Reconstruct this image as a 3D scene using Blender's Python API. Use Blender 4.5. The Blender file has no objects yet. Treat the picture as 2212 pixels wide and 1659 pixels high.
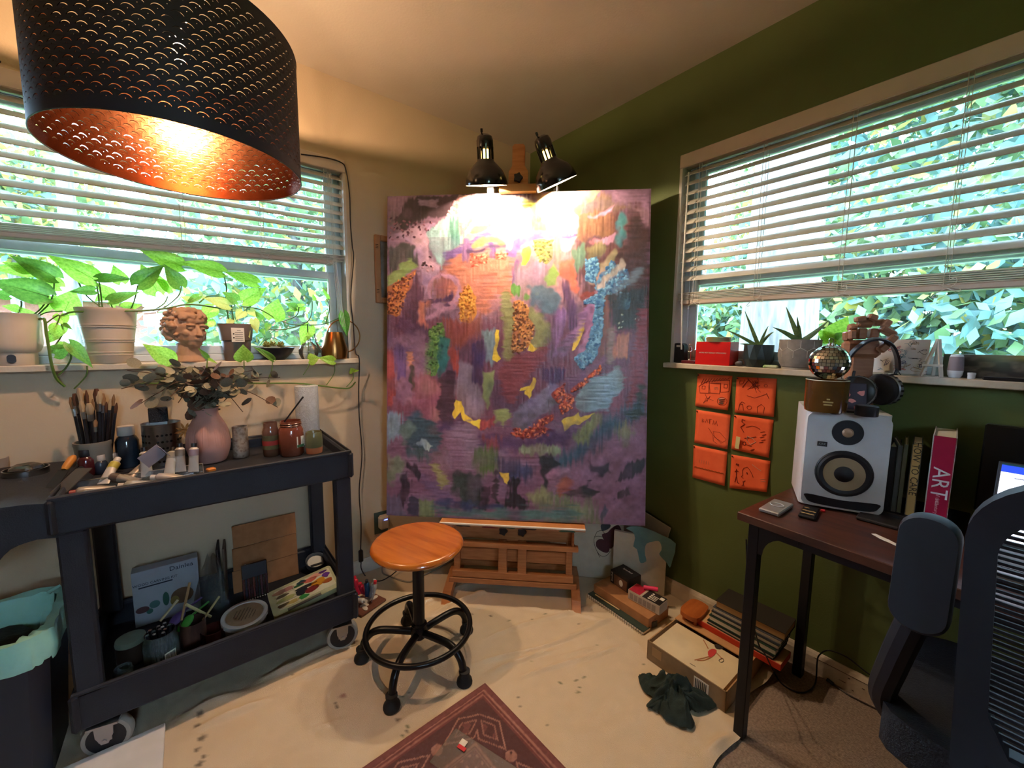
import bpy, math, random
import numpy as np
from mathutils import Vector, Matrix, Euler
from mathutils.geometry import tessellate_polygon
random.seed(7)
RNG = np.random.default_rng(7)
scn = bpy.context.scene
COL = scn.collection
# ---------------------------------------------------------------- camera
FPX, W, H = 872.353, 2212, 1659
CAM = Vector((2.07889, -1.79763, 1.24920))
YAW, PITCH, ROLL = 2.466357, -0.109682, 0.00998
_f = Vector((math.cos(PITCH)*math.cos(YAW), math.cos(PITCH)*math.sin(YAW), math.sin(PITCH)))
_r = Vector((math.sin(YAW), -math.cos(YAW), 0)); _u = _r.cross(_f)
_r, _u = (_r*math.cos(ROLL)+_u*math.sin(ROLL)), (_u*math.cos(ROLL)-_r*math.sin(ROLL))
cd = bpy.data.cameras.new('camera'); cam = bpy.data.objects.new('camera', cd); COL.objects.link(cam)
cd.sensor_width = 36; cd.lens = FPX/W*36; cd.clip_start = .02; cd.clip_end = 200
cam.matrix_world = Matrix(((_r.x,_u.x,-_f.x,CAM.x),(_r.y,_u.y,-_f.y,CAM.y),(_r.z,_u.z,-_f.z,CAM.z),(0,0,0,1)))
scn.camera = cam
# ---------------------------------------------------------------- world, light, exposure
wd = bpy.data.worlds.new('sky'); scn.world = wd; wd.use_nodes = True
bgn = wd.node_tree.nodes['Background']
bgn.inputs[0].default_value = (0.52, 0.75, 1.0, 1); bgn.inputs[1].default_value = 30.0
vs = scn.view_settings
vs.view_transform = 'Standard'; vs.look = 'None'; vs.gamma = 1; vs.use_curve_mapping = False; vs.exposure = 0.85
cy = scn.cycles; cy.max_bounces = 5; cy.diffuse_bounces = 3; cy.glossy_bounces = 2; cy.transmission_bounces = 4; cy.transparent_max_bounces = 12; cy.caustics_reflective = False; cy.caustics_refractive = False; cy.adaptive_threshold = .08
PENDANT_W, CLIP_W = 27.0, 24.0
WARM = (1.0, 0.68, 0.47); WARM2 = (1.0, 0.78, 0.56)

def P(px, py, x=None, y=None, z=None):
    """point of the room where the sight line of a photo pixel meets a plane x=, y= or z="""
    d = _f + _r*((px-W/2)/FPX) - _u*((py-H/2)/FPX)
    if x is not None: t = (x-CAM.x)/d.x
    elif y is not None: t = (y-CAM.y)/d.y
    else: t = (z-CAM.z)/d.z
    return CAM + d*t
# ---------------------------------------------------------------- helpers
def s2l(c):
    return c/12.92 if c <= .04045 else ((c+.055)/1.055)**2.4
def rgb(c):
    if isinstance(c, str): c = tuple(int(c[i:i+2], 16)/255 for i in (0, 2, 4))
    return tuple(s2l(v) for v in c)
MATS = {}
def mk(name, c, r=.55, m=0.0, c2=None, sc=12, bump=0.0, bsc=None, det=4, coat=0, trans=0, ior=1.45, emit=0, alpha=1, spec=.5, stretch=None, fac=(.35,.65), sss=0, sheen=0):
    """procedural principled material: noise-mixed colour, optional noise bump"""
    if name in MATS: return MATS[name]
    mt = bpy.data.materials.new(name); mt.use_nodes = True
    nt = mt.node_tree; b = nt.nodes['Principled BSDF']; L = nt.links
    b.inputs['Roughness'].default_value = r; b.inputs['Metallic'].default_value = m
    b.inputs['Specular IOR Level'].default_value = spec
    b.inputs['Coat Weight'].default_value = coat; b.inputs['Transmission Weight'].default_value = trans
    b.inputs['IOR'].default_value = ior; b.inputs['Alpha'].default_value = alpha
    if sss: b.inputs['Subsurface Weight'].default_value = sss
    if sheen: b.inputs['Sheen Weight'].default_value = sheen
    A = rgb(c)+(1,)
    tc = nt.nodes.new('ShaderNodeTexCoord'); mp = nt.nodes.new('ShaderNodeMapping')
    L.new(tc.outputs['Object'], mp.inputs[0])
    if stretch: mp.inputs['Scale'].default_value = stretch
    nz = nt.nodes.new('ShaderNodeTexNoise'); nz.inputs['Scale'].default_value = sc; nz.inputs['Detail'].default_value = det
    L.new(mp.outputs[0], nz.inputs[0])
    B = (rgb(c2) if c2 else tuple(v*.88 for v in A[:3]))+(1,)
    rp = nt.nodes.new('ShaderNodeValToRGB'); e = rp.color_ramp.elements
    e[0].position, e[1].position = fac; e[0].color = A; e[1].color = B
    L.new(nz.outputs[0], rp.inputs[0]); L.new(rp.outputs[0], b.inputs['Base Color'])
    if emit:
        b.inputs['Emission Strength'].default_value = emit; L.new(rp.outputs[0], b.inputs['Emission Color'])
    if bump:
        n2 = nz
        if bsc:
            n2 = nt.nodes.new('ShaderNodeTexNoise'); n2.inputs['Scale'].default_value = bsc; n2.inputs['Detail'].default_value = 3
            L.new(mp.outputs[0], n2.inputs[0])
        bp = nt.nodes.new('ShaderNodeBump'); bp.inputs['Strength'].default_value = bump; bp.inputs['Distance'].default_value = .01
        L.new(n2.outputs[0], bp.inputs['Height']); L.new(bp.outputs[0], b.inputs['Normal'])
    MATS[name] = mt
    return mt
def glass_mat(name, tint, rough=.02, opa=.06):
    if name in MATS: return MATS[name]
    mt = bpy.data.materials.new(name); mt.use_nodes = True; nt = mt.node_tree; nt.nodes.clear()
    o = nt.nodes.new('ShaderNodeOutputMaterial'); t = nt.nodes.new('ShaderNodeBsdfTransparent'); g = nt.nodes.new('ShaderNodeBsdfGlossy')
    t.inputs[0].default_value = tint+(1,); g.inputs['Roughness'].default_value = rough
    fr = nt.nodes.new('ShaderNodeFresnel'); fr.inputs[0].default_value = 1.45
    mx = nt.nodes.new('ShaderNodeMixShader'); nt.links.new(fr.outputs[0], mx.inputs[0]); nt.links.new(t.outputs[0], mx.inputs[1]); nt.links.new(g.outputs[0], mx.inputs[2])
    last = mx.outputs[0]
    if opa:
        d = nt.nodes.new('ShaderNodeBsdfDiffuse'); d.inputs[0].default_value = (.8, .85, .88, 1)
        m2 = nt.nodes.new('ShaderNodeMixShader'); m2.inputs[0].default_value = opa
        nt.links.new(last, m2.inputs[1]); nt.links.new(d.outputs[0], m2.inputs[2]); last = m2.outputs[0]
    nt.links.new(last, o.inputs[0]); MATS[name] = mt
    return mt
def attr_mat(name, attr='paint', r=.5, bump=0, bsc=120, coat=0):
    """colour read from the pigment stored on the surface itself"""
    if name in MATS: return MATS[name]
    mt = bpy.data.materials.new(name); mt.use_nodes = True; nt = mt.node_tree; b = nt.nodes['Principled BSDF']
    a = nt.nodes.new('ShaderNodeAttribute'); a.attribute_name = attr
    nt.links.new(a.outputs['Color'], b.inputs['Base Color']); b.inputs['Roughness'].default_value = r; b.inputs['Coat Weight'].default_value = coat
    if bump:
        tc = nt.nodes.new('ShaderNodeTexCoord'); n2 = nt.nodes.new('ShaderNodeTexNoise'); n2.inputs['Scale'].default_value = bsc
        nt.links.new(tc.outputs['Object'], n2.inputs[0])
        bp = nt.nodes.new('ShaderNodeBump'); bp.inputs['Strength'].default_value = bump; bp.inputs['Distance'].default_value = .004
        nt.links.new(n2.outputs[0], bp.inputs['Height']); nt.links.new(bp.outputs[0], b.inputs['Normal'])
    MATS[name] = mt
    return mt
def T(x=0, y=0, z=0, rx=0, ry=0, rz=0, s=1):
    m = Matrix.Translation((x, y, z)) @ Euler((math.radians(rx), math.radians(ry), math.radians(rz))).to_matrix().to_4x4()
    return m @ Matrix.Scale(s, 4) if s != 1 else m
def frame(o, xa, ya, za):
    return Matrix(((xa.x,ya.x,za.x,o.x),(xa.y,ya.y,za.y,o.y),(xa.z,ya.z,za.z,o.z),(0,0,0,1)))
def look(o, d, up=Vector((0,0,1))):
    """frame at o whose z axis points along d"""
    z = d.normalized(); x = up.cross(z)
    if x.length < 1e-4: x = Vector((1,0,0))
    x.normalize(); y = z.cross(x)
    return frame(o, x, y, z)
class MB:
    def __init__(s): s.v = []; s.f = []; s.mi = []
    def add(s, v, f, M=None, mi=0):
        n = len(s.v)
        s.v += [tuple(M @ Vector(p)) for p in v] if M is not None else [tuple(p) for p in v]
        s.f += [tuple(i+n for i in q) for q in f]; s.mi += [mi]*len(f); return s
    def box(s, cx, cy, cz, sx, sy, sz, M=None, bev=0, mi=0):
        a, b, c = sx/2, sy/2, sz/2
        if not bev:
            v = [(cx+i*a, cy+j*b, cz+k*c) for i in (-1,1) for j in (-1,1) for k in (-1,1)]
            return s.add(v, [(0,1,3,2),(4,6,7,5),(0,4,5,1),(2,3,7,6),(0,2,6,4),(1,5,7,3)], M, mi)
        e = min(bev, a*.9, b*.9, c*.9); v = []; ix = {}
        for i in (-1,1):
            for j in (-1,1):
                for k in (-1,1):
                    for t in range(3):
                        ix[i,j,k,t] = len(v)
                        v.append((cx+i*(a-(e if t != 0 else 0)), cy+j*(b-(e if t != 1 else 0)), cz+k*(c-(e if t != 2 else 0))))
        f = []
        for t in range(3):
            for sg in (-1,1):
                o = [q for q in range(3) if q != t]; loop = [(-1,-1),(1,-1),(1,1),(-1,1)]; fc = []
                for p in loop:
                    k = [0,0,0]; k[t] = sg; k[o[0]] = p[0]; k[o[1]] = p[1]; fc.append(ix[k[0],k[1],k[2],t])
                if (sg > 0) == (t == 1): fc.reverse()
                f.append(tuple(fc))
        for t in range(3):
            o = [q for q in range(3) if q != t]
            for p in (-1,1):
                for q in (-1,1):
                    k0 = [0,0,0]; k0[o[0]] = p; k0[o[1]] = q; k1 = list(k0); k0[t] = -1; k1[t] = 1
                    f.append((ix[k0[0],k0[1],k0[2],o[0]], ix[k1[0],k1[1],k1[2],o[0]], ix[k1[0],k1[1],k1[2],o[1]], ix[k0[0],k0[1],k0[2],o[1]]))
        for i in (-1,1):
            for j in (-1,1):
                for k in (-1,1): f.append((ix[i,j,k,0], ix[i,j,k,1], ix[i,j,k,2]))
        return s.add(v, f, M, mi)
    def bar(s, p, q, w, h, up=Vector((0,0,1)), bev=0, mi=0):
        p, q = Vector(p), Vector(q); d = q-p
        return s.box(0, 0, d.length/2, w, h, d.length, look(p, d, up), bev, mi)
    def tube(s, pts, r, n=8, cap=True, M=None, mi=0, closed=False):
        pts = [Vector(p) for p in pts]; m = len(pts)
        rr = r if isinstance(r, (list, tuple)) else [r]*m
        v = []; f = []; nrm = None
        for i in range(m):
            if closed: t = pts[(i+1) % m]-pts[i-1]
            else: t = pts[min(i+1, m-1)]-pts[max(i-1, 0)]
            if t.length < 1e-9: t = Vector((0,0,1))
            t.normalize()
            if nrm is None:
                nrm = t.orthogonal().normalized()
            nrm = (nrm-t*nrm.dot(t))
            if nrm.length < 1e-6: nrm = t.orthogonal()
            nrm.normalize(); b = t.cross(nrm)
            for k in range(n):
                a = 2*math.pi*k/n; v.append(pts[i]+(nrm*math.cos(a)+b*math.sin(a))*rr[i])
        for i in range(m if closed else m-1):
            j = (i+1) % m
            for k in range(n): f.append((i*n+k, i*n+(k+1) % n, j*n+(k+1) % n, j*n+k))
        if cap and not closed:
            f.append(tuple(range(n-1, -1, -1))); f.append(tuple((m-1)*n+k for k in range(n)))
        return s.add(v, f, M, mi)
    def lathe(s, prof, n=24, M=None, mi=0, cap=True, rf=None):
        v = []; f = []; m = len(prof)
        for i, (r, z) in enumerate(prof):
            for k in range(n):
                a = 2*math.pi*k/n; q = r*(rf(a, z) if rf else 1); v.append((q*math.cos(a), q*math.sin(a), z))
        for i in range(m-1):
            for k in range(n): f.append((i*n+k, i*n+(k+1) % n, (i+1)*n+(k+1) % n, (i+1)*n+k))
        if cap:
            if prof[0][0] > 1e-6: f.append(tuple(range(n-1, -1, -1)))
            if prof[-1][0] > 1e-6: f.append(tuple((m-1)*n+k for k in range(n)))
        return s.add(v, f, M, mi)
    def cyl(s, r, z0, z1, n=20, M=None, mi=0, r2=None): return s.lathe([(r, z0), (r if r2 is None else r2, z1)], n, M, mi)
    def sph(s, c, r, n=12, M=None, mi=0, sc=(1,1,1)):
        v = []; f = []; m = max(4, n//2)
        for i in range(m+1):
            th = math.pi*i/m
            for k in range(n):
                a = 2*math.pi*k/n
                v.append((c[0]+r*sc[0]*math.sin(th)*math.cos(a), c[1]+r*sc[1]*math.sin(th)*math.sin(a), c[2]+r*sc[2]*math.cos(th)))
        for i in range(m):
            for k in range(n): f.append((i*n+k, (i+1)*n+k, (i+1)*n+(k+1) % n, i*n+(k+1) % n))
        return s.add(v, f, M, mi)
    def prism(s, poly, z0, z1, M=None, mi=0):
        n = len(poly); v = [(x, y, z0) for x, y in poly]+[(x, y, z1) for x, y in poly]
        area = sum(poly[i-1][0]*poly[i][1]-poly[i][0]*poly[i-1][1] for i in range(n))
        f = [tuple(range(n-1, -1, -1)), tuple(range(n, 2*n))]+[(i, (i+1) % n, n+(i+1) % n, n+i) for i in range(n)]
        if area < 0: f = [tuple(reversed(q)) for q in f]
        return s.add(v, f, M, mi)
    def ribbon(s, pts, w, M=None, mi=0, z=0.0):
        """flat pen line in the local xy plane"""
        pts = [Vector((p[0], p[1])) for p in pts]; v = []; f = []; m = len(pts)
        for i in range(m):
            t = pts[min(i+1, m-1)]-pts[max(i-1, 0)]
            t = t.normalized() if t.length > 1e-9 else Vector((1,0)); nn = Vector((-t.y, t.x))*w/2
            v += [(pts[i].x-nn.x, pts[i].y-nn.y, z), (pts[i].x+nn.x, pts[i].y+nn.y, z)]
        f = [(2*i, 2*i+2, 2*i+3, 2*i+1) for i in range(m-1)]
        return s.add(v, f, M, mi)
    def sheet(s, poly, M=None, mi=0, z=0.0):
        return s.add([(x, y, z) for x, y in poly], [tuple(range(len(poly)))], M, mi)
    def mesh(s, name, mats, smooth=35):
        me = bpy.data.meshes.new(name); me.from_pydata([tuple(p) for p in s.v], [], s.f)
        for m in (mats if isinstance(mats, (list, tuple)) else [mats]): me.materials.append(m)
        me.polygons.foreach_set('material_index', s.mi)
        if smooth:
            me.polygons.foreach_set('use_smooth', [True]*len(s.f)); me.set_sharp_from_angle(angle=math.radians(smooth))
        me.update(); return me
    def build(s, name, mats, parent=None, smooth=35, M=None):
        o = bpy.data.objects.new(name, s.mesh(name, mats, smooth)); COL.objects.link(o)
        if parent is not None: o.parent = parent
        if M is not None: o.matrix_local = M
        return o
def inst(name, me, parent=None, M=None):
    o = bpy.data.objects.new(name, me); COL.objects.link(o)
    if parent is not None: o.parent = parent
    if M is not None: o.matrix_local = M
    return o
def tag(o, label, cat=None, group=None, kind=None):
    o['label'] = label
    if cat: o['category'] = cat
    if group: o['group'] = group
    if kind: o['kind'] = kind
    return o
def thing(name, label, cat, loc=(0,0,0), rz=0, group=None, M=None):
    o = bpy.data.objects.new(name, None); COL.objects.link(o); o.empty_display_size = .05
    if M is not None: o.matrix_world = M
    else: o.location = loc; o.rotation_euler = (0, 0, math.radians(rz))
    return tag(o, label, cat, group)
def struct(o): o['kind'] = 'structure'; return o
def copy_tree(o, parent=None):
    c = o.copy(); COL.objects.link(c)
    if parent is not None: c.parent = parent
    for ch in list(o.children): copy_tree(ch, c)
    return c
def text(body, size, mat, parent, M, name='lettering', align='CENTER', ext=.0003, sx=1.0):
    cu = bpy.data.curves.new(name, 'FONT'); cu.body = body; cu.size = size; cu.align_x = align; cu.align_y = 'CENTER'; cu.extrude = ext
    cu.resolution_u = 2
    t = bpy.data.objects.new('tmp', cu); COL.objects.link(t); me = bpy.data.meshes.new_from_object(t); bpy.data.objects.remove(t)
    me.materials.clear(); me.materials.append(mat); o = bpy.data.objects.new(name, me); COL.objects.link(o); o.parent = parent
    o.matrix_local = M @ Matrix.Diagonal((sx, 1, 1, 1)); return o
def smoothpath(pts, n=6):
    """Catmull-Rom through points"""
    pts = [Vector(p) for p in pts]; out = []
    for i in range(len(pts)-1):
        a, b, c, d = pts[max(i-1, 0)], pts[i], pts[i+1], pts[min(i+2, len(pts)-1)]
        for k in range(n):
            t = k/n
            out.append(.5*((2*b)+(c-a)*t+(2*a-5*b+4*c-d)*t*t+(3*b-a-3*c+d)*t**3))
    out.append(pts[-1]); return out
def spoly(pts, n=5):
    """closed smooth outline through 2d points"""
    m = len(pts); out = []
    for i in range(m):
        a, b, c, d = (Vector((pts[(i+k-1) % m][0], pts[(i+k-1) % m][1])) for k in range(4))
        for k in range(n):
            t = k/n
            q = .5*((2*b)+(c-a)*t+(2*a-5*b+4*c-d)*t*t+(3*b-a-3*c+d)*t**3); out.append((q.x, q.y))
    return out
def rrect(w, h, r, n=4, cx=0, cy=0):
    o = []
    for qx, qy, a0 in ((1,1,0),(-1,1,90),(-1,-1,180),(1,-1,270)):
        for k in range(n+1):
            a = math.radians(a0+90*k/n); o.append((cx+qx*(w/2-r)+r*math.cos(a), cy+qy*(h/2-r)+r*math.sin(a)))
    return o
# ---------------------------------------------------------------- shared materials
WHITE = mk('white_paint', 'd9d5cc', .45); TRIM = mk('trim_paint', 'cfc6b8', .5, bump=.1, bsc=40)
VINYL = mk('window_vinyl', 'cfd6da', .4); BLACK = mk('black_metal', '101114', .35, m=.3, spec=.5)
BLKP = mk('black_plastic', '15171c', .5); CARTP = mk('cart_plastic', '1d2029', .62, bump=.15, bsc=300, c2='191b23')
CHROME = mk('chrome', 'd8d8d8', .18, m=1); STEEL = mk('brushed_steel', 'b4b4b2', .3, m=1, c2='9a9a98', stretch=(1,1,30), sc=60)
BEECH = mk('beech_wood', 'b97c4c', .5, c2='a5683c', sc=5, stretch=(2,2,18), det=6, bump=.05)
PAPER = mk('paper', 'e6dfd2', .8); CARD = mk('cardboard', 'a87448', .8, c2='9c6a40', sc=30)
INK = mk('ink', '16130f', .6); SOIL = mk('soil', '2a1c14', .95, c2='3a281c', sc=80, bump=.8)
LEAFM = mk('pothos_leaf', '5f9c2a', .35, c2='8fc23e', sc=9, spec=.5, sss=.0); 
def leafmat(name, c, c2, tr=.45, r=.35, sc=10):
    if name in MATS: return MATS[name]
    mt = mk(name, c, r, c2=c2, sc=sc); nt = mt.node_tree; b = nt.nodes['Principled BSDF']; o = nt.nodes['Material Output']
    t = nt.nodes.new('ShaderNodeBsdfTranslucent'); mx = nt.nodes.new('ShaderNodeMixShader'); mx.inputs[0].default_value = tr
    nt.links.new(nt.nodes['Color Ramp'].outputs[0], t.inputs[0]); nt.links.new(b.outputs[0], mx.inputs[1]); nt.links.new(t.outputs[0], mx.inputs[2])
    nt.links.new(mx.outputs[0], o.inputs[0]); return mt
# ================================================================ the room
RX, RY, ZC = 3.5, -3.5, 2.44            # far limits of the room behind the camera
CREAM = mk('cream_wall_paint', 'c9b396', .75, c2='c2ac8e', sc=3, bump=.06, bsc=160)
GREEN = mk('green_wall_paint', '5a6534', .6, c2='545f2e', sc=3, bump=.08, bsc=140)
CEIL = mk('ceiling_paint', 'd2c6b4', .85, c2='cbbfad', sc=3, bump=.05, bsc=120)
CARPET = mk('carpet_pile', 'b89a84', .95, c2='8f735e', sc=150, bump=1.0, bsc=420, det=2, sheen=.3)
struct(MB().box(RX/2, RY/2, -.05, RX, -RY, .1).build('floor', CARPET))
struct(MB().box(RX/2, RY/2, ZC+.05, RX+.3, -RY+.3, .1).build('ceiling', CEIL))
WT = .13
LW0, LW1 = -2.80, -1.163               # left window opening, y range
RW0, RW1 = 1.042, 2.75                 # right window opening, x range
WZ0, WZ1 = 1.125, 2.085
m = MB()
m.box(-WT/2, RY/2, WZ0/2, WT, -RY, WZ0); m.box(-WT/2, RY/2, (WZ1+ZC)/2, WT, -RY, ZC-WZ1)
m.box(-WT/2, (LW1+WT)/2, (WZ0+WZ1)/2, WT, WT-LW1, WZ1-WZ0); m.box(-WT/2, (RY+LW0)/2, (WZ0+WZ1)/2, WT, LW0-RY, WZ1-WZ0)
struct(m.build('wall_left', CREAM, smooth=0))
m = MB()
m.box(RX/2, WT/2, WZ0/2, RX, WT, WZ0); m.box(RX/2, WT/2, (WZ1+ZC)/2, RX, WT, ZC-WZ1)
m.box(RW0/2, WT/2, (WZ0+WZ1)/2, RW0, WT, WZ1-WZ0); m.box((RW1+RX)/2, WT/2, (WZ0+WZ1)/2, RX-RW1, WT, WZ1-WZ0)
struct(m.build('wall_right', GREEN, smooth=0))
m = MB(); by0, by1, bz0, bz1 = -2.15, -1.8, 1.35, 1.9            # opening added in the unseen back wall to let in fill daylight
m.box(RX+.06, RY/2, bz0/2, .12, -RY+.2, bz0); m.box(RX+.06, RY/2, (bz1+ZC)/2, .12, -RY+.2, ZC-bz1)
m.box(RX+.06, (by1+.1)/2, (bz0+bz1)/2, .12, .1-by1, bz1-bz0); m.box(RX+.06, (RY-.1+by0)/2, (bz0+bz1)/2, .12, by0-RY+.1, bz1-bz0)
struct(m.build('wall_back', CREAM, smooth=0))
struct(MB().box(RX/2, RY-.06, ZC/2, RX+.2, .12, ZC).build('wall_front', CREAM))
# baseboards, the one on the green wall chipped and scuffed
bprof = [(0,0),(.013,0),(.013,.062),(.009,.074),(.004,.082),(0,.082)]
BASEB = mk('baseboard_paint', 'cbb9a4', .55, c2='bca994', sc=14, bump=.2, bsc=60)
m = MB(); m.prism([(a, b) for a, b in bprof], 0, RX-.002, T(.001, 0, 0) @ Matrix(((0,0,1,0),(-1,0,0,0),(0,1,0,0),(0,0,0,1))))
bb = struct(m.build('baseboard_right', BASEB, smooth=0))
m = MB()
CHIP = mk('bare_chipped_wood', '3c2314', .8)
for i in range(26):
    x0 = 1.78+i*.021+random.uniform(-.008, .008); zz = .032+.022*math.sin(i*2.1)+random.uniform(-.008, .008); l = random.uniform(.006, .03); h = random.uniform(.0015, .005)
    m.add([(x0, -.0137, zz), (x0+l, -.0137, zz-.001), (x0+l*.9, -.0137, zz+h), (x0+l*.15, -.0137, zz+h*.8)], [(0,1,2,3)])
m.add([(1.70, -.0137, .0605), (2.2, -.0137, .0605), (2.2, -.0137, .0625), (1.70, -.0137, .0625)], [(0,1,2,3)])
m.build('chipped_marks', CHIP, bb, smooth=0)
m = MB(); m.prism([(a, b) for a, b in bprof], 0, -RY-.002, Matrix(((1,0,0,0),(0,0,-1,-.001),(0,1,0,0),(0,0,0,1))))
struct(m.build('baseboard_left', TRIM, smooth=0))

# ---------------------------------------------------------------- windows (local: u along wall, d depth outwards, z up)
GLASS = glass_mat('window_glass', (.96, .99, 1.0), .01, .012)
SILLM = mk('sill_paint', 'c9bca8', .5, c2='b9ac98', sc=25, bump=.15, bsc=50)
def window(name, u0, u1, Mw, zr, ov, uend0, uend1):
    root = bpy.data.objects.new(name, None); COL.objects.link(root); root.matrix_world = Mw; struct(root)
    u = (u0+u1)/2; w = u1-u0
    m = MB()                                                     # jamb lining
    m.box(u0+.006, .06, (WZ0+WZ1)/2, .012, .12, WZ1-WZ0); m.box(u1-.006, .06, (WZ0+WZ1)/2, .012, .12, WZ1-WZ0)
    m.box(u, .06, WZ1-.006, w-.024, .12, .012)
    m.build('jamb_lining', TRIM, root, smooth=0)
    z0, z1 = WZ0+.022, WZ1-.012
    def ring(nm, a0, a1, b0, b1, t, d0, d1, bot=None):
        q = MB(); bt = bot or t; dm, dd = (d0+d1)/2, d1-d0
        q.box(a0+t/2, dm, (b0+b1)/2, t, dd, b1-b0, bev=.003); q.box(a1-t/2, dm, (b0+b1)/2, t, dd, b1-b0, bev=.003)
        q.box((a0+a1)/2, dm, b1-t/2, a1-a0-2*t, dd, t, bev=.003); q.box((a0+a1)/2, dm, b0+bt/2, a1-a0-2*t, dd, bt, bev=.003)
        return q.build(nm, VINYL, root, smooth=0)
    ring('window_frame', u0+.012, u1-.012, z0, z1, .028, .07, .125)
    ring('upper_sash', u0+.04, u1-.04, zr, z1-.028, .035, .10, .122)
    ring('lower_sash', u0+.04, u1-.04, z0+.028, zr+.045, .035, .075, .097)
    q = MB(); q.box(u, .111, (zr+z1)/2, w-.14, .004, z1-zr-.08); q.build('pane', GLASS, root, smooth=0)
    q = MB(); q.box(u, .086, (z0+zr)/2+.03, w-.14, .004, zr-z0-.05); q.build('pane', GLASS, root, smooth=0)
    q = MB(); q.box(u, .0625, WZ0+.0115, w-.026, .125, .023); q.box((uend0+uend1)/2, -ov/2, WZ0+.0115, uend1-uend0, ov, .023, bev=.003)
    q.build('window_sill', SILLM, root, smooth=0)
    return root
ML = Matrix(((0,-1,0,0),(1,0,0,0),(0,0,1,0),(0,0,0,1)))       # u -> +y, d -> -x
MR = Matrix(((1,0,0,0),(0,1,0,0),(0,0,1,0),(0,0,0,1)))        # u -> +x, d -> +y
window('window_1', LW0, LW1, ML, 1.525, .042, LW0-.03, -1.137)
window('window_2', RW0, RW1, MR, 1.50, .042, 1.03, RW1+.03)

# ---------------------------------------------------------------- blinds
SLATM = mk('blind_slat', 'cfc8bc', .42, c2='c6beb0', sc=8)
RAILM = mk('blind_rail', 'c9b7a6', .45, c2='bfae9e', sc=8)
CORDM = mk('white_cord', 'd8d2c6', .8)
def slat_mesh(L, name):
    m = MB(); n = 6; v = []; f = []
    for i in range(n+1):
        t = -.5+i/n; d = t*.05; z = .004*(1-4*t*t)
        v += [(-L/2, d, z), (L/2, d, z), (-L/2, d, z-.0028), (L/2, d, z-.0028)]
    for i in range(n):
        a = 4*i; b = a+4
        f += [(a, a+1, b+1, b), (a+2, b+2, b+3, a+3), (a, b, b+2, a+2), (a+1, a+3, b+3, b+1)]
    f += [(0, 2, 3, 1), (4*n, 4*n+1, 4*n+3, 4*n+2)]
    return m.add(v, f).mesh(name, SLATM, 50)
def blind(label, Mw, u0, u1, ztop, zs, tilt, rail0, rail1, rh, ladders, sag=0.0):
    """rail0/rail1: height of the bottom rail underside at u0/u1"""
    root = thing('window_blind', label, 'blind', M=Mw); L = u1-u0; u = (u0+u1)/2
    m = MB(); m.box(u, .0, WZ1-.03, L+.012, .012, .058, bev=.003); m.box(u1+.001, .014, WZ1-.03, .012, .03, .056, bev=.002); m.box(u0-.001, .014, WZ1-.03, .012, .03, .056, bev=.002)
    m.build('valance', RAILM, root, smooth=0)
    m = MB(); m.box(u, .04, WZ1-.034, L-.01, .045, .036, bev=.002); m.build('headrail', SLATM, root, smooth=0)
    me = slat_mesh(L-.012, 'slat')
    slope = (rail1-rail0)/L
    for i, z in enumerate(zs):
        k = i/(len(zs)-1)
        inst('slat', me, root, T(u, .042, z) @ T(ry=-math.degrees(math.atan(slope*k))) @ T(rx=tilt+random.uniform(-1.2, 1.2)))
    ns = max(3, int((rh-.02)/.0062))
    zr = (rail0+rail1)/2; Rm = T(u, .042, 0) @ T(ry=-math.degrees(math.atan(slope)))
    for i in range(ns):
        inst('slat', me, root, T(u, .042, zr+.023+i*.0062) @ T(ry=-math.degrees(math.atan(slope))) @ T(rx=1.5))
    m = MB(); m.box(0, 0, zr+.010, L-.008, .052, .02, bev=.004); m.build('bottom_rail', RAILM, root, smooth=0, M=Rm)
    for lu in ladders:
        m = MB(); zb = rail0+slope*(lu-u0)
        for dd in (.014, .07): m.tube([(lu, dd, WZ1-.05), (lu, dd, zb+.01)], .0011, 5)
        m.tube([(lu+.012, .012, WZ1-.05), (lu+.012, .012, zb+.03)], .0009, 5)
        pts = [(lu+.012+.014*math.sin(t*1.7)*(1+.2*t), .010-.002*math.sin(t*2.3), zb+.030-.006*t+.010*math.sin(t*2.6)) for t in np.linspace(0, 7, 30)]
        m.tube(pts, .0011, 5)
        m.build('ladder_cord', CORDM, root)
    return root
TILT = 36
zl = [2.012-.0435*i for i in range(9)]
b1 = blind('white slatted blind half raised behind the trailing plants', ML, LW0+.008, LW1-.006, 2.02, zl, TILT, 1.545, 1.600, .052,
           [P(x, 420, x=0).y for x in (385, 560)]+[-1.255, -2.35, -2.65])
zr_ = [2.012-.0435*i for i in range(12)]
b2 = blind('white slatted blind over the desk, lowered to its cord knots', MR, RW0+.006, RW1-.008, 2.02, zr_, TILT, 1.418, 1.402, .058,
           [P(x, 420, y=0).x for x in (1505, 1640, 1825, 2060)]+[2.4])
m = MB(); m.tube([P(1488, 372, y=-.012), P(1474, 600, y=-.014), P(1472, 755, y=-.02)], .0035, 6); m.build('tilt_wand', CORDM, b2)
m = MB()
for k in range(3): m.tube([P(708+3*k, 372, x=.010), P(722+3*k, 590, x=.012), P(728+4*k, 640, x=.016), P(740+3*k, 706, x=.02)], .0012, 5, M=ML.inverted())
m.build('lift_cords', CORDM, b1)

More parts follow.
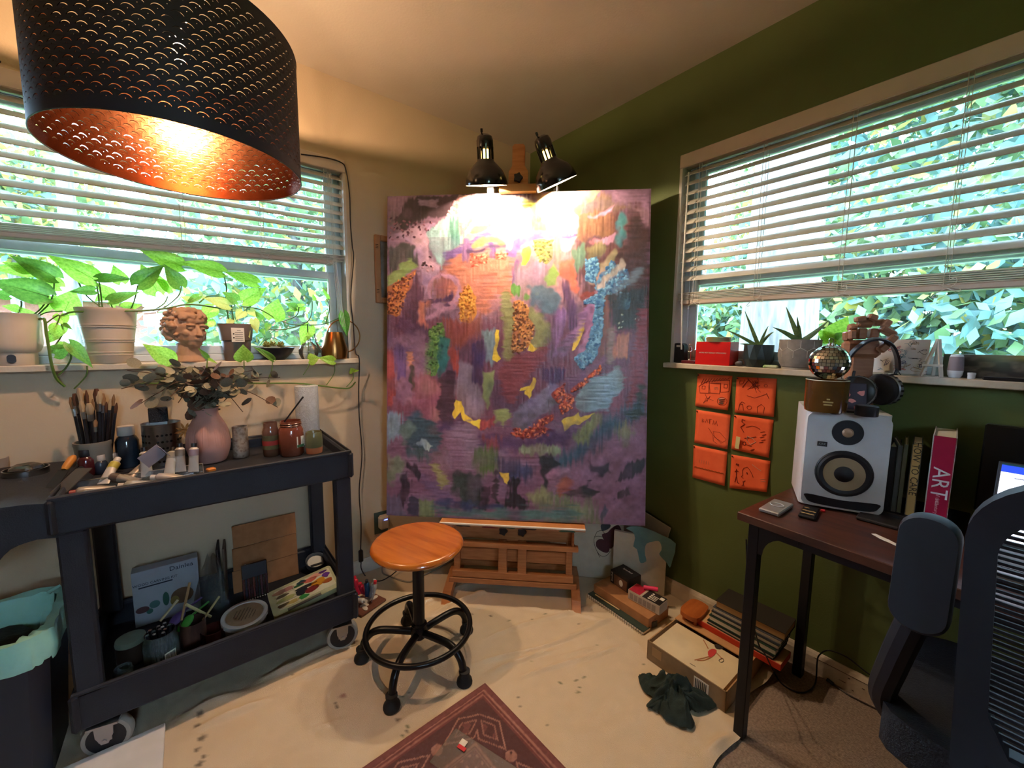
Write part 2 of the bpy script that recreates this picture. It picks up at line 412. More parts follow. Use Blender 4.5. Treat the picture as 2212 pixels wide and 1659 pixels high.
# ---------------------------------------------------------------- outdoors
GRASS = mk('lawn_grass', '58743c', .9, c2='6c8444', sc=3)
struct(MB().box(0, 0, -.55, 90, 90, .1).build('lawn', GRASS))
LEAFG = [leafmat('tree_leaf_green', '557048', '6c8058', .5, .5, 2), leafmat('tree_leaf_blue', '547470', '6c8884', .5, .5, 2), leafmat('tree_leaf_yellow', '9a8c40', '868450', .5, .5, 2)]
BARK = mk('tree_bark', '686462', .9, c2='474240', sc=9, stretch=(3,3,.5), bump=1.0, det=8)
def leafcloud(blobs, n, size, mix):
    """many small leaves spread through ellipsoids"""
    V = []; F = []; MI = []
    tot = sum(b[3]*b[4]*b[5] for b in blobs)
    for (cx, cy, cz, rx, ry, rz) in blobs:
        k = max(50, int(n*rx*ry*rz/tot))
        d = RNG.normal(size=(k, 3)); d /= np.linalg.norm(d, axis=1)[:, None]; rad = RNG.random(k)**.4
        c = np.array((cx, cy, cz))+d*rad[:, None]*np.array((rx, ry, rz))
        a = RNG.normal(size=(k, 3)); a /= np.linalg.norm(a, axis=1)[:, None]
        b = np.cross(a, RNG.normal(size=(k, 3))); b /= np.linalg.norm(b, axis=1)[:, None]
        s = size*(.6+.8*RNG.random(k))[:, None]
        q = np.stack([c-a*s, c-b*s*.5, c+a*s, c+b*s*.5], 1).reshape(-1, 3)
        o = sum(len(x) for x in V); V.append(q); F.append(np.arange(o, o+4*k).reshape(-1, 4)); MI.append(RNG.choice(3, k, p=mix))
    return np.concatenate(V), np.concatenate(F), np.concatenate(MI)
def quickmesh(name, V, F, mats, MI=None, parent=None):
    me = bpy.data.meshes.new(name); me.from_pydata(V.tolist(), [], F.tolist())
    for q in (mats if isinstance(mats, list) else [mats]): me.materials.append(q)
    if MI is not None: me.polygons.foreach_set('material_index', MI.astype(np.int32))
    me.update(); o = bpy.data.objects.new(name, me); COL.objects.link(o)
    if parent is not None: o.parent = parent
    return o
def tree(label, base, th, tr, blobs, n, size, mix, group='trees outside', lean=(0,0)):
    t = thing('tree', label, 'tree', base, group=group)
    if th:
        pts = [(lean[0]*k, lean[1]*k, -.5+th*k) for k in np.linspace(0, 1, 9)]
        m = MB(); m.tube(pts, [tr*(1.25 if i == 0 else 1-.05*i) for i in range(9)], 18)
        for i in range(3):
            a = i*2.1+.5; m.tube([(lean[0]*.8, lean[1]*.8, th*.75), (lean[0]+math.cos(a)*th*.2, lean[1]+math.sin(a)*th*.2, th*1.0)], [tr*.4, tr*.15], 8)
        m.build('trunk', BARK, t)
    V, F, MI = leafcloud(blobs, n, size, mix)
    quickmesh('crown', V, F, LEAFG, MI, t)
    return t
g = P(1682, 690, y=1.9)
tree('broad rough-barked tree trunk close outside the window over the desk', (g.x, g.y, 0), 7, .30, [(0,.4,5.2,2.4,1.8,1.2)], 2600, .10, (.6,.3,.1), lean=(-.1,.3))
tree('dense shaded bushes behind the broad trunk', (.2, 6.5, 0), 2.5, .12, [(0,0,1.6,2.6,1.2,2.2), (-2.2,.6,1.4,1.8,1.0,2.0)], 11000, .11, (.55,.3,.15))
tree('bluish leafy thicket seen over the wooden hand and headphones', (3.4, 6.0, 0), 3, .12, [(0,0,1.7,3.0,1.2,2.3), (3.6,-.6,1.6,2.4,1.2,2.3)], 16000, .11, (.3,.6,.1))
tree('tall tree whose pale leaves fill the upper part of the desk window', (2.2, 8.5, 0), 6, .2, [(0,0,5.6,4.2,1.5,2.6), (3.8,0,4.8,3.0,1.5,2.4)], 14000, .14, (.45,.45,.10))
tree('yellowing tree just beside the broad trunk', (-1.6, 9.0, 0), 5, .16, [(0,0,3.2,1.5,1.3,2.6)], 6000, .12, (.45,.15,.4))
g = P(640, 620, x=-5.0)
tree('sunlit green tree outside the window with the trailing plants', (g.x, g.y, 0), 5, .12, [(0,.3,2.6,1.3,2.2,2.4), (.3,2.6,2.2,1.4,1.8,2.4), (0,-.9,.9,.9,1.1,1.2)], 15000, .09, (.62,.2,.18))
g = P(130, 560, x=-5.5)
tree('slim bare-trunked tree in front of the brick house', (g.x, g.y, 0), 7, .10, [(0,.3,5.9,1.8,2.0,1.3)], 2500, .1, (.5,.3,.2), lean=(.2,.25))
g = P(30, 590, x=-9)
tree('pale yellow-green tree at the far end of the lawn', (g.x, g.y, 0), 4, .1, [(0,0,3.6,1.0,1.5,1.5)], 3500, .1, (.4,.1,.5))
# neighbouring brick house
hb = P(215, 700, x=-13)
h = thing('neighbour_house', 'low brick house with grey shingle roof across the lawn', 'house', (hb.x, hb.y, -.5))
BRICK = mk('brick_wall', '7c4c42', .9, c2='6a3e36', sc=20); SHING = mk('roof_shingle', '70777e', .9, c2='5e666e', sc=14, stretch=(1,1,6))
MB().box(-3, 0, 1.35, 6, 9, 2.7).build('house_wall', BRICK, h)
MB().prism([(.5, 2.6), (-3, 4.3), (-6.5, 2.6)], -4.9, 4.9, Matrix(((1,0,0,0),(0,0,1,0),(0,1,0,0),(0,0,0,1)))).build('roof', SHING, h, smooth=0)
for yy in (-2.4, -.2, 1.6):
    w_ = MB().box(.02, yy, 1.5, .08, 1.0, 1.2).build('window_frame', VINYL, h)
    MB().box(.07, yy, 1.5, .02, .8, 1.0).build('pane', mk('dark_glass', '39444e', .1), w_)
f_ = thing('garden_fence', 'low white picket fence along the neighbouring lawn', 'fence', (hb.x+2.6, hb.y+.4, -.5))
MB().box(0, 0, .62, .04, 4.6, .06).box(0, 0, .25, .04, 4.6, .06).build('rail', WHITE, f_)
pm = MB().prism([(-.05, 0), (.05, 0), (.05, .85), (0, .95), (-.05, .85)], -.012, .012, Matrix(((0,0,1,.03),(1,0,0,0),(0,1,0,0),(0,0,0,1)))).mesh('picket', WHITE, 0)
for i in range(24): inst('picket', pm, f_, T(0, -2.2+.19*i, 0))

# ================================================================ pendant lamp with pierced shade
AX, AY, SR, SZ0, SZ1, BZ = .56, -1.771, .29, 1.729, 2.074, 2.03
SHB = mk('shade_black', '14141f', .6, c2='11111a'); BRASS = mk('shade_brass_lining', '9a6446', .22, m=1, c2='8a583c', sc=30)
pend = thing('pendant_lamp', 'large black pendant shade pierced with scale pattern, coppery inside', 'lamp', (AX, AY, SZ0))
NA, NRW = 54, 18
cw, chh = 2*math.pi*SR/NA, .0165
def cell():
    """one flat cell with a crescent slit and a pin hole cut out, triangulated"""
    a = cw/2; r1 = .0136; sl = []
    for k in range(9):
        t = math.radians(28+124*k/8); sl.append((r1*math.cos(t), r1*math.sin(t)))
    for k in range(9):
        t = math.radians(152-124*k/8); th = .0009+.0013*math.sin(math.pi*k/8); sl.append(((r1-th)*math.cos(t), (r1-th)*math.sin(t)))
    dot = [(.0011*math.cos(q*math.pi/3), .0030+.0011*math.sin(q*math.pi/3)) for q in range(6)]
    out = [(-a, 0), (-a/2, 0), (0, 0), (a/2, 0), (a, 0), (a, chh), (a/2, chh), (0, chh), (-a/2, chh), (-a, chh)]
    vs_ = out+sl+dot
    tr = tessellate_polygon([[Vector((x, y, 0)) for x, y in l] for l in (out, sl, dot)])
    return np.array(vs_), np.array([tuple(t) for t in tr])
cv, ct = cell()
def shell(R, flip):
    V = []; F = []; o = 0
    z00 = .024
    for j in range(NRW):
        for i in range(NA):
            th = (i+.5*(j % 2))*2*math.pi/NA+cv[:, 0]/SR
            V.append(np.stack([R*np.cos(th), R*np.sin(th), z00+j*chh+cv[:, 1]], 1)); F.append(ct+o); o += len(cv)
    V = np.concatenate(V).tolist(); F = [tuple(q) for q in np.concatenate(F)]
    n = NA*4
    for (za, zb) in ((0, z00), (z00+NRW*chh, SZ1-SZ0)):
        b = len(V)
        for k in range(n):
            t = 2*math.pi*k/n
            V += [(R*math.cos(t), R*math.sin(t), za), (R*math.cos(t), R*math.sin(t), zb)]
        F += [(b+2*k, b+2*((k+1) % n), b+2*((k+1) % n)+1, b+2*k+1) for k in range(n)]
    if flip: F = [tuple(reversed(q)) for q in F]
    m = MB(); m.v = V; m.f = F; m.mi = [0]*len(F); return m
shell(SR, False).build('shade', SHB, pend, smooth=40)
shell(SR-.0012, True).build('shade_lining', BRASS, pend, smooth=40)
for z in (0, SZ1-SZ0):
    m = MB(); m.tube([(SR*math.cos(t)*.9985, SR*math.sin(t)*.9985, z) for t in np.linspace(0, 2*math.pi, 96, endpoint=False)], .0016, 6, closed=True); m.build('rim_wire', SHB, pend)
m = MB(); m.box(0, 0, 0, .012, .0018, SZ1-SZ0, T(SR+.0012, 0, (SZ1-SZ0)/2))
mm = MB(); ang = math.atan2(.78, -.12); mm.box(SR+.0008, 0, (SZ1-SZ0)/2, .0016, .022, SZ1-SZ0-.002, T(rz=math.degrees(ang))); mm.build('shade_seam', SHB, pend)
zt = SZ1-SZ0-.004
m = MB(); m.tube([(.021*math.cos(t), .021*math.sin(t), zt) for t in np.linspace(0, 2*math.pi, 20, endpoint=False)], .002, 6, closed=True)
spa = math.atan2(-1.478+1.771, .252-.56)                       # the spoke whose shadow lies across ceiling and wall
for k in range(3):
    a = spa+k*2*math.pi/3; m.tube([(.02*math.cos(a), .02*math.sin(a), zt), (SR*math.cos(a), SR*math.sin(a), zt)], .0022, 6)
m.build('spider_fitting', BLKP, pend)
MB().lathe([(.026, BZ-SZ0+.022), (.027, BZ-SZ0+.034), (.021, BZ-SZ0+.045), (.021, BZ-SZ0+.085), (.012, BZ-SZ0+.10), (.006, BZ-SZ0+.125)], 16).build('socket', BLKP, pend)
BULBG = glass_mat('bulb_glass', (1, .93, .8), .05, 0)
FILA = mk('lamp_filament', 'ffb45e', .3, emit=160)
MB().lathe([(.001, BZ-SZ0-.034), (.016, BZ-SZ0-.030), (.029, BZ-SZ0-.008), (.030, BZ-SZ0+.006), (.018, BZ-SZ0+.028), (.013, BZ-SZ0+.036)], 16).build('bulb', BULBG, pend)
m = MB()
for k in range(4):
    a = k*math.pi/2; m.tube([(.007*math.cos(a), .007*math.sin(a), BZ-SZ0-.014), (.009*math.cos(a), .009*math.sin(a), BZ-SZ0+.014)], .0018, 6)
m.build('filament', FILA, pend)
ld = bpy.data.lights.new('bulb_light', 'POINT'); ld.energy = PENDANT_W; ld.color = WARM; ld.shadow_soft_size = .018
lo = bpy.data.objects.new('bulb_light', ld); COL.objects.link(lo); lo.parent = pend; lo.location = (0, 0, BZ-SZ0); 
# its cord: up to a ceiling hook, across to the wall, along the valance and down the window side
cm = MB(); off = Vector((AX, AY, SZ0))
pts = [(AX, AY, BZ+.12), (AX, AY, 2.42), (AX-.1, AY-.1, 2.405), (.2, -2.3, 2.415), (.02, -2.6, 2.40), (.010, -2.55, 2.2), (.012, -2.2, 2.095)]
cm.tube([Vector(p)-off for p in smoothpath(pts, 6)], .003, 6); cm.build('cord', BLKP, pend)
MB().lathe([(.012, ZC-.0-SZ0), (.012, ZC-.012-SZ0), (.003, ZC-.03-SZ0)], 12).build('ceiling_hook', BLKP, pend)
# ================================================================ drop cloth, rug
def vnoise(shape, cells, seed):
    """smooth value noise on a grid"""
    r = np.random.default_rng(seed); gy, gx = cells; g_ = r.random((gy+2, gx+2))
    y = np.linspace(0, gy-1e-6, shape[0]); x = np.linspace(0, gx-1e-6, shape[1])
    iy, ix = y.astype(int), x.astype(int); fy, fx = (y-iy)[:, None], (x-ix)[None, :]
    fy = fy*fy*(3-2*fy); fx = fx*fx*(3-2*fx)
    a = g_[iy][:, ix]; b = g_[iy][:, ix+1]; c = g_[iy+1][:, ix]; d = g_[iy+1][:, ix+1]
    return (a*(1-fx)+b*fx)*(1-fy)+(c*(1-fx)+d*fx)*fy
def gridmesh(name, V, mats, color=None, parent=None, smooth=True, attr='paint'):
    ny, nx = V.shape[:2]; i = np.arange(ny*nx).reshape(ny, nx)
    F = np.stack([i[:-1, :-1], i[:-1, 1:], i[1:, 1:], i[1:, :-1]], -1).reshape(-1, 4)
    me = bpy.data.meshes.new(name); me.vertices.add(ny*nx); me.vertices.foreach_set('co', V.reshape(-1).astype(np.float32))
    me.loops.add(F.size); me.loops.foreach_set('vertex_index', F.reshape(-1).astype(np.int32)); me.polygons.add(len(F))
    me.polygons.foreach_set('loop_start', np.arange(0, F.size, 4, dtype=np.int32))
    me.update(calc_edges=True)
    if smooth: me.polygons.foreach_set('use_smooth', np.ones(len(F), bool))
    if color is not None:
        ca = me.color_attributes.new(attr, 'FLOAT_COLOR', 'POINT'); c = np.ones((ny*nx, 4), np.float32); c[:, :3] = color.reshape(-1, 3); ca.data.foreach_set('color', c.reshape(-1))
    me.materials.append(mats); me.validate()
    o = bpy.data.objects.new(name, me); COL.objects.link(o)
    if parent is not None: o.parent = parent
    return o
def lin(a):
    a = np.asarray(a, float); return np.where(a <= .04045, a/12.92, ((a+.055)/1.055)**2.4)
nx, ny = 220, 300
xs = np.linspace(.016, 1, nx); ys = np.linspace(-2.5, -.016, ny)
YY = np.repeat(ys[:, None], nx, 1)
edge = 1.612+.014*np.sin(ys*7)+.02*np.exp(-((ys+.55)/.12)**2)+.01*np.sin(ys*23)
XX = .016+(xs[None, :]-.016)*(edge[:, None]-.016)/(1-.016)
zz = .006+.004*vnoise((ny, nx), (20, 14), 3)+.003*vnoise((ny, nx), (60, 40), 4)
def crease(p, q, h, w):
    global zz
    a = P(*p, z=0); b = P(*q, z=0); d = Vector((b.x-a.x, b.y-a.y)); l = d.length; d /= l
    t = (XX-a.x)*d.x+(YY-a.y)*d.y; s_ = -(XX-a.x)*d.y+(YY-a.y)*d.x+.012*np.sin(t*9+p[0])
    zz = zz+1.5*h*np.exp(-(s_/w)**2)*np.clip(t/.08, 0, 1)*np.clip((l-t)/.08, 0, 1)
for c_ in [((600,1490),(780,1425),.010,.010), ((560,1470),(760,1385),.014,.012), ((1010,1452),(1330,1345),.009,.008), ((1040,1470),(1210,1405),.009,.007), ((1040,1390),(1290,1305),.008,.008),
           ((1110,1480),(1350,1392),.007,.007), ((930,1330),(1060,1275),.016,.012), ((880,1320),(1020,1262),.012,.012), ((1230,1372),(1330,1338),.008,.008), ((1120,1310),(1320,1350),.006,.007), ((640,1600),(760,1548),.005,.006),
           ((620,1640),(660,1580),.005,.006), ((1520,1640),(1580,1585),.012,.010), ((1540,1659),(1590,1600),.010,.008), ((1180,1440),(1300,1395),.006,.006), ((960,1345),(1010,1300),.01,.01), ((380,1560),(540,1500),.014,.014), ((400,1600),(600,1510),.012,.012)]: crease(*c_)
ed = np.clip((XX-(edge[:, None]-.035))/.035, 0, 1)
zz = zz+.012*ed*(1-ed)*4*np.clip(vnoise((ny, nx), (30, 1), 8)*1.6-.3, 0, 1)+.05*np.exp(-(((YY+.12)/.08)**2))*ed
XX = XX+.02*np.exp(-(((YY+.12)/.1)**2))*ed
base = np.ones((ny, nx, 3))*np.array(lin((.83, .75, .64)))
base *= (1-.10*vnoise((ny, nx), (12, 9), 11)-.06*vnoise((ny, nx), (80, 60), 12))[..., None]
def blot(px, py, rad, c, a=1.0, seed=0):
    q = P(px, py, z=0); dd = np.hypot(XX-q.x, YY-q.y)+.6*rad*(vnoise((ny, nx), (150, 110), 20+seed)-.5)
    k = a*np.clip(1-(dd-rad)/(.5*rad), 0, 1)[..., None]; base[:] = base*(1-k)+np.array(lin(c))*k
GRN = (.22,.30,.18); DRK = (.18,.17,.18)
for i, (px, py, rd, c) in enumerate([(1248,1500,.006,GRN),(1252,1488,.005,GRN),(1245,1475,.006,GRN),(1262,1468,.006,GRN),(1150,1433,.004,GRN),(1118,1512,.004,DRK),(1128,1511,.003,DRK),(1122,1530,.003,DRK),(860,1560,.008,DRK),(880,1575,.006,GRN),(870,1595,.007,GRN),(880,1585,.005,DRK),
        (725,1525,.006,DRK),(728,1533,.006,DRK),(884,1500,.004,DRK),(870,1510,.004,DRK),(1210,1480,.006,GRN),(1060,1335,.008,DRK),(1100,1345,.007,GRN),(1150,1342,.006,GRN),(1250,1352,.007,DRK),(1020,1330,.007,DRK),(432,1550,.010,DRK),(428,1575,.010,DRK),(436,1600,.011,DRK),(425,1625,.010,DRK),(440,1640,.009,DRK),(433,1655,.010,DRK),
        (900,1300,.008,DRK),(1190,1322,.006,DRK),(1177,1330,.006,GRN),(1290,1400,.005,GRN),(1420,1485,.004,DRK),(1390,1440,.004,GRN),(630,1463,.004,DRK),(740,1510,.012,(.55,.38,.36)),(770,1390,.010,(.5,.4,.35)),(1180,1571,.004,DRK),(1190,1570,.003,DRK)]): blot(px, py, rd*.72, c, .75, i)
cl = gridmesh('drop_cloth', np.stack([XX, YY, zz], -1), attr_mat('canvas_cloth', r=.9, bump=.35, bsc=500), base)
tag(cl, 'rumpled beige canvas drop cloth spread over the carpet, spotted with paint', 'drop cloth')

# rug, its weave laid out in the rug's own x/y
def rugmesh():
    w, l = 1.15, 1.45; nx, ny = 330, 400
    X, Y = np.meshgrid(np.linspace(0, w, nx), np.linspace(0, l, ny)); dx = np.minimum(X, w-X); dy = np.minimum(Y, l-Y); e = np.minimum(dx, dy)
    n1 = vnoise((ny, nx), (200, 165), 31); n2 = vnoise((ny, nx), (60, 50), 32)
    wine, pink, dark, rose = (np.array(lin(c)) for c in ((.42,.22,.22), (.72,.52,.46), (.24,.17,.19), (.50,.30,.29)))
    c = np.ones((ny, nx, 3))*wine*(.75+.5*n1)[..., None]
    def put(mask, col, a=.8):
        k = (a*mask*(.55+.45*n1))[..., None]; c[:] = c*(1-k)+col*k
    put((e < .022), rose, .6); put(np.abs(e-.028) < .003, pink); put(np.abs(e-.040) < .0022, pink, .6)
    band = (e > .05) & (e < .155); put(band, dark, .75)
    along = np.where(dx < dy, Y, X); t = ((along-.05) % .21)/.21-.5; s = (e-.102)/.05
    dia = np.abs(t)*2.1+np.abs(s)*.95
    put(band & (np.abs(dia-.80) < .05), pink); put(band & (np.abs(dia-.42) < .05), pink, .7); put(band & (dia < .36) & (n2 > .45), rose, .8)
    fl_ = np.abs(np.abs(t)-.47) < .03; put(band & (np.hypot((np.abs(t)-.5)*4.2, s) < .36) & (n2 > .3), pink, .75)
    put(np.abs(e-.162) < .003, pink, .7); put(np.abs(e-.172) < .002, pink, .5)
    dots = (((along % .026)/.026-.5)**2+(((e-.19) % .026)/.026-.5)**2 < .045) & (e > .178) & (e < .232); put(dots, pink, .85)
    put(np.abs(e-.238) < .0022, pink, .7); put(np.abs(e-.252) < .0022, pink, .7)
    cir = np.abs(np.hypot((along % .034)-.017, e-.27)-.011) < .003; put(cir & (e < .29), pink, .6); put(np.abs(e-.291) < .0022, pink, .7)
    inn = e > .30; dd = np.abs(((X*1.0+Y) % .12)-.06)+np.abs(((X-Y) % .12)-.06); put(inn & (np.abs(dd-.05) < .006), pink, .6); put(inn & (n2 > .6), rose, .6)
    z = .006+.0025*n1+.002*vnoise((ny, nx), (14, 10), 33); z[e < .004] = .001
    return np.stack([X, -Y, z], -1), c
V, c = rugmesh()
rg = gridmesh('rug', V, attr_mat('rug_weave', r=.75, bump=.5, bsc=700), c)
rg.location = (.983, -1.031, .012); rg.rotation_euler = (0, 0, math.radians(2.6))
tag(rg, 'wine-red patterned rug with diamond border lying on the drop cloth', 'rug')

# ================================================================ utility cart
ct_ = thing('utility_cart', 'black two-shelf plastic utility cart parked under the left window', 'cart', (.27, -1.72, 0))
CX0, CX1, CY0, CY1 = .03-.27, .51-.27, -2.11+1.72, -1.335+1.72
def cshelf(zt, zb, zf, nm):
    m = MB(); t = .018; xm, ym = (CX0+CX1)/2, (CY0+CY1)/2; lx, ly = CX1-CX0, CY1-CY0; zc = (zt+zb)/2; hh = zt-zb
    m.box(CX1-t/2, ym, zc, t, ly, hh, bev=.006); m.box(CX0+t/2, ym, zc, t, ly, hh, bev=.006)
    m.box(xm, CY1-t/2, zc, lx-2*t+.01, t, hh, bev=.006); m.box(xm, CY0+t/2, zc, lx-2*t+.01, t, hh, bev=.006)
    m.box(xm, ym, zf-.008, lx-.02, ly-.02, .016)
    for y_ in (CY0, CY1):
        for x_ in (CX0, CX1): m.box(x_, y_, zc, .02, .02, hh*.98, bev=.008)
    for y_, sx in ((CY0, 1), (CY1, 1)): pass
    m.tube([(CX0, CY0, zt), (CX1, CY0, zt), (CX1, CY1, zt), (CX0, CY1, zt)], .007, 8, closed=True)
    return m.build(nm, CARTP, ct_)
cshelf(.815, .712, .775, 'top_tray'); cshelf(.242, .125, .165, 'bottom_tray')
for x_ in (CX0+.022, CX1-.022):
    for y_, s_ in ((CY0+.032, -1), (CY1-.030, 1)):
        m = MB(); m.box(x_, y_, .47, .044, .058, .49, bev=.006); m.box(x_, y_, .50, .036, .030, .46, bev=.004); m.build('leg', CARTP, ct_, smooth=0)
m = MB()                                                          # moulded push handle end
m.prism(spoly([(CY0+.02, .80), (CY0+.02, .712), (CY0-.03, .712), (CY0-.075, .70), (CY0-.11, .662), (CY0-.16, .655), (CY0-.20, .67), (CY0-.235, .74), (CY0-.24, .80), (CY0-.20, .815)], 3), CX0+.004, CX1-.002, Matrix(((0,0,1,0),(1,0,0,0),(0,1,0,0),(0,0,0,1))))
m.build('push_handle', CARTP, ct_)
GREYR = mk('grey_tyre', '9b9890', .6); ZINC = mk('zinc_plate', 'a8a8a8', .4, m=.9)
for x_ in (CX0+.05, CX1-.035):
    for y_ in (CY0+.055, CY1-.045):
        c_ = MB().box(0, 0, .112, .07, .07, .006).box(0, -.021, .085, .03, .003, .06).box(0, .021, .085, .03, .003, .06).build('caster', ZINC, ct_, M=T(x_, y_, 0, rz=78))
        wl = MB(); wl.lathe([(.030, -.015), (.056, -.015), (.0595, -.009), (.0595, .009), (.056, .015), (.030, .015)], 28, T(0, 0, .0595, rx=90)); wl.build('tyre', GREYR, c_)
        wl = MB(); wl.lathe([(.0, -.0155), (.046, -.0155), (.047, 0), (.046, .0155), (0, .0155)], 24, T(0, 0, .0595, rx=90), cap=False); wl.build('wheel_hub', BLKP, c_)
        wl = MB(); wl.prism([(-.022, .115), (.022, .115), (.02, .075), (.008, .05), (-.008, .05), (-.02, .075)], -.0025, .0025, T(0, -.024, 0) @ Matrix(((1,0,0,0),(0,0,1,0),(0,1,0,0),(0,0,0,1)))); wl.cyl(.006, -.03, .03, 10, T(0, 0, .0595, rx=90)); wl.build('fork', ZINC, c_)
MB().box(.5-.27-.025, -1.345+1.72-.016, .775, .03, .002, .02).build('price_sticker', PAPER, ct_)

# ================================================================ waste bin with mint liner, white board on the floor
bn = thing('waste_bin', 'dark waste bin lined with a pale mint bag beside the cart', 'bin', (.385, -2.30, 0))
def octo(w, d, c): return [(w/2-c,-d/2),(w/2,-d/2+c),(w/2,d/2-c),(w/2-c,d/2),(-w/2+c,d/2),(-w/2,d/2-c),(-w/2,-d/2+c),(-w/2+c,-d/2)]
def loft(rings, closed_bottom=True):
    v = []; f = []; n = len(rings[0])
    for r_ in rings: v += r_
    for i in range(len(rings)-1):
        for k in range(n): f.append((i*n+k, i*n+(k+1) % n, (i+1)*n+(k+1) % n, (i+1)*n+k))
    if closed_bottom: f.append(tuple(range(n-1, -1, -1)))
    return v, f
def oring(w, d, c, z, j=0): return [(x+random.uniform(-j, j), y+random.uniform(-j, j), z+random.uniform(-j, j)) for x, y in octo(w, d, c)]
v, f = loft([oring(.25, .26, .03, 0), oring(.29, .32, .035, .45), oring(.27, .30, .03, .45), oring(.23, .24, .03, .02)])
MB().add(v, f).build('bin_body', mk('bin_plastic', '1b1f29', .5), bn, smooth=0)
def wring(w, d, z, j, n=64):
    o = []; poly = octo(w, d, .04); per = []
    for i in range(8):
        a, b = Vector(poly[i]), Vector(poly[(i+1) % 8]); per += [a.lerp(b, k/8) for k in range(8)]
    return [(q.x+random.uniform(-j, j), q.y+random.uniform(-j, j), z+random.uniform(-j, j)*1.6) for q in per]
MINT = mk('mint_bag', '9fd2c2', .35, c2='8cc4b4', sc=6, bump=.4, bsc=25)
MB().lathe([(0, .39), (.06, .40), (.118, .38)], 24, cap=False, rf=lambda a, z: 1+.08*math.sin(5*a)).build('bin_shade_heap', mk('bin_shade', '20241f', .9, c2='2c302a', sc=30, bump=.6), bn)  # dark heap added to stand in for the shade inside the bin
v, f = loft([wring(.31, .34, .375, .004), wring(.315, .345, .415, .003), wring(.305, .335, .458, .002), wring(.262, .29, .455, .003), wring(.24, .26, .35, .01), wring(.22, .23, .12, .02)], False)
MB().add(v, f).build('bin_liner', MINT, bn, smooth=60)
q = P(357, 1560, z=.028)
wb = thing('white_board', 'plain white board lying on the drop cloth in front of the cart wheel', 'board', (q.x, q.y, .016))
MB().box(.31, -.36, .006, .62, .72, .012, bev=.002).build('panel', mk('board_white', 'dcdad8', .5), wb)

# ================================================================ swivel stool
st = thing('stool', 'round wooden stool on a black five-leg base with foot ring', 'stool', (.727, -1.164, .010))
SEATW = mk('stool_seat_wood', 'b5651d', .22, c2='8f4710', sc=4, stretch=(1.2,9,4), det=7, coat=.6, fac=(.4,.75))
sm = MB(); sm.lathe([(0, .448), (.13, .448), (.160, .452), (.1695, .460), (.172, .467), (.1695, .474), (.163, .479), (.155, .4805), (0, .4805)], 56, cap=False)
seat = sm.build('seat', SEATW, st, M=T(rz=20))
ap = MB(); ap.lathe([(0, .440), (.075, .440), (.075, .448)], 20, cap=False); ap.build('seat_plate', BLACK, st)
MB().lathe([(.022, .13), (.022, .445)], 24).build('column', BLACK, st)
MB().lathe([(.0, .085), (.020, .085), (.030, .095), (.032, .10), (.032, .128), (.028, .138), (.030, .145), (.024, .150)], 24).build('hub', BLACK, st)
RUB = mk('rubber_foot', '0f1012', .7)
for a0 in (19.9, 92.5, 167.8, 234.6, 309.8):
    a = math.radians(a0); c_, s_ = math.cos(a), math.sin(a)
    lg = MB(); pr = [(.02, .112), (.12, .122), (.165, .118), (.195, .098), (.212, .068), (.219, .030)]
    lg.tube([(c_*r_, s_*r_, z_) for r_, z_ in [(p.x, p.y) for p in smoothpath([(a_, b_, 0) for a_, b_ in pr], 5)]], .0135, 12)
    lo_ = lg.build('leg', BLACK, st)
    MB().lathe([(.0, 0), (.027, 0), (.029, .006), (.027, .016), (.019, .026), (.018, .040), (.020, .042), (.020, .050), (.015, .052)], 18, T(c_*.2215, s_*.2215, 0)).build('rubber_foot', RUB, lo_)
rm = MB(); rm.tube([(.196*math.cos(t), .196*math.sin(t), .132) for t in np.linspace(0, 2*math.pi, 64, endpoint=False)], .0105, 12, closed=True); rm.build('foot_ring', BLACK, st)

# ================================================================ easel and big canvas
YW = math.radians(46.3226); TL_ = math.radians(4.909); RL = math.radians(.428)
er = Vector((math.cos(YW), math.sin(YW), 0)); en = Vector((math.sin(YW), -math.cos(YW), 0))
eu = Vector((0,0,1))*math.cos(TL_)-en*math.sin(TL_)
cr = er*math.cos(RL)+eu*math.sin(RL); cu_ = eu*math.cos(RL)-er*math.sin(RL); cn = cr.cross(cu_)
_d = (_f+_r*((1110.06-W/2)/FPX)-_u*((773.55-H/2)/FPX)).normalized(); CC = CAM+_d*1.885
CWd, CHt = 1.2192, 1.5247
Mcan = frame(CC, cr, cu_, cn)                                     # canvas frame: x right, y up, z to the viewer
bm_ = CC-cu_*CHt/2                                                # bottom middle of the canvas front
EO = Vector((bm_.x, bm_.y, 0)); ME = frame(EO, er, -en, Vector((0,0,1)))   # easel frame: x right, y away from viewer, z up
ez = thing('easel', 'beechwood studio easel holding the big abstract canvas', 'easel', M=ME)
zt = bm_.z
def ebox(nm, cx, cy, cz, sx, sy, sz, rx=0, mat=BEECH):
    return MB().box(0, 0, 0, sx, sy, sz, bev=.002).build(nm, mat, ez, smooth=0, M=T(cx, cy, cz, rx=rx))
for s_ in (-1, 1):
    m = MB(); m.prism([(-.085, 0), (-.045, .052), (.10, .085), (.24, .06), (.27, 0), (.22, 0), (.20, .022), (.02, .022), (-.035, 0)], -.02, .02, Matrix(((0,0,1,s_*.305),(1,0,0,0),(0,1,0,0),(0,0,0,1))))
    ft = m.build('foot', BEECH, ez, smooth=0)
    ebox('post', s_*.272, .045, .19, .030, .030, .25)
    ebox('inner_post', s_*.047, .03, .205, .042, .022, .175)
    ebox('bracket', s_*.285, .015, zt-.085, .010, .05, .075)
ebox('base_bar', 0, .03, .078, .62, .03, .026); ebox('lower_bar', 0, .03, .112, .585, .028, .034); ebox('rear_base_bar', 0, .20, .072, .58, .03, .03)
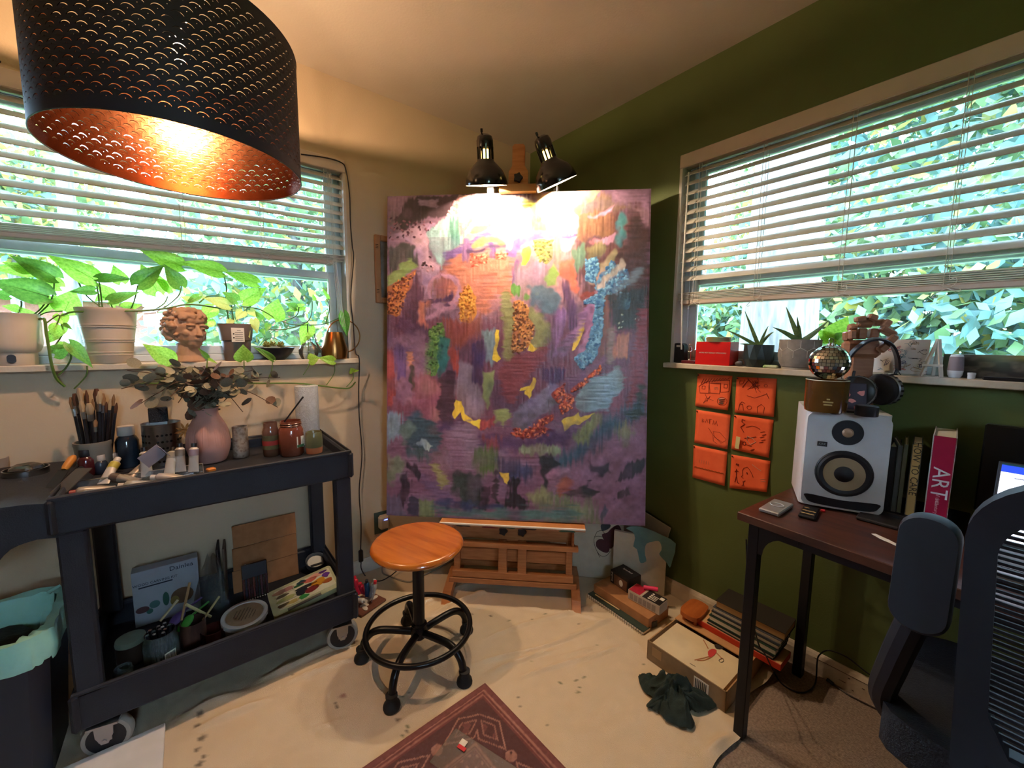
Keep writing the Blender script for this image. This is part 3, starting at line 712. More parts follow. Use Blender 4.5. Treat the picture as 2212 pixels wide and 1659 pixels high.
ebox('apron', 0, .038, zt-.068, .585, .014, .09); ebox('ledge', 0, -.008, zt-.120, .62, .028, .022); ebox('ledge_floor', 0, .02, zt-.128, .60, .05, .006)
ebox('tray', 0, -.008, zt-.012, .675, .075, .016); ebox('tray_edge', 0, -.046, zt-.008, .675, .006, .010, mat=mk('tray_white_edge', 'e8ded0', .5))
ebox('drawer_panel', 0, .055, .20, .55, .012, .06)
m = MB(); m.box(0, 0, 1.02, .075, .026, 1.84, bev=.002); m.build('mast', BEECH, ez, smooth=0, M=T(0, .062, .08, rx=-4.9) )
def star_knob(nm, M, r=.022, par=None):
    q = MB(); pl = [((r if k % 2 == 0 else r*.72)*math.cos(k*math.pi/5), (r if k % 2 == 0 else r*.72)*math.sin(k*math.pi/5)) for k in range(10)]
    q.prism(spoly(pl, 2), 0, .014); q.cyl(.008, -.02, .002, 10); return q.build(nm, BLKP, par or ez, smooth=50, M=M)
for s_ in (-.045, .045): star_knob('knob', T(s_, .030, zt-.066, rx=90))
topz = (CC+cu_*CHt/2)
tl = ME.inverted() @ topz                                          # top middle in easel frame
ebox('canvas_clamp', 0, tl.y+.004, tl.z+.010, .17, .062, .034, rx=-4.9, mat=mk('clamp_wood', 'c08a52', .5))
m = MB(); m.prism([(-.045, 0), (.045, 0), (.045, .07), (.035, .085), (.029, .095), (.029, .185), (.020, .195), (-.020, .195), (-.029, .185), (-.029, .095), (-.035, .085), (-.045, .07)], -.011, .011, T(0, tl.y+.012, tl.z+.025, rx=-4.9) @ Matrix(((1,0,0,0),(0,0,-1,0),(0,1,0,0),(0,0,0,1)))); m.build('mast_top', BEECH, ez, smooth=0)
star_knob('knob', T(0, tl.y-.002, tl.z+.062, rx=85))
PSM = [mk('paint_spot_red', '7a1f1c', .5), mk('paint_spot_green', '2c4634', .5), mk('paint_spot_dark', '2a1712', .5)]
for k, (x_, z_) in enumerate([(-.10, .014), (-.02, .010), (.08, .012), (.17, .009), (.26, .014), (-.22, .012), (.05, .008)]):
    m = MB(); m.sheet(spoly([(random.uniform(.6, 1.2)*.028*math.cos(t)*1.4, random.uniform(.3, 1)*.008*math.sin(t)) for t in np.linspace(0, 2*math.pi, 8, endpoint=False)], 2)); m.build('paint_spot', PSM[k % 3], ez, smooth=0, M=T(x_, -.0462, zt-z_-.004, rx=90))

# ---------------------------------------------------------------- the painting
GX, GY = 400, 500
U_, V_ = np.meshgrid(np.linspace(-CWd/2, CWd/2, GX), np.linspace(CHt/2, -CHt/2, GY))
W3 = np.array(CC)+U_[..., None]*np.array(cr)+V_[..., None]*np.array(cu_)-np.array(CAM)
dz_ = W3 @ np.array(_f)
# flat lay-out coordinates of the picture surface (its own perspective-free grid mapped to a sketch frame)
PX = ((W/2+FPX*(W3 @ np.array(_r))/dz_)-780)*3.253; PY = ((H/2-FPX*(W3 @ np.array(_u))/dz_)-270)*3.253
NSE = [vnoise((GY, GX), c_, 50+i) for i, c_ in enumerate([(8, 6), (25, 20), (70, 56), (160, 128), (24, 170), (200, 22)])]
ww = 26*(NSE[1]-.5)+16*(NSE[2]-.5); wv = 26*(vnoise((GY, GX), (25, 20), 61)-.5)+16*(vnoise((GY, GX), (70, 56), 62)-.5)
QX, QY = PX+ww, PY+wv
IMG = np.ones((GY, GX, 3))*lin(np.array((118, 86, 112))/255); HGT = np.zeros((GY, GX))
def sdpoly(pts):
    p = np.array(pts, float); d2 = np.full(QX.shape, 1e12); ins = np.zeros(QX.shape, bool)
    x0, x1, y0, y1 = p[:, 0].min()-40, p[:, 0].max()+40, p[:, 1].min()-40, p[:, 1].max()+40
    sel = (QX > x0) & (QX < x1) & (QY > y0) & (QY < y1); x = QX[sel]; y = QY[sel]; dd = np.full(x.shape, 1e12); ii = np.zeros(x.shape, bool)
    for i in range(len(p)):
        a, b = p[i-1], p[i]; e = b-a; wx, wy = x-a[0], y-a[1]; t = np.clip((wx*e[0]+wy*e[1])/(e@e+1e-9), 0, 1)
        dd = np.minimum(dd, (wx-e[0]*t)**2+(wy-e[1]*t)**2)
        c_ = (a[1] > y) != (b[1] > y); ii ^= c_ & (x < (b[0]-a[0])*(y-a[1])/(b[1]-a[1]+1e-12)+a[0])
    s_ = np.full(QX.shape, 1e6); s_[sel] = np.sqrt(dd)*np.where(ii, -1, 1); return s_
def sdline(pts, w):
    p = np.array(pts, float); dd = np.full(QX.shape, 1e12)
    for i in range(len(p)-1):
        a, b = p[i], p[i+1]; e = b-a; wx, wy = QX-a[0], QY-a[1]; t = np.clip((wx*e[0]+wy*e[1])/(e@e+1e-9), 0, 1)
        dd = np.minimum(dd, (wx-e[0]*t)**2+(wy-e[1]*t)**2)
    return np.sqrt(dd)-w/2
PK = [0]
def lay(sd, c, soft=10, a=.94, tex=.22, h=1.0):
    PK[0] += 1; k = PK[0]
    n = np.roll(NSE[(4, 5, 2, 4)[k % 4]], (k*37 % GY, k*53 % GX), (0, 1)); soft = soft*(1.0 if soft <= 6 else 2.0); n1 = np.roll(NSE[1], (k*71 % GY, k*29 % GX), (0, 1))
    sd = sd+(.9*soft+6)*(n-.5)*(0 if soft <= 6 else 1); m_ = np.clip(.5-sd/soft, 0, 1); m_ = m_*m_*(3-2*m_)*a*np.clip(.62+.75*n1, 0, 1)
    hs = np.array([.10*math.sin(k*2.1), .06*math.sin(k*1.3+1), .12*math.sin(k*.9+2)]); col = lin(np.array(c)/255)*(1+tex*2.4*(n-.5)[..., None]+.45*(n1-.5)[..., None]+hs*(n1-.5)[..., None]*4*min(1, tex*5))
    IMG[:] = IMG*(1-m_[..., None])+col*m_[..., None]
    HGT[:] = HGT*(1-m_)+m_*(h*(.4+.9*n))
def pl(c, pts, soft=10, **k): lay(sdpoly(pts), c, soft, **k)
def ln(c, w, pts, soft=10, **k): lay(sdline(pts, w), c, soft, **k)
def ci(c, x, y, r, soft=8, **k): lay(np.hypot(QX-x, QY-y)-r, c, soft, **k)
def dots(cs, pts, n, r, base=None):
    if base is not None: pl(base, pts, 6)
    p = np.array(pts, float); lo_, hi_ = p.min(0), p.max(0); rr = np.random.default_rng(int(abs(p.sum())) % 9999); sd = sdpoly(pts); ins = sd < -2
    got = 0
    for _ in range(n*4):
        if got >= n: break
        x, y = lo_+rr.random(2)*(hi_-lo_); iy, ix = np.unravel_index(np.argmin((QX-x)**2+(QY-y)**2), QX.shape) if False else (None, None)
        # test against polygon
        j = False
        for i in range(len(p)):
            a, b = p[i-1], p[i]
            if (a[1] > y) != (b[1] > y) and x < (b[0]-a[0])*(y-a[1])/(b[1]-a[1]+1e-12)+a[0]: j = not j
        if not j: continue
        got += 1; c = cs[rr.integers(len(cs))]; q = r*(.7+.6*rr.random()); el = rr.random()*3.14
        s_ = slice(None)
        msk = (np.abs(PX-x) < q*2.2) & (np.abs(PY-y) < q*2.2)
        dx_, dy_ = PX[msk]-x, PY[msk]-y; u1 = dx_*math.cos(el)+dy_*math.sin(el); v1 = -dx_*math.sin(el)+dy_*math.cos(el)
        k = np.clip(.5-(np.hypot(u1, v1*1.5)-q)/4, 0, 1); IMG[msk] = IMG[msk]*(1-k[:, None])+lin(np.array(c)/255)*k[:, None]; HGT[msk] = np.maximum(HGT[msk], 1.6*k)
def o2(pts): return [(x, y+1464) for x, y in pts]
# broad grounds
pl((150,108,135), [(180,500),(900,480),(900,1500),(180,1500)], 60); pl((205,140,150), [(700,700),(1500,600),(1520,1250),(700,1350)], 90)
pl((96,62,66), [(1480,640),(2045,560),(2030,1500),(1650,1500),(1500,1000)], 60); pl((112,66,92), [(180,1300),(1100,1400),(1900,1300),(2000,2200),(180,2200)], 80)
pl((126,92,124), o2([(180,640),(2000,560),(2000,1340),(180,1300)]), 90); pl((138,100,130), o2([(1400,820),(2000,640),(1995,1340),(1500,1300)]), 60)
pl((140,104,120), [(189,507),(480,500),(420,640),(300,740),(200,700)]); pl((54,42,44), [(330,520),(560,500),(790,500),(760,560),(640,620),(560,660),(470,660),(380,700),(300,740),(230,680),(290,580)])
pl((150,120,150), [(395,530),(540,520),(520,590),(420,580)]); pl((180,140,182), [(230,760),(380,720),(520,690),(470,800),(470,960),(560,1000),(450,1180),(410,1000),(360,840)])
dots([(236,170,186),(214,140,160)], [(690,505),(790,510),(780,620),(740,740),(690,700),(600,640),(640,570)], 90, 11, (172,126,126)); dots([(70,34,52),(150,90,110)], [(200,640),(520,690),(500,780),(330,800),(200,820)], 60, 9)
dots([(60,36,44),(200,140,160)], [(420,920),(500,930),(520,1040),(440,1050)], 12, 9); pl((62,68,66), [(190,850),(300,830),(380,850),(385,930),(400,1010),(330,990),(280,970),(240,1020),(200,1060)])
pl((128,158,78), [(183,1075),(240,1010),(290,960),(360,950),(400,1010),(330,1050),(260,1100),(183,1160)]); dots([(120,52,34),(236,142,64),(90,40,30)], [(183,1160),(270,1085),(390,1030),(340,1130),(300,1250),(280,1340),(183,1335)], 150, 9, (206,110,54))
pl((148,186,192), [(500,720),(620,640),(660,640),(710,780),(700,850),(600,880),(560,1000),(520,980),(470,850),(480,760)]); pl((72,124,120), [(640,650),(665,650),(708,780),(700,850),(640,860),(620,760)], 26)
pl((156,132,104), [(790,510),(840,500),(820,620),(760,720),(730,745),(770,620)]); pl((226,168,196), [(840,500),(930,500),(930,610),(800,710),(720,800),(740,740),(820,640)])
pl((228,214,214), [(925,498),(1190,510),(1195,640),(1180,720),(1080,690),(940,660)], 24); pl((200,148,208), [(900,700),(960,670),(1100,690),(1200,740),(1190,790),(1100,830),(1030,890),(1000,800),(930,780)], tex=.4)
ln((170,190,84), 56, [(905,605),(890,680),(855,725),(805,752)]); pl((196,156,104), [(1200,485),(1680,452),(1640,510),(1530,570),(1430,570),(1330,610),(1250,570)], 26)
pl((182,196,66), [(1125,560),(1160,520),(1230,545),(1290,600),(1350,560),(1400,570),(1330,680),(1310,740),(1270,785),(1220,760),(1190,680),(1200,600)]); ci((120,106,50), 1262, 672, 22)
pl((120,110,50), [(1140,540),(1200,530),(1200,570),(1150,572)], 16); pl((228,124,74), [(1470,600),(1535,555),(1545,660)]); pl((236,156,166), [(1385,565),(1545,660),(1530,705),(1395,655),(1330,760),(1310,740)])
pl((202,154,222), [(1390,650),(1530,710),(1520,760),(1410,775)]); pl((120,88,160), [(1410,775),(1520,760),(1515,785),(1410,800)], 8); pl((222,176,206), [(1405,795),(1520,790),(1440,900),(1408,880)])
pl((116,92,80), [(1540,560),(1700,468),(1760,540),(1900,580),(1780,610),(1640,620),(1560,640)], 20); pl((132,90,68), [(1530,650),(1640,600),(1760,620),(1800,700),(1760,790),(1640,790),(1560,835),(1520,800)], tex=.35)
pl((150,110,140), [(1750,448),(2043,442),(2038,640),(1950,560),(1790,560)], 30); pl((202,134,172), [(1600,650),(1780,570),(1760,610),(1640,660)]); pl((198,134,164), [(1590,830),(1780,770),(1760,830),(1640,860)])
pl((146,108,128), [(1900,580),(2035,600),(2030,720),(1960,660)], 20); pl((66,50,52), [(1900,650),(1960,660),(1990,720),(2030,760),(2020,1300),(1900,1440),(1800,1450),(1760,1200),(1850,1100),(1790,900),(1880,780)], 30)
ln((64,124,140), 54, [(1832,650),(1826,740),(1812,830)], 18); pl((94,126,114), [(1480,880),(1560,840),(1570,960),(1530,1040),(1490,960)], 14); pl((136,126,90), [(1580,880),(1680,820),(1730,870),(1700,920),(1600,960)], 16)
# warm middle
pl((218,126,100), [(640,930),(760,880),(1080,890),(1060,1060),(1080,1230),(950,1200),(880,1320),(760,1300),(640,1250),(560,1180),(560,1030)], 30, tex=.3)
pl((232,112,80), [(1380,980),(1480,930),(1510,1060),(1530,1190),(1440,1080),(1390,1050)]); ln((222,136,112), 70, [(730,1080),(830,1010),(1000,960)], 16); pl((150,90,90), [(560,1040),(650,1060),(600,1220),(520,1240),(490,1130)], 30)
for a_ in [((112,82,152),54,[(590,915),(760,860),(900,780)]), ((128,88,164),54,[(1060,900),(1105,820),(1210,790),(1340,775)]), ((108,78,152),50,[(890,790),(935,910)]), ((134,94,146),44,[(745,820),(740,940)]), ((78,56,96),30,[(765,895),(900,865),(1010,850)]), ((226,152,92),30,[(800,850),(905,805),(1000,835)]), ((220,138,120),60,[(1372,680),(1370,970)]), ((120,84,140),40,[(1080,960),(1090,1150)])]: ln(*a_)
dots([(248,160,130),(200,70,50)], [(765,905),(890,905),(890,960),(770,1005)], 40, 9, (226,102,76)); dots([(248,160,130),(200,70,50)], [(950,895),(1030,895),(1025,940),(960,940)], 22, 9, (226,102,76))
pl((160,130,156), [(1090,980),(1230,960),(1330,1010),(1300,1120),(1180,1150),(1170,1240),(1080,1230)], 16); pl((248,204,24), [(1125,875),(1178,856),(1186,890),(1160,985),(1118,988)], 6, tex=.05)
dots([(186,186,92),(92,92,40),(150,150,70)], [(1205,815),(1340,810),(1335,960),(1300,985),(1240,950),(1210,880)], 90, 9, (138,138,64))
pl((130,170,74), [(1298,1070),(1350,978),(1392,1050),(1360,1125),(1310,1120)]); ci((94,144,64), 1090, 1168, 38); ci((94,144,64), 1165, 1203, 26); ci((246,200,40), 1238, 1193, 17, 5)
lay(np.abs(np.hypot((QX-580)*1.05, (QY-1165)*.95)-108)-19, (194,136,170), 12); ln((194,136,170), 34, [(470,1360),(560,1300),(650,1235)]); ln((80,52,92), 26, [(525,1245),(600,1210),(635,1190)]); ln((80,52,92), 30, [(590,1270),(630,1180)])
pl((78,112,138), [(1190,1120),(1300,1120),(1420,1210),(1390,1300),(1300,1350),(1240,1290),(1190,1250)], 20); dots([(176,96,24),(236,170,60)], [(688,1190),(750,1108),(800,1200),(796,1330),(760,1390),(700,1370),(683,1250)], 110, 9, (222,144,44))
pl((150,72,64), [(560,1350),(700,1380),(860,1300),(800,1500),(640,1570),(580,1450)], 30); ln((140,140,84), 80, [(1020,1215),(1030,1400),(1042,1620)], 16); ln((142,146,92), 88, [(1195,1320),(1290,1440),(1240,1550)], 16)
dots([(112,62,30),(220,150,70),(90,50,26)], [(1080,1240),(1120,1230),(1180,1280),(1170,1350),(1222,1420),(1190,1540),(1110,1612),(1060,1590),(1070,1400),(1065,1280)], 210, 9, (192,118,54))
pl((94,58,84), [(380,1060),(440,1180),(410,1300),(330,1420),(280,1390),(320,1180)]); ln((88,56,84), 40, [(390,1300),(490,1240)]); ln((96,62,94), 90, [(300,1400),(470,1490)]); ln((88,58,88), 60, [(370,1330),(440,1480)]); pl((208,124,98), [(420,1250),(470,1240),(450,1420),(400,1390)], 20)
dots([(122,164,78),(52,84,42),(90,140,60)], [(480,1440),(560,1380),(590,1460),(560,1640),(530,1770),(440,1755),(440,1640),(410,1560),(470,1530)], 200, 9, (88,128,64))
pl((44,116,120), [(542,1500),(618,1498),(624,1640),(560,1790),(530,1740)]); ln((30,80,90), 12, [(545,1560),(618,1560)]); pl((126,148,168), [(850,1450),(930,1420),(930,1560),(925,1700),(880,1640)], 16)
pl((248,208,28), [(940,1440),(962,1440),(955,1580),(987,1640),(960,1672),(920,1650),(930,1560)], 6, tex=.05); pl((244,204,34), [(1530,1370),(1570,1348),(1560,1440),(1510,1580),(1480,1592),(1490,1500)], 6, tex=.05); pl((244,204,34), [(1155,1592),(1190,1528),(1230,1580),(1200,1602)], 6, tex=.05)
for a_ in [((134,94,156),70,[(1340,1590),(1410,1320)]), ((146,100,156),60,[(1410,1590),(1600,1290)]), ((176,116,166),58,[(1560,1620),(1632,1260)]), ((92,60,110),60,[(1440,1120),(1480,1260),(1470,1400)]), ((116,76,64),62,[(1732,1220),(1690,1600)]), ((140,120,114),50,[(1755,1440),(1745,1650)])]: ln(*a_, soft=18, tex=.5)
ln((170,150,128), 52, [(1620,1085),(1785,905)]); BLU = [(120,182,220),(46,98,154),(80,140,190)]
for q_ in ([(1580,950),(1650,930),(1672,1000),(1640,1110),(1580,1090)], [(1640,1110),(1760,960),(1865,1020),(1890,1120),(1760,1190),(1660,1190)], [(1808,1180),(1892,1180),(1880,1292),(1808,1292)], [(1640,1130),(1720,1130),(1705,1300),(1690,1480),(1640,1650),(1560,1720),(1490,1640),(1570,1600),(1610,1480),(1645,1300)], [(1560,1220),(1640,1210),(1640,1250),(1570,1255)]): dots(BLU, q_, int(len(q_)*30), 10, (74,134,180))
ln((172,160,150), 46, [(1670,1130),(1842,968)]); ln((106,126,146), 54, [(1800,1165),(1955,1030)], 24); ln((150,60,50), 46, [(1560,1200),(1640,1180)])
pl((42,54,56), [(1755,1170),(1800,1180),(1960,1130),(2022,1140),(1990,1300),(1920,1440),(1800,1450),(1755,1420)], 24); dots([(150,170,160)], [(1800,1330),(1960,1330),(1940,1420),(1800,1440)], 7, 8)
pl((210,136,106), [(1790,1480),(1885,1470),(1870,1640),(1780,1640)], 16); pl((126,50,60), [(1955,1290),(2022,1280),(1995,2000),(1885,1980),(1895,1660),(1940,1450)], 18)
# lower half
pl((146,102,134), o2([(185,20),(440,0),(480,120),(440,480),(260,480),(185,300)]), 30); pl((148,62,66), o2([(180,120),(232,90),(228,500),(180,520)]), 14); pl((100,72,126), o2([(240,60),(330,100),(315,300),(240,320)]), 14); pl((212,136,108), o2([(330,130),(372,120),(372,230),(335,230)]), 10)
ln((48,58,48), 42, o2([(365,250),(365,330),(405,440),(490,415)])); pl((156,96,110), o2([(380,300),(480,290),(560,380),(560,480),(590,620),(500,620),(430,540),(360,470)]), 20); pl((170,66,60), o2([(620,90),(690,120),(690,300),(640,260)]), 14)
pl((64,46,62), o2([(560,330),(600,250),(650,280),(665,360),(640,560),(640,640),(580,665),(540,520)])); ln((70,50,100), 60, o2([(580,660),(660,640),(700,600)]), 20); pl((140,120,142), o2([(690,200),(780,220),(780,330),(860,420),(880,560),(800,600),(720,560),(660,440)]), 16)
pl((66,48,98), o2([(775,80),(862,50),(872,220),(850,360),(790,340)])); pl((138,62,72), o2([(980,260),(1080,170),(1300,90),(1290,190),(1200,290),(1100,440),(1060,500),(980,420)]), 22); pl((142,158,100), o2([(858,270),(940,265),(932,400),(900,530),(860,460)]))
pl((248,208,44), o2([(655,468),(700,468),(722,550),(790,608),(838,590),(852,600),(832,670),(790,642),(720,602),(690,545),(655,598),(638,575)]), 6, tex=.05); pl((172,66,70), o2([(850,600),(940,590),(950,640),(870,680),(830,672)])); pl((148,158,92), o2([(936,542),(1020,520),(1050,580),(1010,652),(952,622)]))
pl((126,116,152), o2([(1055,560),(1200,450),(1340,330),(1390,370),(1380,480),(1330,560),(1200,620),(1120,690),(1060,650)]), 16, tex=.35); pl((248,208,44), o2([(1212,315),(1236,318),(1222,380),(1196,440),(1180,460),(1150,430),(1168,408),(1122,402),(1128,384),(1180,374)]), 6, tex=.05)
pl((70,48,100), o2([(1300,240),(1440,250),(1420,330),(1330,350),(1280,320)]), 18); pl((112,70,110), o2([(1440,330),(1700,160),(1720,200),(1480,420)]), 20)
OR = [(244,126,74),(112,28,22),(210,80,44)]
for q_ in ([(1475,405),(1682,230),(1688,272),(1560,375),(1490,412)], [(1350,430),(1440,345),(1425,420),(1505,450),(1480,525),(1410,568),(1390,500)], [(1045,700),(1090,655),(1130,682),(1350,560),(1352,612),(1280,652),(1352,690),(1280,742),(1130,738)]): dots(OR, o2(q_), 110, 9, (152,52,38))
pl((124,158,178), o2([(1510,440),(1640,310),(1740,290),(1790,235),(1862,320),(1780,460),(1740,545),(1560,550),(1500,500)]), 12, tex=.35); pl((236,206,58), o2([(1412,622),(1500,582),(1525,542),(1532,580),(1645,568),(1560,612),(1418,672)]), 6, tex=.05)
ln((50,88,114), 100, o2([(1400,900),(1600,790),(1780,640),(1950,520)]), 40); ln((128,142,92), 92, o2([(1540,740),(1655,610)]), 20); pl((40,56,50), o2([(1955,370),(1998,360),(1992,570),(1900,620),(1850,560),(1940,500)]), 20); ln((84,58,106), 90, o2([(830,760),(1100,790),(1400,720),(1500,690)]), 40); pl((150,76,72), o2([(860,740),(990,750),(980,820),(900,810)]), 30)
pl((120,150,176), o2([(176,560),(285,555),(270,700),(176,800)]), 20); pl((50,82,98), o2([(280,640),(400,560),(520,620),(580,720),(540,820),(420,850),(330,780)]), 20); pl((96,118,116), o2([(250,680),(330,620),(390,660),(300,780)]), 20); pl((164,190,200), o2([(395,770),(430,728),(505,780),(480,832)]), 8); ln((60,84,100), 60, o2([(350,830),(480,880)]), 24)
pl((140,114,146), o2([(590,700),(680,615),(760,620),(830,700),(820,800),(780,960),(620,930),(600,800)]), 24); pl((150,110,140), o2([(490,860),(600,820),(640,940),(560,960)]), 30); ci((82,114,60), 880, o2([(0,895)])[0][1], 92, 30); pl((62,66,104), o2([(960,890),(1080,880),(1220,950),(1150,1040),(980,1010)]), 30)
pl((110,84,126), o2([(380,960),(640,1100),(660,1200),(500,1150)]), 30); pl((44,64,60), o2([(615,980),(680,945),(740,990),(830,985),(852,1020),(830,1220),(700,1220),(650,1100)]), 22)
for q_, c_ in (([(835,1080),(905,1080),(890,1235),(828,1235)], (30,34,42)), ([(1050,1000),(1130,1040),(1100,1120),(1172,1180),(1140,1240),(995,1232),(1040,1120)], (32,36,44)), ([(948,950),(972,1060),(965,1215),(915,1150)], (34,46,46)), ([(1250,855),(1330,848),(1392,920),(1320,960),(1300,1000),(1312,1112),(1288,1105),(1268,940)], (38,46,52)), ([(308,912),(400,925),(432,1000),(400,1032),(350,960)], (42,40,54)), ([(288,1000),(330,960),(342,1100),(300,1242),(252,1140)], (40,38,52)), ([(345,1140),(412,1165),(412,1292),(325,1285)], (50,56,76)), ([(1598,900),(1640,930),(1748,895),(1742,970),(1690,1002),(1620,970)], (44,52,64)), ([(1858,922),(1995,888),(1992,942),(1900,1022),(1795,1034),(1830,980)], (46,54,66)), ([(1798,1112),(1882,1074),(1882,1132),(1788,1162)], (38,58,54)), ([(1405,1152),(1500,1090),(1625,1038),(1602,1082),(1684,1110),(1620,1168),(1540,1130),(1440,1168)], (38,46,50))): pl(c_, o2(q_), 10)
pl((232,196,64), o2([(968,980),(1042,978),(1040,1058),(1010,1052)]), 6, tex=.05); ln((146,160,128), 50, o2([(1140,825),(1380,815)]), 14, tex=.4); pl((134,142,104), o2([(1170,1130),(1270,1085),(1400,1150),(1350,1210),(1190,1195)]), 20); pl((138,142,96), o2([(488,915),(545,920),(622,1040),(570,1100),(530,1000)]), 14)
pl((118,128,108), o2([(176,860),(290,865),(305,960),(190,1085)]), 20); pl((116,110,146), o2([(172,1130),(260,1150),(320,1285),(172,1285)]), 20); pl((108,124,84), o2([(415,1160),(512,1175),(522,1295),(410,1292)]), 14); pl((164,92,76), o2([(1355,1060),(1440,1018),(1500,1040),(1470,1092),(1385,1155)]), 16); ln((164,126,164), 36, o2([(1320,995),(1450,960)]), 16, tex=.5)
pl((122,130,108), o2([(1780,690),(1860,620),(1945,700),(1850,785)]), 30); pl((114,124,104), o2([(1250,1180),(1600,1180),(1680,1330),(1300,1330)]), 50); pl((70,116,120), o2([(520,1225),(800,1235),(1500,1225),(1560,1290),(1400,1330),(560,1300)]), 34); pl((54,70,118), o2([(520,1190),(660,1175),(1000,1220),(560,1240)]), 24); pl((70,80,98), o2([(1685,1292),(1722,1205),(1742,1240),(1710,1325)]), 8)
IMG *= (1+.25*(NSE[3]-.5))[..., None]
IMG = np.clip(IMG, 0, 1)**.94; IMG = IMG*.92+.08*IMG.mean(-1, keepdims=True)
hh = .0013*HGT+.0003*NSE[3]
hh[:2] = 0; hh[-2:] = 0; hh[:, :2] = 0; hh[:, -2:] = 0
cv_ = thing('large_canvas', 'large abstract canvas in purple, orange and green standing on the easel', 'painting', M=Mcan)
gridmesh('painted_front', np.stack([U_, V_, hh+.0006], -1)[::-1], attr_mat('oil_paint', r=.38, bump=.12, bsc=260), np.clip(IMG, 0, 1)[::-1], cv_)
m = MB(); m.box(0, 0, -.019, CWd, CHt, .038, bev=.002); m.build('stretched_canvas', mk('raw_canvas_edge', 'cfc6bb', .8), cv_, smooth=0)
m = MB()
for s_ in (-1, 1): m.box(s_*(CWd/2-.025), 0, -.030, .045, CHt-.01, .018); m.box(0, s_*(CHt/2-.025), -.030, CWd-.1, .045, .018)
m.build('stretcher_bars', BEECH, cv_, smooth=0)

# ---------------------------------------------------------------- clip lamps on the canvas top
LAMPB = mk('lamp_black', '0e0c0d', .22, coat=.5); ALU = mk('reflector_inside', 'd8d4cc', .3, m=.9)
def clip_lamp(label, M, tilt_arm):
    t = thing('clip_lamp', label, 'lamp', M=M)                    # local: z along the lamp axis away from the mouth, origin at the mouth
    prof = [(.090, 0), (.091, .006), (.086, .030), (.072, .058), (.050, .080), (.037, .092), (.035, .100)]
    m = MB(); m.lathe(prof, 40, cap=False); m.build('reflector', LAMPB, t)
    m = MB(); m.lathe([(r_-.002, z_+.0005) for r_, z_ in prof][::-1], 40, cap=False); m.build('reflector_lining', ALU, t)
    m = MB(); m.lathe([(.0, .094), (.034, .094), (.034, .097), (.0, .097)], 24, cap=False); m.build('baffle', ALU, t)  # disc added to cut the light leaking up to the ceiling
    m = MB(); n = 14                                              # vented collar: separate ribs
    for k in range(n):
        a = 2*math.pi*k/n; m.box(.0335, 0, .122, .003, .0065, .046, T(rz=math.degrees(a)))
    m.build('vent_ribs', LAMPB, t, smooth=0)
    m = MB(); m.lathe([(.035, .144), (.035, .168), (.030, .184), (.018, .192), (.0, .193)], 24, cap=False); m.build('cap', LAMPB, t)
    m = MB(); m.cyl(.003, .19, .202, 8, T(.012, 0, 0)); m.cyl(.005, .199, .212, 8, T(.012, 0, 0)); m.build('switch', BLKP, t)
    m = MB(); m.lathe([(.014, .16), (.014, .138)], 14); m.build('bulb_base', mk('bulb_base', 'c8c0b0', .4), t)
    m = MB(); m.lathe([(.0, .030), (.018, .034), (.028, .050), (.029, .064), (.022, .088), (.0165, .093)], 18, cap=False); m.build('bulb', glass_mat('clip_bulb_glass', (1, .97, .9), .1, 0), t)
    m = MB(); m.sph((0, 0, .070), .011, 10, sc=(1, 1, 2)); m.build('filament', mk('clip_filament', 'ffdc8a', .3, emit=22), t)
    m = MB(); m.lathe([(.017, .098), (.016, .136)], 14); m.build('glowing_neck', mk('neck_glow', 'ffd070', .3, emit=5), t)
    l_ = bpy.data.lights.new('clip_light', 'POINT'); l_.energy = CLIP_W; l_.color = WARM2; l_.shadow_soft_size = .02
    lo_ = bpy.data.objects.new('clip_light', l_); COL.objects.link(lo_); lo_.parent = t; lo_.location = (0, 0, .058)
    Mi = M.inverted(); R3 = lambda q: Mi @ q
    return t
topm = CC+cu_*CHt/2
def lamp_at(px, py, fwd, up_tilt, side_tilt, label):
    # mouth centre: on the sight plane a little in front of the canvas top edge
    o, d = CAM, (_f+_r*((px-W/2)/FPX)-_u*((py-H/2)/FPX))
    q = o+d*(((topm+en*fwd)-o).dot(en)/d.dot(en))
    ax = (Vector((0,0,1))+en*up_tilt+er*side_tilt).normalized()
    M = look(q, ax, up=en); t = clip_lamp(label, M, 0)
    # spring clip gripping the canvas edge
    base = q-en*(fwd-.0); base = topm+er*((q-topm).dot(er)); Mi = M.inverted()
    m = MB()
    for s_ in (-1, 1):
        m.bar(Mi @ (base+en*(.010*s_+.002-.018)+Vector((0,0,-.035))), Mi @ (base+en*(.030*s_-.018)+Vector((0,0,.035))), .030, .003)
    m.bar(Mi @ (base+Vector((0,0,.03))-en*.018), Mi @ (q+ax*.06), .008, .008)
    m.build('spring_clip', STEEL, t, smooth=0)
    return t
lamp_at(1051, 401, .125, .32, 0, 'black clip lamp pointing straight down at the canvas, left of the mast')
l2 = lamp_at(1203, 398, .125, .32, -.42, 'black clip lamp tilted toward the green wall on the canvas top')
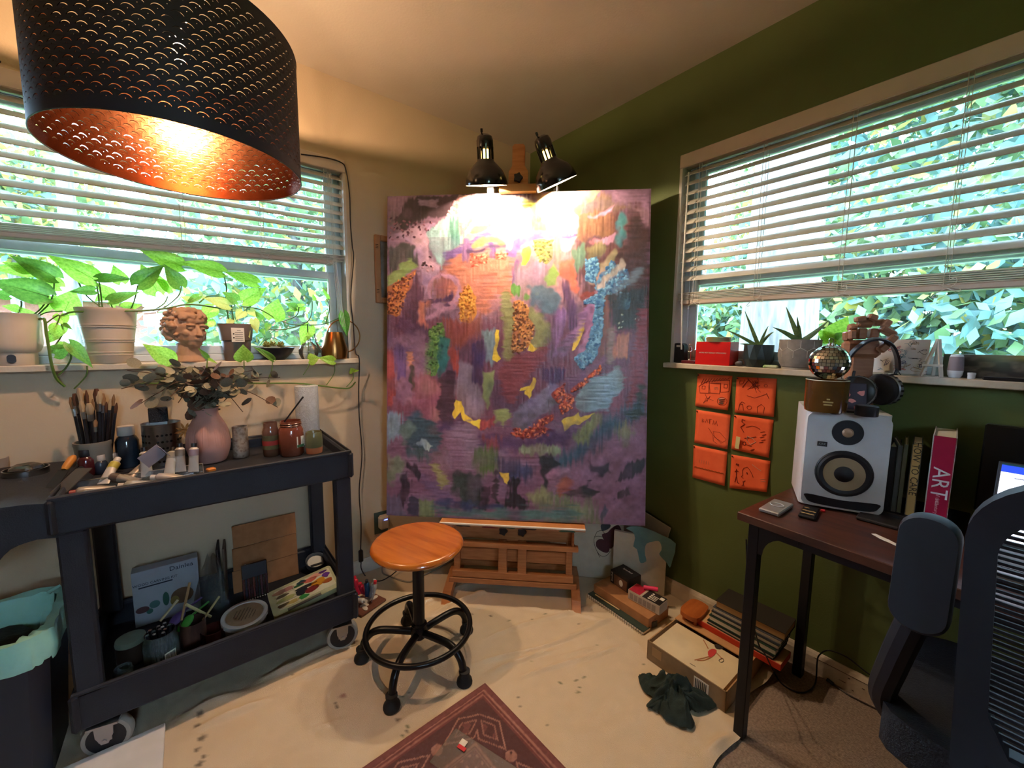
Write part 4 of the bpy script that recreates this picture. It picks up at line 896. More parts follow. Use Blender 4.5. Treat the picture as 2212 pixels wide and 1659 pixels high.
# ================================================================ desk
DESKW = mk('desk_dark_wood', '5a3324', .35, c2='38201a', sc=5, stretch=(2,14,4), det=7, fac=(.3,.7)); DKM = mk('desk_metal', '17171c', .45, m=.4)
DZ = .735
dk = thing('desk', 'dark wood-topped desk with black metal legs against the green wall', 'desk', (1.588, -.521, 0), -4.5)
MB().box(.60, .245, DZ-.0125, 1.20, .49, .025, bev=.002).build('desk_top', DESKW, dk, smooth=0)
for (x_, y_) in ((.045, .028), (.045, .455), (1.16, .028), (1.16, .455)):
    MB().box(0, 0, (DZ-.025)/2, .03, .03, DZ-.025, bev=.002).build('leg', DKM, dk, smooth=0, M=T(x_, y_, .001))
for b_ in ((.6, .028, DZ-.038, 1.10, .022, .024), (.6, .455, DZ-.038, 1.10, .022, .024), (.045, .24, DZ-.038, .022, .40, .024)): MB().box(*b_).build('frame_rail', DKM, dk, smooth=0)
m = MB()
a = [(.0, 0), (.0, -.085), (.012, -.085)]+[(.012+.07*(1-math.cos(t)), -.085+.07*math.sin(t)) for t in np.linspace(0, math.pi/2, 8)]+[(.10, -.015), (.10, 0)]
m.prism(a, -.0015, .0015, T(.06, .014, DZ-.026) @ Matrix(((1,0,0,0),(0,0,-1,0),(0,1,0,0),(0,0,0,1)))); m.build('corner_bracket', DKM, dk, smooth=0)
m = MB(); m.bar((.05, .455, .50), (.30, .30, DZ-.04), .014, .006); m.build('diagonal_brace', DKM, dk, smooth=0)

# ================================================================ office chair
CHB = mk('chair_black', '14161d', .6, c2='111319', sc=40); CHF = mk('chair_fabric', '181a21', .85, c2='13151b', sc=90, bump=.3, bsc=300)
ch = thing('office_chair', 'black mesh-back office chair with raised arm pads pulled up to the desk', 'chair', (2.290, -.62, 0), 0)
YB = -.18
def outl(w, z0, z1, r, n=10):
    o = []
    for (sx, zc, a0) in ((1, z1-r, 0), (-1, z1-r, 90)):
        for k in range(n+1):
            t = math.radians(a0+90*k/n); o.append((sx*(w/2-r)+r*math.cos(t), zc+r*math.sin(t)))
    o += [(-w/2*.93, z0+.05), (-w/2*.80, z0), (w/2*.80, z0), (w/2*.93, z0+.05)]
    return o
def backy(z): return YB-.06*((z-.72)/.3)**2+.03*(z-.72)
out, inn = outl(.475, .50, 1.065, .12), outl(.405, .60, 1.015, .09)
m = MB(); n = len(out); v = []; f = []
for (dy, ) in ((-.02,), (.02,)):
    v += [(x, backy(z)+dy, z) for x, z in out]+[(x, backy(z)+dy, z) for x, z in inn]
for k in range(n):
    j = (k+1) % n
    f += [(k, n+k, n+j, j), (2*n+k, 2*n+j, 3*n+j, 3*n+k), (k, j, 2*n+j, 2*n+k), (n+k, 3*n+k, 3*n+j, n+j)]
m.add(v, f); m.build('back_frame', CHB, ch, smooth=50)
i_ = 0; z = .612
sl_ = MB().box(0, 0, 0, .408, .004, .0048).mesh('mesh_strand', CHB, 0)
while z < 1.012:
    w_ = 1.0 if z < .925 else (.2025-.09+.09*math.sqrt(max(0, 1-((z-.925)/.09)**2)))/.2025
    inst('mesh_strand', sl_, ch, T(0, backy(z), z) @ Matrix.Diagonal((w_, 1, 1, 1))); z += .0098
m = MB(); sp = spoly([(-.27, -.16), (.27, -.16), (.305, 0), (.29, .22), (0, .255), (-.29, .22), (-.305, 0)], 6)
m.prism(sp, .0, .085, T(0, .03, .425)); m.build('seat', CHF, ch, smooth=50)
m = MB(); m.prism([(x*.9, y*.9) for x, y in sp], 0, .03, T(0, .06, .405)); m.build('seat_pan', CHB, ch, smooth=50)
m = MB(); m.tube([(0, .0, .41), (0, YB-.07, .40), (0, YB-.075, .52), (0, YB-.03, .70)], [.035, .04, .035, .02], 10); m.tube([(-.18, YB-.03, .55), (0, YB-.06, .56), (.18, YB-.03, .55)], .03, 10); m.build('back_support', CHB, ch)
m = MB(); m.lathe([(.028, .10), (.028, .25), (.020, .25), (.020, .41)], 18); m.build('gas_lift', CHB, ch)
for k in range(5):
    a = math.radians(72*k+18); c_, s_ = math.cos(a), math.sin(a)
    lg = MB(); lg.tube([(0, 0, .115), (c_*.15, s_*.15, .10), (c_*.29, s_*.29, .072)], [.032, .026, .018], 10); g_ = lg.build('base_leg', CHB, ch)
    MB().lathe([(.0, -.022), (.024, -.022), (.028, -.012), (.028, .012), (.024, .022), (0, .022)], 14, T(c_*.29, s_*.29, .030, rx=90, rz=math.degrees(a)), cap=False).build('caster_wheel', CHB, g_)
for s_ in (-1, 1):
    xx = s_*.32
    ar = MB(); ar.tube(smoothpath([(s_*.20, .02, .42), (s_*.29, .0, .42), (s_*.325, -.06, .50), (s_*.310, -.12, .62), (s_*.283, -.15, .76)], 5), .024, 10); arm = ar.build('arm', CHB, ch)
    pd = MB(); o_ = rrect(.080, .215, .036, 6)
    v = []; f = []; n = len(o_)
    for sc_, zz_ in ((.86, -.018), (1, -.010), (1, .008), (.94, .018)): v += [(x*sc_, y*sc_, zz_) for x, y in o_]
    for i in range(3):
        for k in range(n): f.append((i*n+k, i*n+(k+1) % n, (i+1)*n+(k+1) % n, (i+1)*n+k))
    f += [tuple(range(n-1, -1, -1)), tuple(3*n+k for k in range(n))]
    pd.add(v, f); pd.build('arm_pad', CHB, ch, smooth=40, M=T(s_*.281, -.165, .838, rx=84, rz=s_*4))

# ================================================================ studio monitor
SPW = mk('speaker_white', 'c9c6c6', .4); CONE = mk('speaker_cone', '9c8563', .6); SPB = mk('speaker_black', '0c0c10', .5)
q = P(1812, 1103, z=DZ)
spk = thing('studio_speaker', 'white studio speaker with tan woofer cone on the desk', 'speaker', (q.x, q.y, DZ), 22)   # local: -y is the front
sw, sd, sh = .205, .225, .305
m = MB(); o_ = rrect(sw, sd, .018, 4); m.prism([(x, y+sd/2) for x, y in o_], .004, sh); m.build('cabinet', SPW, spk, smooth=50)
m = MB(); m.prism(rrect(sw-.006, sh-.01, .022, 5), 0, .012, T(0, .002, sh/2+.002, rx=90)); m.build('front_baffle', SPW, spk, smooth=50)
def ringl(prof, cx, cz, name, mat): return MB().lathe(prof, 36, T(cx, -.010, cz, rx=90), cap=False).build(name, mat, spk)
ringl([(.0, .006), (.058, .004), (.068, .004), (.071, .0), (.071, -.002)], 0, .120, 'woofer_surround', SPB)
ringl([(.066, .0046), (.061, .0085), (.054, .0075), (.0505, .005)], 0, .120, 'woofer_roll', SPB)
ringl([(.051, .0062), (.040, .0062), (.022, .0064)], 0, .120, 'woofer_cone', CONE)
ringl([(.024, .0066), (.018, .0105), (.008, .0135), (.0, .014)], 0, .120, 'dust_cap', SPB)
ringl([(.038, .001), (.037, .0045), (.030, .0042), (.0, .0042)], 0, .247, 'tweeter_plate', SPB)
ringl([(.014, .0048), (.010, .009), (.0, .0105)], 0, .247, 'tweeter_dome', mk('tweeter_dome', 'b08a6a', .4, m=.3))
m = MB(); m.prism(spoly([(-.088, .030), (-.084, .042), (0, .037), (.084, .042), (.088, .030), (.07, .016), (0, .013), (-.07, .016)], 4), .0, .0025, T(0, -.0095, 0, rx=90)); m.build('bass_port', SPB, spk, smooth=0)
m = MB(); m.box(-.058, -.011, .205, .024, .004, .014); bd = m.build('badge', SPB, spk, smooth=0); text('KRK', .010, mk('badge_grey', '8a8a8a', .4), bd, T(-.058, -.0135, .205, rx=90))
# ================================================================ things on the desk
GR = {}
def simple(name, label, cat, m, mat, loc=(0,0,0), rz=0, smooth=35, group=None, M=None):
    o = m.build(name, mat, None, smooth)
    if M is not None: o.matrix_world = M
    else: o.location = loc; o.rotation_euler = (0, 0, math.radians(rz))
    return tag(o, label, cat, group)
BKZ = DZ+.0215
def book(label, bl, br, topy, depth, cover, spine=None, title=None, tsize=.02, tmat=None, tpos=.5, pages=True, lean=0, z=BKZ, extra=()):
    """upright book whose spine runs bl..br (photo pixels on the desk) facing the room; depth towards the wall"""
    a, b = P(*bl, z=z), P(*br, z=z); w = (b-a).length; h_ = P(bl[0], topy, y=a.y).z-z
    rz = math.degrees(math.atan2(b.y-a.y, b.x-a.x))
    t = thing('book', label, 'book', (a.x, a.y, z+.001), rz)
    M = T(ry=lean)
    q = MB(); q.box(.0012, depth/2, h_/2, .0024, depth, h_); q.box(w-.0012, depth/2, h_/2, .0024, depth, h_); q.build('cover', cover, t, smooth=0, M=M)
    q = MB(); q.box(w/2, .0012, h_/2, w, .0024, h_, bev=.0008); sp_ = q.build('spine', spine or cover, t, smooth=0, M=M)
    q = MB(); q.box(w/2, depth/2, h_/2, w-.0052, depth-.008, h_-.008); q.build('pages', PAPER, t, smooth=0, M=M)
    for (body, sz, mt, ps) in ([(title, tsize, tmat, tpos)] if title else [])+list(extra):
        text(body, sz, mt, sp_, T(w/2, -.0003, h_*ps, rx=90) @ T(rz=-90))
    return t
NAVY = mk('book_navy', '1c2733', .5); DKB = mk('book_black', '111214', .5); GREYB = mk('book_grey', '4a4c48', .6); TAN = mk('book_tan', 'a8834a', .6); RED = mk('book_red', 'a8123a', .45, c2='9a0f34'); WCOV = mk('book_white', 'c9c4c2', .5)
GOLDT = mk('title_dark', '2e2617', .6); PINKT = mk('title_pink', 'd8a0a4', .5)
simple('book_riser', 'low dark board under the row of upright books', 'riser', MB().box(0, 0, .0105, .20, .20, .021, bev=.003), mk('riser_black', '121214', .5), (1.93, -.125, DZ), -3)
book('slim black book leaning against the white speaker', (1905,1100), (1922,1104), 962, .15, DKB)
book('thin grey-spined book second from the speaker', (1924,1105), (1934,1107), 960, .15, GREYB)
book('thin olive-spined book next to the navy one', (1936,1107), (1945,1109), 958, .15, mk('book_olive', '55553f', .6))
book('tan-spined handbook with navy cover titled HOW TO CARE', (1953,1112), (1975,1117), 957, .16, NAVY, TAN, 'HOW TO CARE', .022, GOLDT, .66)
book('thick red art book with white sides titled ART', (1993,1122), (2044,1134), 938, .19, WCOV, RED, 'ART', .047, mk('title_white', 'd8c8c8', .5), .46, extra=(('of the', .011, PINKT, .285), ('20th', .011, PINKT, .235), ('Century', .011, PINKT, .17)))
# portable drives, paper, dark wallet on the desk
def flatbox(name, label, cat, c4, h, mat, z=DZ, bev=.003):
    """thin box over four photo pixels on the desk surface"""
    q = [P(*c, z=z) for c in c4]; c = sum(q, Vector())/4; ux = (q[1]-q[0]+q[2]-q[3])/2; uy = (q[3]-q[0]+q[2]-q[1])/2
    rz = math.degrees(math.atan2(ux.y, ux.x)); t = thing(name, label, cat, (c.x, c.y, z), rz)
    MB().box(0, 0, h/2+.0005, ux.length, uy.length, h, bev=bev).build('body', mat, t, smooth=0)
    return t, ux.length, uy.length
t, a, b = flatbox('portable_drive', 'flat silver portable drive with a looped cord on the desk corner', 'drive', [(1637,1105),(1683,1118),(1714,1097),(1672,1084)], .012, mk('drive_silver', 'b5b6ba', .3, m=.6))
MB().tube([(.018*math.cos(k), .016*math.sin(k)+.004, .0145) for k in np.linspace(0, 6.28, 20, endpoint=False)], .0012, 6, closed=True).build('cord_loop', mk('cord_grey', 'c8c8c8', .5), t)
t, a, b = flatbox('rugged_drive', 'small black pouch printed with tan shapes beside the silver drive', 'pouch', [(1716,1116),(1754,1125),(1777,1107),(1742,1098)], .010, BLKP)
TANP = mk('tan_print', 'b89a68', .6)
for k in range(7):
    q = MB(); q.sheet(spoly([(.007*random.uniform(.6,1.2)*math.cos(w_), .004*random.uniform(.6,1.2)*math.sin(w_)) for w_ in np.linspace(0, 6.28, 7, endpoint=False)], 2)); q.build('printed_shape', TANP, t, smooth=0, M=T((k % 3-1)*a*.25, (k//3-1)*b*.26, .0108))
simple('red_clip', 'tiny red plastic clip beside the black pouch', 'clip', MB().box(0, 0, .004, .012, .008, .008, bev=.002), mk('red_plastic', 'b8202c', .4), P(1778, 1106, z=DZ))
t, a, b = flatbox('notebook', 'flat dark notebook lying in front of the speaker', 'notebook', [(1840,1120),(1935,1146),(1958,1128),(1870,1106)], .010, mk('dark_leather', '1b1512', .5))
q = MB(); q.prism([(-.035,-.007),(-.01,-.010),(.035,-.004),(.034,.006),(.0,.008),(-.034,.004)], 0, .0008); simple('paper_scrap', 'small torn strip of white paper near the desk edge', 'paper', q, PAPER, P(1915,1167,z=DZ+.0005), -35)
# laptop
lp = P(2225, 1190, y=-.30)
lt = thing('laptop', 'open laptop with a lit screen seen through the chair back', 'laptop', (2.215, -.36, DZ+.001), -3)
ALUM = mk('laptop_alu', '6a6d74', .35, m=.8)
MB().box(0, 0, .008, .30, .21, .014, bev=.003).build('base', ALUM, lt, smooth=0)
MB().box(0, .01, .0155, .26, .10, .001).build('keyboard', BLKP, lt, smooth=0)
sc_ = MB().box(0, 0, .105, .30, .006, .21, bev=.002).build('screen_lid', ALUM, lt, smooth=0, M=T(0, .106, .014, rx=-12))
def emitm(n, c, e):
    return mk(n, c, .3, emit=e)
MB().box(0, -.0035, .107, .288, .001, .192).build('display', emitm('display_white', 'eef0ff', .95), sc_, smooth=0)
MB().box(0, -.0042, .193, .288, .001, .018).build('browser_bar', emitm('display_blue', '2a48c8', .8), sc_, smooth=0)
MB().box(0, -.0042, .2035, .288, .001, .005).build('menu_bar', emitm('display_dark', '1c3a40', .5), sc_, smooth=0)
for k in range(9):
    MB().box(-.10+.012*(k % 2), -.0045, .172-.012*k, random.uniform(.02, .06), .0008, .0022).build('text_line', emitm('display_grey', '7c8098', .5), sc_, smooth=0)
simple('monitor', 'dark blank monitor standing behind the laptop', 'monitor', MB().box(0, 0, .17, .26, .03, .25, bev=.004).box(0, .01, .04, .05, .02, .08).box(0, .0, .006, .18, .09, .012, bev=.003), mk('monitor_black', '0b0c10', .35), (2.17, -.075, DZ), -2)

# ---------------------------------------------------------------- on top of the speaker
STZ = DZ+sh
cp = P(1781, 891, z=STZ)
cj = thing('candle_jar', 'amber glass candle jar on the speaker', 'candle', (cp.x, cp.y, STZ))
AMB = mk('amber_glass', '5a3614', .12, c2='6b431a', coat=.5, trans=.25)
MB().lathe([(.0, .0005), (.042, .0005), (.050, .006), (.0525, .02), (.0535, .098), (.0515, .099), (.050, .03), (.0, .028)], 36, cap=False).build('jar', AMB, cj)
MB().tube([(.0525*math.cos(k), .0525*math.sin(k), .099) for k in np.linspace(0, 6.28, 36, endpoint=False)], .0013, 6, closed=True).build('jar_rim', mk('rim_glass', 'd8ccb8', .2), cj)
MB().lathe([(.0, .060), (.050, .060)], 30, cap=False).build('wax', mk('candle_wax', 'c8b080', .5), cj)
ck = math.degrees(math.atan2(CAM.y-cp.y, CAM.x-cp.x))
for k, (w_, zz_) in enumerate(((.008, .046), (.024, .038), (.020, .030))): MB().box(0, 0, 0, w_, .0006, .004).build('label_print', mk('label_gold', 'b09058', .4), cj, M=T(rz=ck+90) @ T(.006, -.0545, zz_))
# notebook with flowered cover under the candle's far side
nbp = P(1800, 862, z=STZ)
nb = thing('flowered_notebook', 'spiral notebook with a pink-flowered dark cover leaning behind the candle', 'notebook', (cp.x+.005, cp.y+.095, STZ+.002), 22)
MB().box(0, 0, .04, .15, .012, .10, bev=.002).build('cover', mk('notebook_dark', '241c2c', .5), nb, smooth=0, M=T(0, 0, -.004, rx=-18))
for k in range(12):
    q = MB(); q.sheet(spoly([(random.uniform(.005,.011)*math.cos(w_), random.uniform(.005,.011)*math.sin(w_)) for w_ in np.linspace(0, 6.28, 8, endpoint=False)], 2)); q.build('flower_print', mk('flower_pink', 'c9807c', .6), nb, smooth=0, M=T(0, 0, -.004, rx=-18) @ T(-.06+.011*k, -.0064, .01+.07*((k*37) % 10)/10, rx=90))
q = MB()
for k in range(12): q.tube([(-.075+.004*math.cos(w_), .006*math.sin(w_), .002+.0075*k) for w_ in np.linspace(0, 6.28, 8, endpoint=False)], .0008, 4, closed=True)
q.build('spiral', STEEL, nb, M=T(0, 0, -.004, rx=-18))
# disco ball resting on the candle rim
dbl = thing('mirror_ball', 'small mirrored disco ball resting on the candle rim', 'mirror ball', (cp.x, cp.y, STZ+.112+.019))
RB = .0505
MB().sph((0, 0, .02), RB-.0012, 24).build('core', mk('ball_core', '26262a', .6), dbl)
q = MB(); nr = 16
for i in range(nr):
    th = math.pi*(i+.5)/nr; k_ = max(3, int(2*math.pi*math.sin(th)*RB/.0098)); w_ = 2*math.pi*math.sin(th)*RB/k_
    for k in range(k_):
        ph = 2*math.pi*k/k_; nrm = Vector((math.sin(th)*math.cos(ph), math.sin(th)*math.sin(ph), math.cos(th)))
        q.box(0, 0, 0, w_*.9, math.pi*RB/nr*.9, .0012, look(Vector((0,0,.02))+nrm*RB, nrm+Vector((random.uniform(-.03,.03), random.uniform(-.03,.03), random.uniform(-.03,.03)))))
tl_ = q.build('mirror_tile', mk('mirror', 'e6e6ea', .05, m=1), dbl, smooth=0); tl_['kind'] = 'stuff'
MB().cyl(.009, .068, .076, 14).tube([(.006*math.cos(k), 0, .084+.008*math.sin(k)) for k in np.linspace(0, 6.28, 12, endpoint=False)], .0012, 6, closed=True).build('hanger', CHROME, dbl)
# wooden artist's hand
hp = P(1858, 880, z=STZ); HW = mk('hand_wood', 'a87452', .55, c2='976446', sc=8, stretch=(2,2,12))
hx = Vector((.766, .643, 0)); 
hd = thing('wooden_hand', 'jointed wooden artist hand holding up the headphones', 'mannequin hand', (hp.x-.022, hp.y+.045, STZ), 36)
KS = 1/640.0                                                        # local x right, z up, y away; sizes read off the photo
def hb(nm, cx, cz, w, d, h_, ry=0, cy=0, rx=0, bev=.004): return MB().box(0, 0, 0, w, d, h_, bev=bev).build(nm, HW, hd, smooth=0, M=T(cx, cy, cz, ry=ry, rx=rx))
MB().lathe([(.0, 0), (.045, 0), (.047, .004), (.045, .012), (.0, .012)], 28, cap=False).build('base', HW, hd)
hb('wrist', 0, .088, .062, .045, .15); hb('palm', .0, .190, .105, .040, .058, bev=.012)
hb('knuckle', -.040, .232, .024, .026, .030, ry=-6); hb('knuckle', -.004, .240, .026, .026, .036); hb('knuckle', .030, .240, .026, .026, .034, ry=5)
hb('finger_joint', -.036, .258, .022, .024, .024, ry=-10, cy=-.012, rx=35); hb('finger_joint', -.042, .236, .020, .022, .030, ry=-4, cy=-.030)
hb('finger_joint', .000, .272, .040, .022, .022, cy=-.008, rx=40); hb('fingertip', -.018, .287, .030, .022, .018, ry=-12, cy=-.016); hb('fingertip', .014, .292, .026, .022, .020, ry=20, cy=-.018)
hb('finger_joint', .040, .276, .030, .022, .020, cy=-.004, ry=-10); hb('fingertip', .052, .272, .022, .022, .026, ry=30, cy=-.02)
hb('thumb_joint', .058, .247, .046, .024, .022, ry=32, cy=-.02); hb('thumb_joint', .060, .215, .022, .024, .050, ry=38, cy=-.028); hb('thumb_tip', .043, .194, .022, .022, .028, ry=42, cy=-.034)
# headphones
hpk = thing('headphones', 'black over-ear headphones hung on the wooden hand', 'headphones', (hp.x-.055, hp.y+.012, STZ), 36)
HPB = mk('headphone_black', '101013', .4); HPL = mk('headband_leather', '1d1b22', .45, c2='2a2730')
q = MB(); pts = smoothpath([(-.030, -.055, .118), (-.022, -.055, .145), (.0, -.052, .185), (.035, -.048, .216), (.072, -.040, .222), (.110, -.03, .204), (.133, -.022, .165), (.140, -.02, .125)], 5)
n = len(pts); v = []; f = []
for i, p_ in enumerate(pts):
    tg = (pts[min(i+1, n-1)]-pts[max(i-1, 0)]).normalized(); wv_ = Vector((.25, 1, .1)).normalized(); nn = tg.cross(wv_).normalized()
    for (a_, b_) in ((-.019, -.004), (.019, -.004), (.021, .002), (.0, .006), (-.021, .002)): v.append(p_+wv_*a_+nn*b_)
for i in range(n-1):
    for k in range(5): f.append((i*5+k, i*5+(k+1) % 5, (i+1)*5+(k+1) % 5, (i+1)*5+k))
f += [(4,3,2,1,0), tuple((n-1)*5+k for k in range(5))]
q.add(v, f); q.build('headband', HPL, hpk)
for (c, ax_, nm) in ((Vector((.012, -.070, .055)), Vector((-.55, -.80, .12)), 'l'), (Vector((.092, -.045, .062)), Vector((.85, .45, .05)), 'r')):
    Mc = look(c, ax_)
    e_ = MB().lathe([(.0, -.026), (.030, -.026), (.046, -.022), (.050, -.012), (.046, -.002), (.046, .0)], 32, Mc, cap=False).build('ear_cushion', mk('ear_pad', '17161a', .7), hpk)
    MB().lathe([(.046, 0), (.049, .003), (.049, .014), (.046, .017)], 32, Mc, cap=False).build('cup_ring', mk('cup_silver', '8f9096', .3, m=.8), hpk)
    q = MB()
    for k in range(20): q.box(.0492, 0, .0085, .002, .006, .010, Mc @ T(rz=18*k))
    q.build('cup_vents', HPB, hpk, smooth=0)
    MB().lathe([(.046, .017), (.040, .022), (.025, .024), (.022, .028), (.0, .030)], 32, Mc, cap=False).build('ear_cup', HPB, hpk)
q = MB(); q.tube([(-.026, -.056, .120), (-.030, -.06, .095), (-.022, -.07, .085)], .0012, 5); q.tube([(.138, -.02, .125), (.150, -.02, .105), (.135, -.025, .09)], .0012, 5); q.build('wire', HPB, hpk)
q = MB(); q.box(-.006, -.075, .092, .028, .012, .022, bev=.003); q.tube([(-.004, -.07, .10), (.0, -.066, .12)], .004, 6); q.build('yoke', HPB, hpk)
q = MB(); q.box(.128, -.025, .100, .02, .012, .022, bev=.003); q.tube([(.136, -.022, .128), (.13, -.022, .10)], .004, 6); q.build('yoke', HPB, hpk)
simple('black_tin', 'small round black tin below the headphones on the speaker', 'tin', MB().lathe([(.0, 0), (.026, 0), (.027, .002), (.027, .028), (.025, .030), (0, .030)], 28, cap=False), mk('tin_black', '15161a', .35), P(1871, 898, z=STZ))
simple('round_coaster', 'round dark disc under the hand on the speaker', 'coaster', MB().lathe([(.0, 0), (.034, 0), (.035, .003), (.034, .005), (0, .005)], 28, cap=False), mk('disc_dark', '2c2a28', .3, m=.5), P(1822, 890, z=STZ)+Vector((0, .03, 0)))

# ================================================================ right sill
SZT = WZ0+.023
def sx(px, py, y): return P(px, py, y=y)
def sill_fit(px0, px1, py0, py1, y):
    a, b = P(px0, py1, y=y), P(px1, py1, y=y); t_ = P((px0+px1)/2, py0, y=y); c = P((px0+px1)/2, py1, y=y)
    return (a.x+b.x)/2, abs(b.x-a.x), t_.z-c.z
# pouch
x_, w_, h_ = sill_fit(1452, 1477, 738, 780, .03)
t = thing('speaker_box', 'small black rounded gadget at the end of the sill by the blind wand', 'gadget', (x_+.008, .030, SZT), 0)
MB().prism([(a*1, b) for a, b in rrect(w_, h_, w_*.35, 4, 0, h_/2)], -.018, .018, Matrix(((1,0,0,0),(0,0,-1,0),(0,1,0,0),(0,0,0,1)))).build('case', BLKP, t, smooth=40)
MB().box(0, -.0185, h_*.85, w_*.3, .001, h_*.1).build('white_mark', WHITE, t)
# statuette
x_, w_, h_ = sill_fit(1475, 1505, 737, 785, .0)
t = thing('statuette', 'tiny silver standing figurine on a dark red base', 'figurine', (x_, -.006, SZT))
MB().box(0, 0, .007, w_*.95, .03, .014, bev=.002).build('base', mk('base_maroon', '5c1722', .4), t, smooth=0)
fm = MB(); SILV = mk('figurine_silver', 'b8b6b0', .25, m=1)
fm.lathe([(.006, .014), (.006, .017), (.004, .02)], 12); fm.tube([(.003, 0, .018), (.0035, 0, .04), (.002, 0, .052)], [.003, .0035, .004], 8); fm.tube([(-.003, 0, .018), (-.0035, 0, .04), (-.002, 0, .052)], [.003, .0035, .004], 8)
fm.tube([(0, 0, .05), (0, 0, .062), (0, 0, .075), (0, 0, .08)], [.0055, .005, .007, .003], 10); fm.sph((0, 0, .086), .0045, 10); fm.tube([(.007, 0, .074), (.009, .001, .06), (.004, -.005, .052)], .0022, 6); fm.tube([(-.007, 0, .074), (-.009, .001, .06), (-.004, -.005, .052)], .0022, 6)
fm.build('figure', SILV, t)
# red game box
a, b = P(1510, 786, z=SZT), P(1581, 790, z=SZT); wd_ = (b-a).length
rb = thing('red_box', 'bright red card-game box on the sill', 'box', (a.x, -.030, SZT), 2)
hh_ = P(1510, 738, y=a.y).z-SZT; REDB = mk('box_red', 'd01818', .35)
MB().box(wd_/2, .045, hh_/2, wd_, .09, hh_, bev=.001).build('carton', REDB, rb, smooth=0)
text("WE'RE NOT REALLY STRANGERS", .0078, WHITE, rb, T(wd_/2, -.0006, hh_*.52, rx=90))
simple('amber_tin', 'small amber tin with pale lid on the red box', 'tin', MB().lathe([(0, 0), (.048, 0), (.049, .003), (.049, .012), (.050, .013), (.050, .019), (.048, .0205), (0, .0205)], 32, cap=False), mk('tin_amber', '9a5a1c', .35, c2='7d8a64'), (P(1551, 740, y=.01).x, .012, SZT+hh_+.0005))
simple('pebble', 'smooth dark grey pebble on the sill', 'stone', MB().sph((0, 0, .011), .011, 14, sc=(1.5, 1.0, 1.0)), mk('stone_grey', '4a4648', .5), (P(1596, 785, y=-.01).x, -.008, SZT))
simple('eraser', 'pale green eraser lying on the sill edge', 'eraser', MB().box(0, 0, .006, .050, .022, .012, bev=.004), mk('eraser_green', '9ac07a', .6, c2='d0d0b0', sc=30), (P(1665, 793, y=-.022).x, -.024, SZT), 8)
ALOE = mk('aloe_leaf', '4c6a3a', .45, c2='35502c', sc=60, stretch=(1,1,3)); ALOE2 = mk('aloe_spot', '7f9468', .5)
def aloe_leaf(base, tip, w, bend=.0):
    d = tip-base; n_ = 9; side = d.cross(Vector((0,-1,.2))).normalized(); nr_ = side.cross(d).normalized(); v = []; f = []
    for i in range(n_+1):
        t_ = i/n_; c = base+d*t_+Vector((0,0,1))*bend*4*t_*(1-t_); ww_ = w*(1-t_**1.6)*(.9+.3*t_)+.0006
        v += [c-side*ww_, c-nr_*ww_*.45, c+side*ww_, c+nr_*ww_*.12]
    for i in range(n_):
        for k in range(4): f.append((i*4+k, i*4+(k+1) % 4, (i+1)*4+(k+1) % 4, (i+1)*4+k))
    f.append((3,2,1,0)); return v, f
def aloe(par, base, tips, y):
    for (tx, ty, w, bd, yy) in tips:
        v, f = aloe_leaf(base, P(tx, ty, y=y+yy)-par.location, w, bd); MB().add(v, f).build('leaf', ALOE, par, smooth=50)
# faceted black pot
x_, w_, h_ = sill_fit(1605, 1669, 742, 790, .012)
t = thing('aloe_in_black_pot', 'spiky aloe in a faceted dark teal pot', 'potted plant', (x_, .014, SZT))
v = []; f = []; n = 12
for k in range(n):
    a = 2*math.pi*k/n; v.append((w_*.38*math.cos(a), w_*.38*math.sin(a), .0005))
for k in range(n):
    a = 2*math.pi*(k+.5)/n; v.append((w_*.5*math.cos(a), w_*.5*math.sin(a), h_*.35))
for k in range(n):
    a = 2*math.pi*k/n; v.append((w_*.49*math.cos(a), w_*.49*math.sin(a), h_))
for k in range(n):
    j = (k+1) % n; f += [(k, n+k, n+(k-1) % n), (k, j, n+k), (n+k, 2*n+j, 2*n+k), (n+(k-1) % n, n+k, 2*n+k)]
f.append(tuple(range(n-1, -1, -1)))
MB().add(v, f).build('pot', mk('pot_teal', '2c3a3c', .35), t, smooth=0)
MB().lathe([(0, h_-.012), (w_*.46, h_-.012)], 20, cap=False).build('soil', SOIL, t)
aloe(t, Vector((0, 0, h_-.01)), [(1567,712,.007,.004,-.02), (1609,672,.008,0,.0), (1660,704,.006,.006,-.01), (1672,717,.007,.010,.01), (1597,743,.005,.004,-.02), (1650,740,.005,.003,-.03)], .014)
# concrete pot with cube lines
x_, w_, h_ = sill_fit(1680, 1770, 729, 793, .010); y0_ = .014
t = thing('aloe_in_concrete_pot', 'aloe in a grey concrete pot lined with pale cubes', 'potted plant', (x_, y0_, SZT))
prof = [(0, .006), (w_*.36, .006), (w_*.42, .010), (w_*.485, .03), (w_*.5, .05), (w_*.5, h_), (w_*.47, h_), (w_*.46, h_-.012), (0, h_-.012)]
MB().lathe(prof, 40, cap=False).build('pot', mk('concrete', '8d8378', .8, c2='7c7268', sc=30, bump=.2), t)
MB().lathe([(0, 0), (w_*.40, 0), (w_*.41, .007), (0, .007)], 32, cap=False).build('saucer', mk('concrete_saucer', 'b0a494', .8), t)
MB().lathe([(0, h_-.010), (w_*.46, h_-.010)], 20, cap=False).build('soil', SOIL, t)
q = MB(); Rp = w_*.5+.0006; st_ = .0235                                    # cube lattice lines wrapped on the pot
def onpot(u, z): return Vector((Rp*math.cos(u/Rp), Rp*math.sin(u/Rp), z))
nn_ = max(8, round(2*math.pi*Rp/(st_*1.732))); du = 2*math.pi*Rp/nn_; s1 = du/1.732
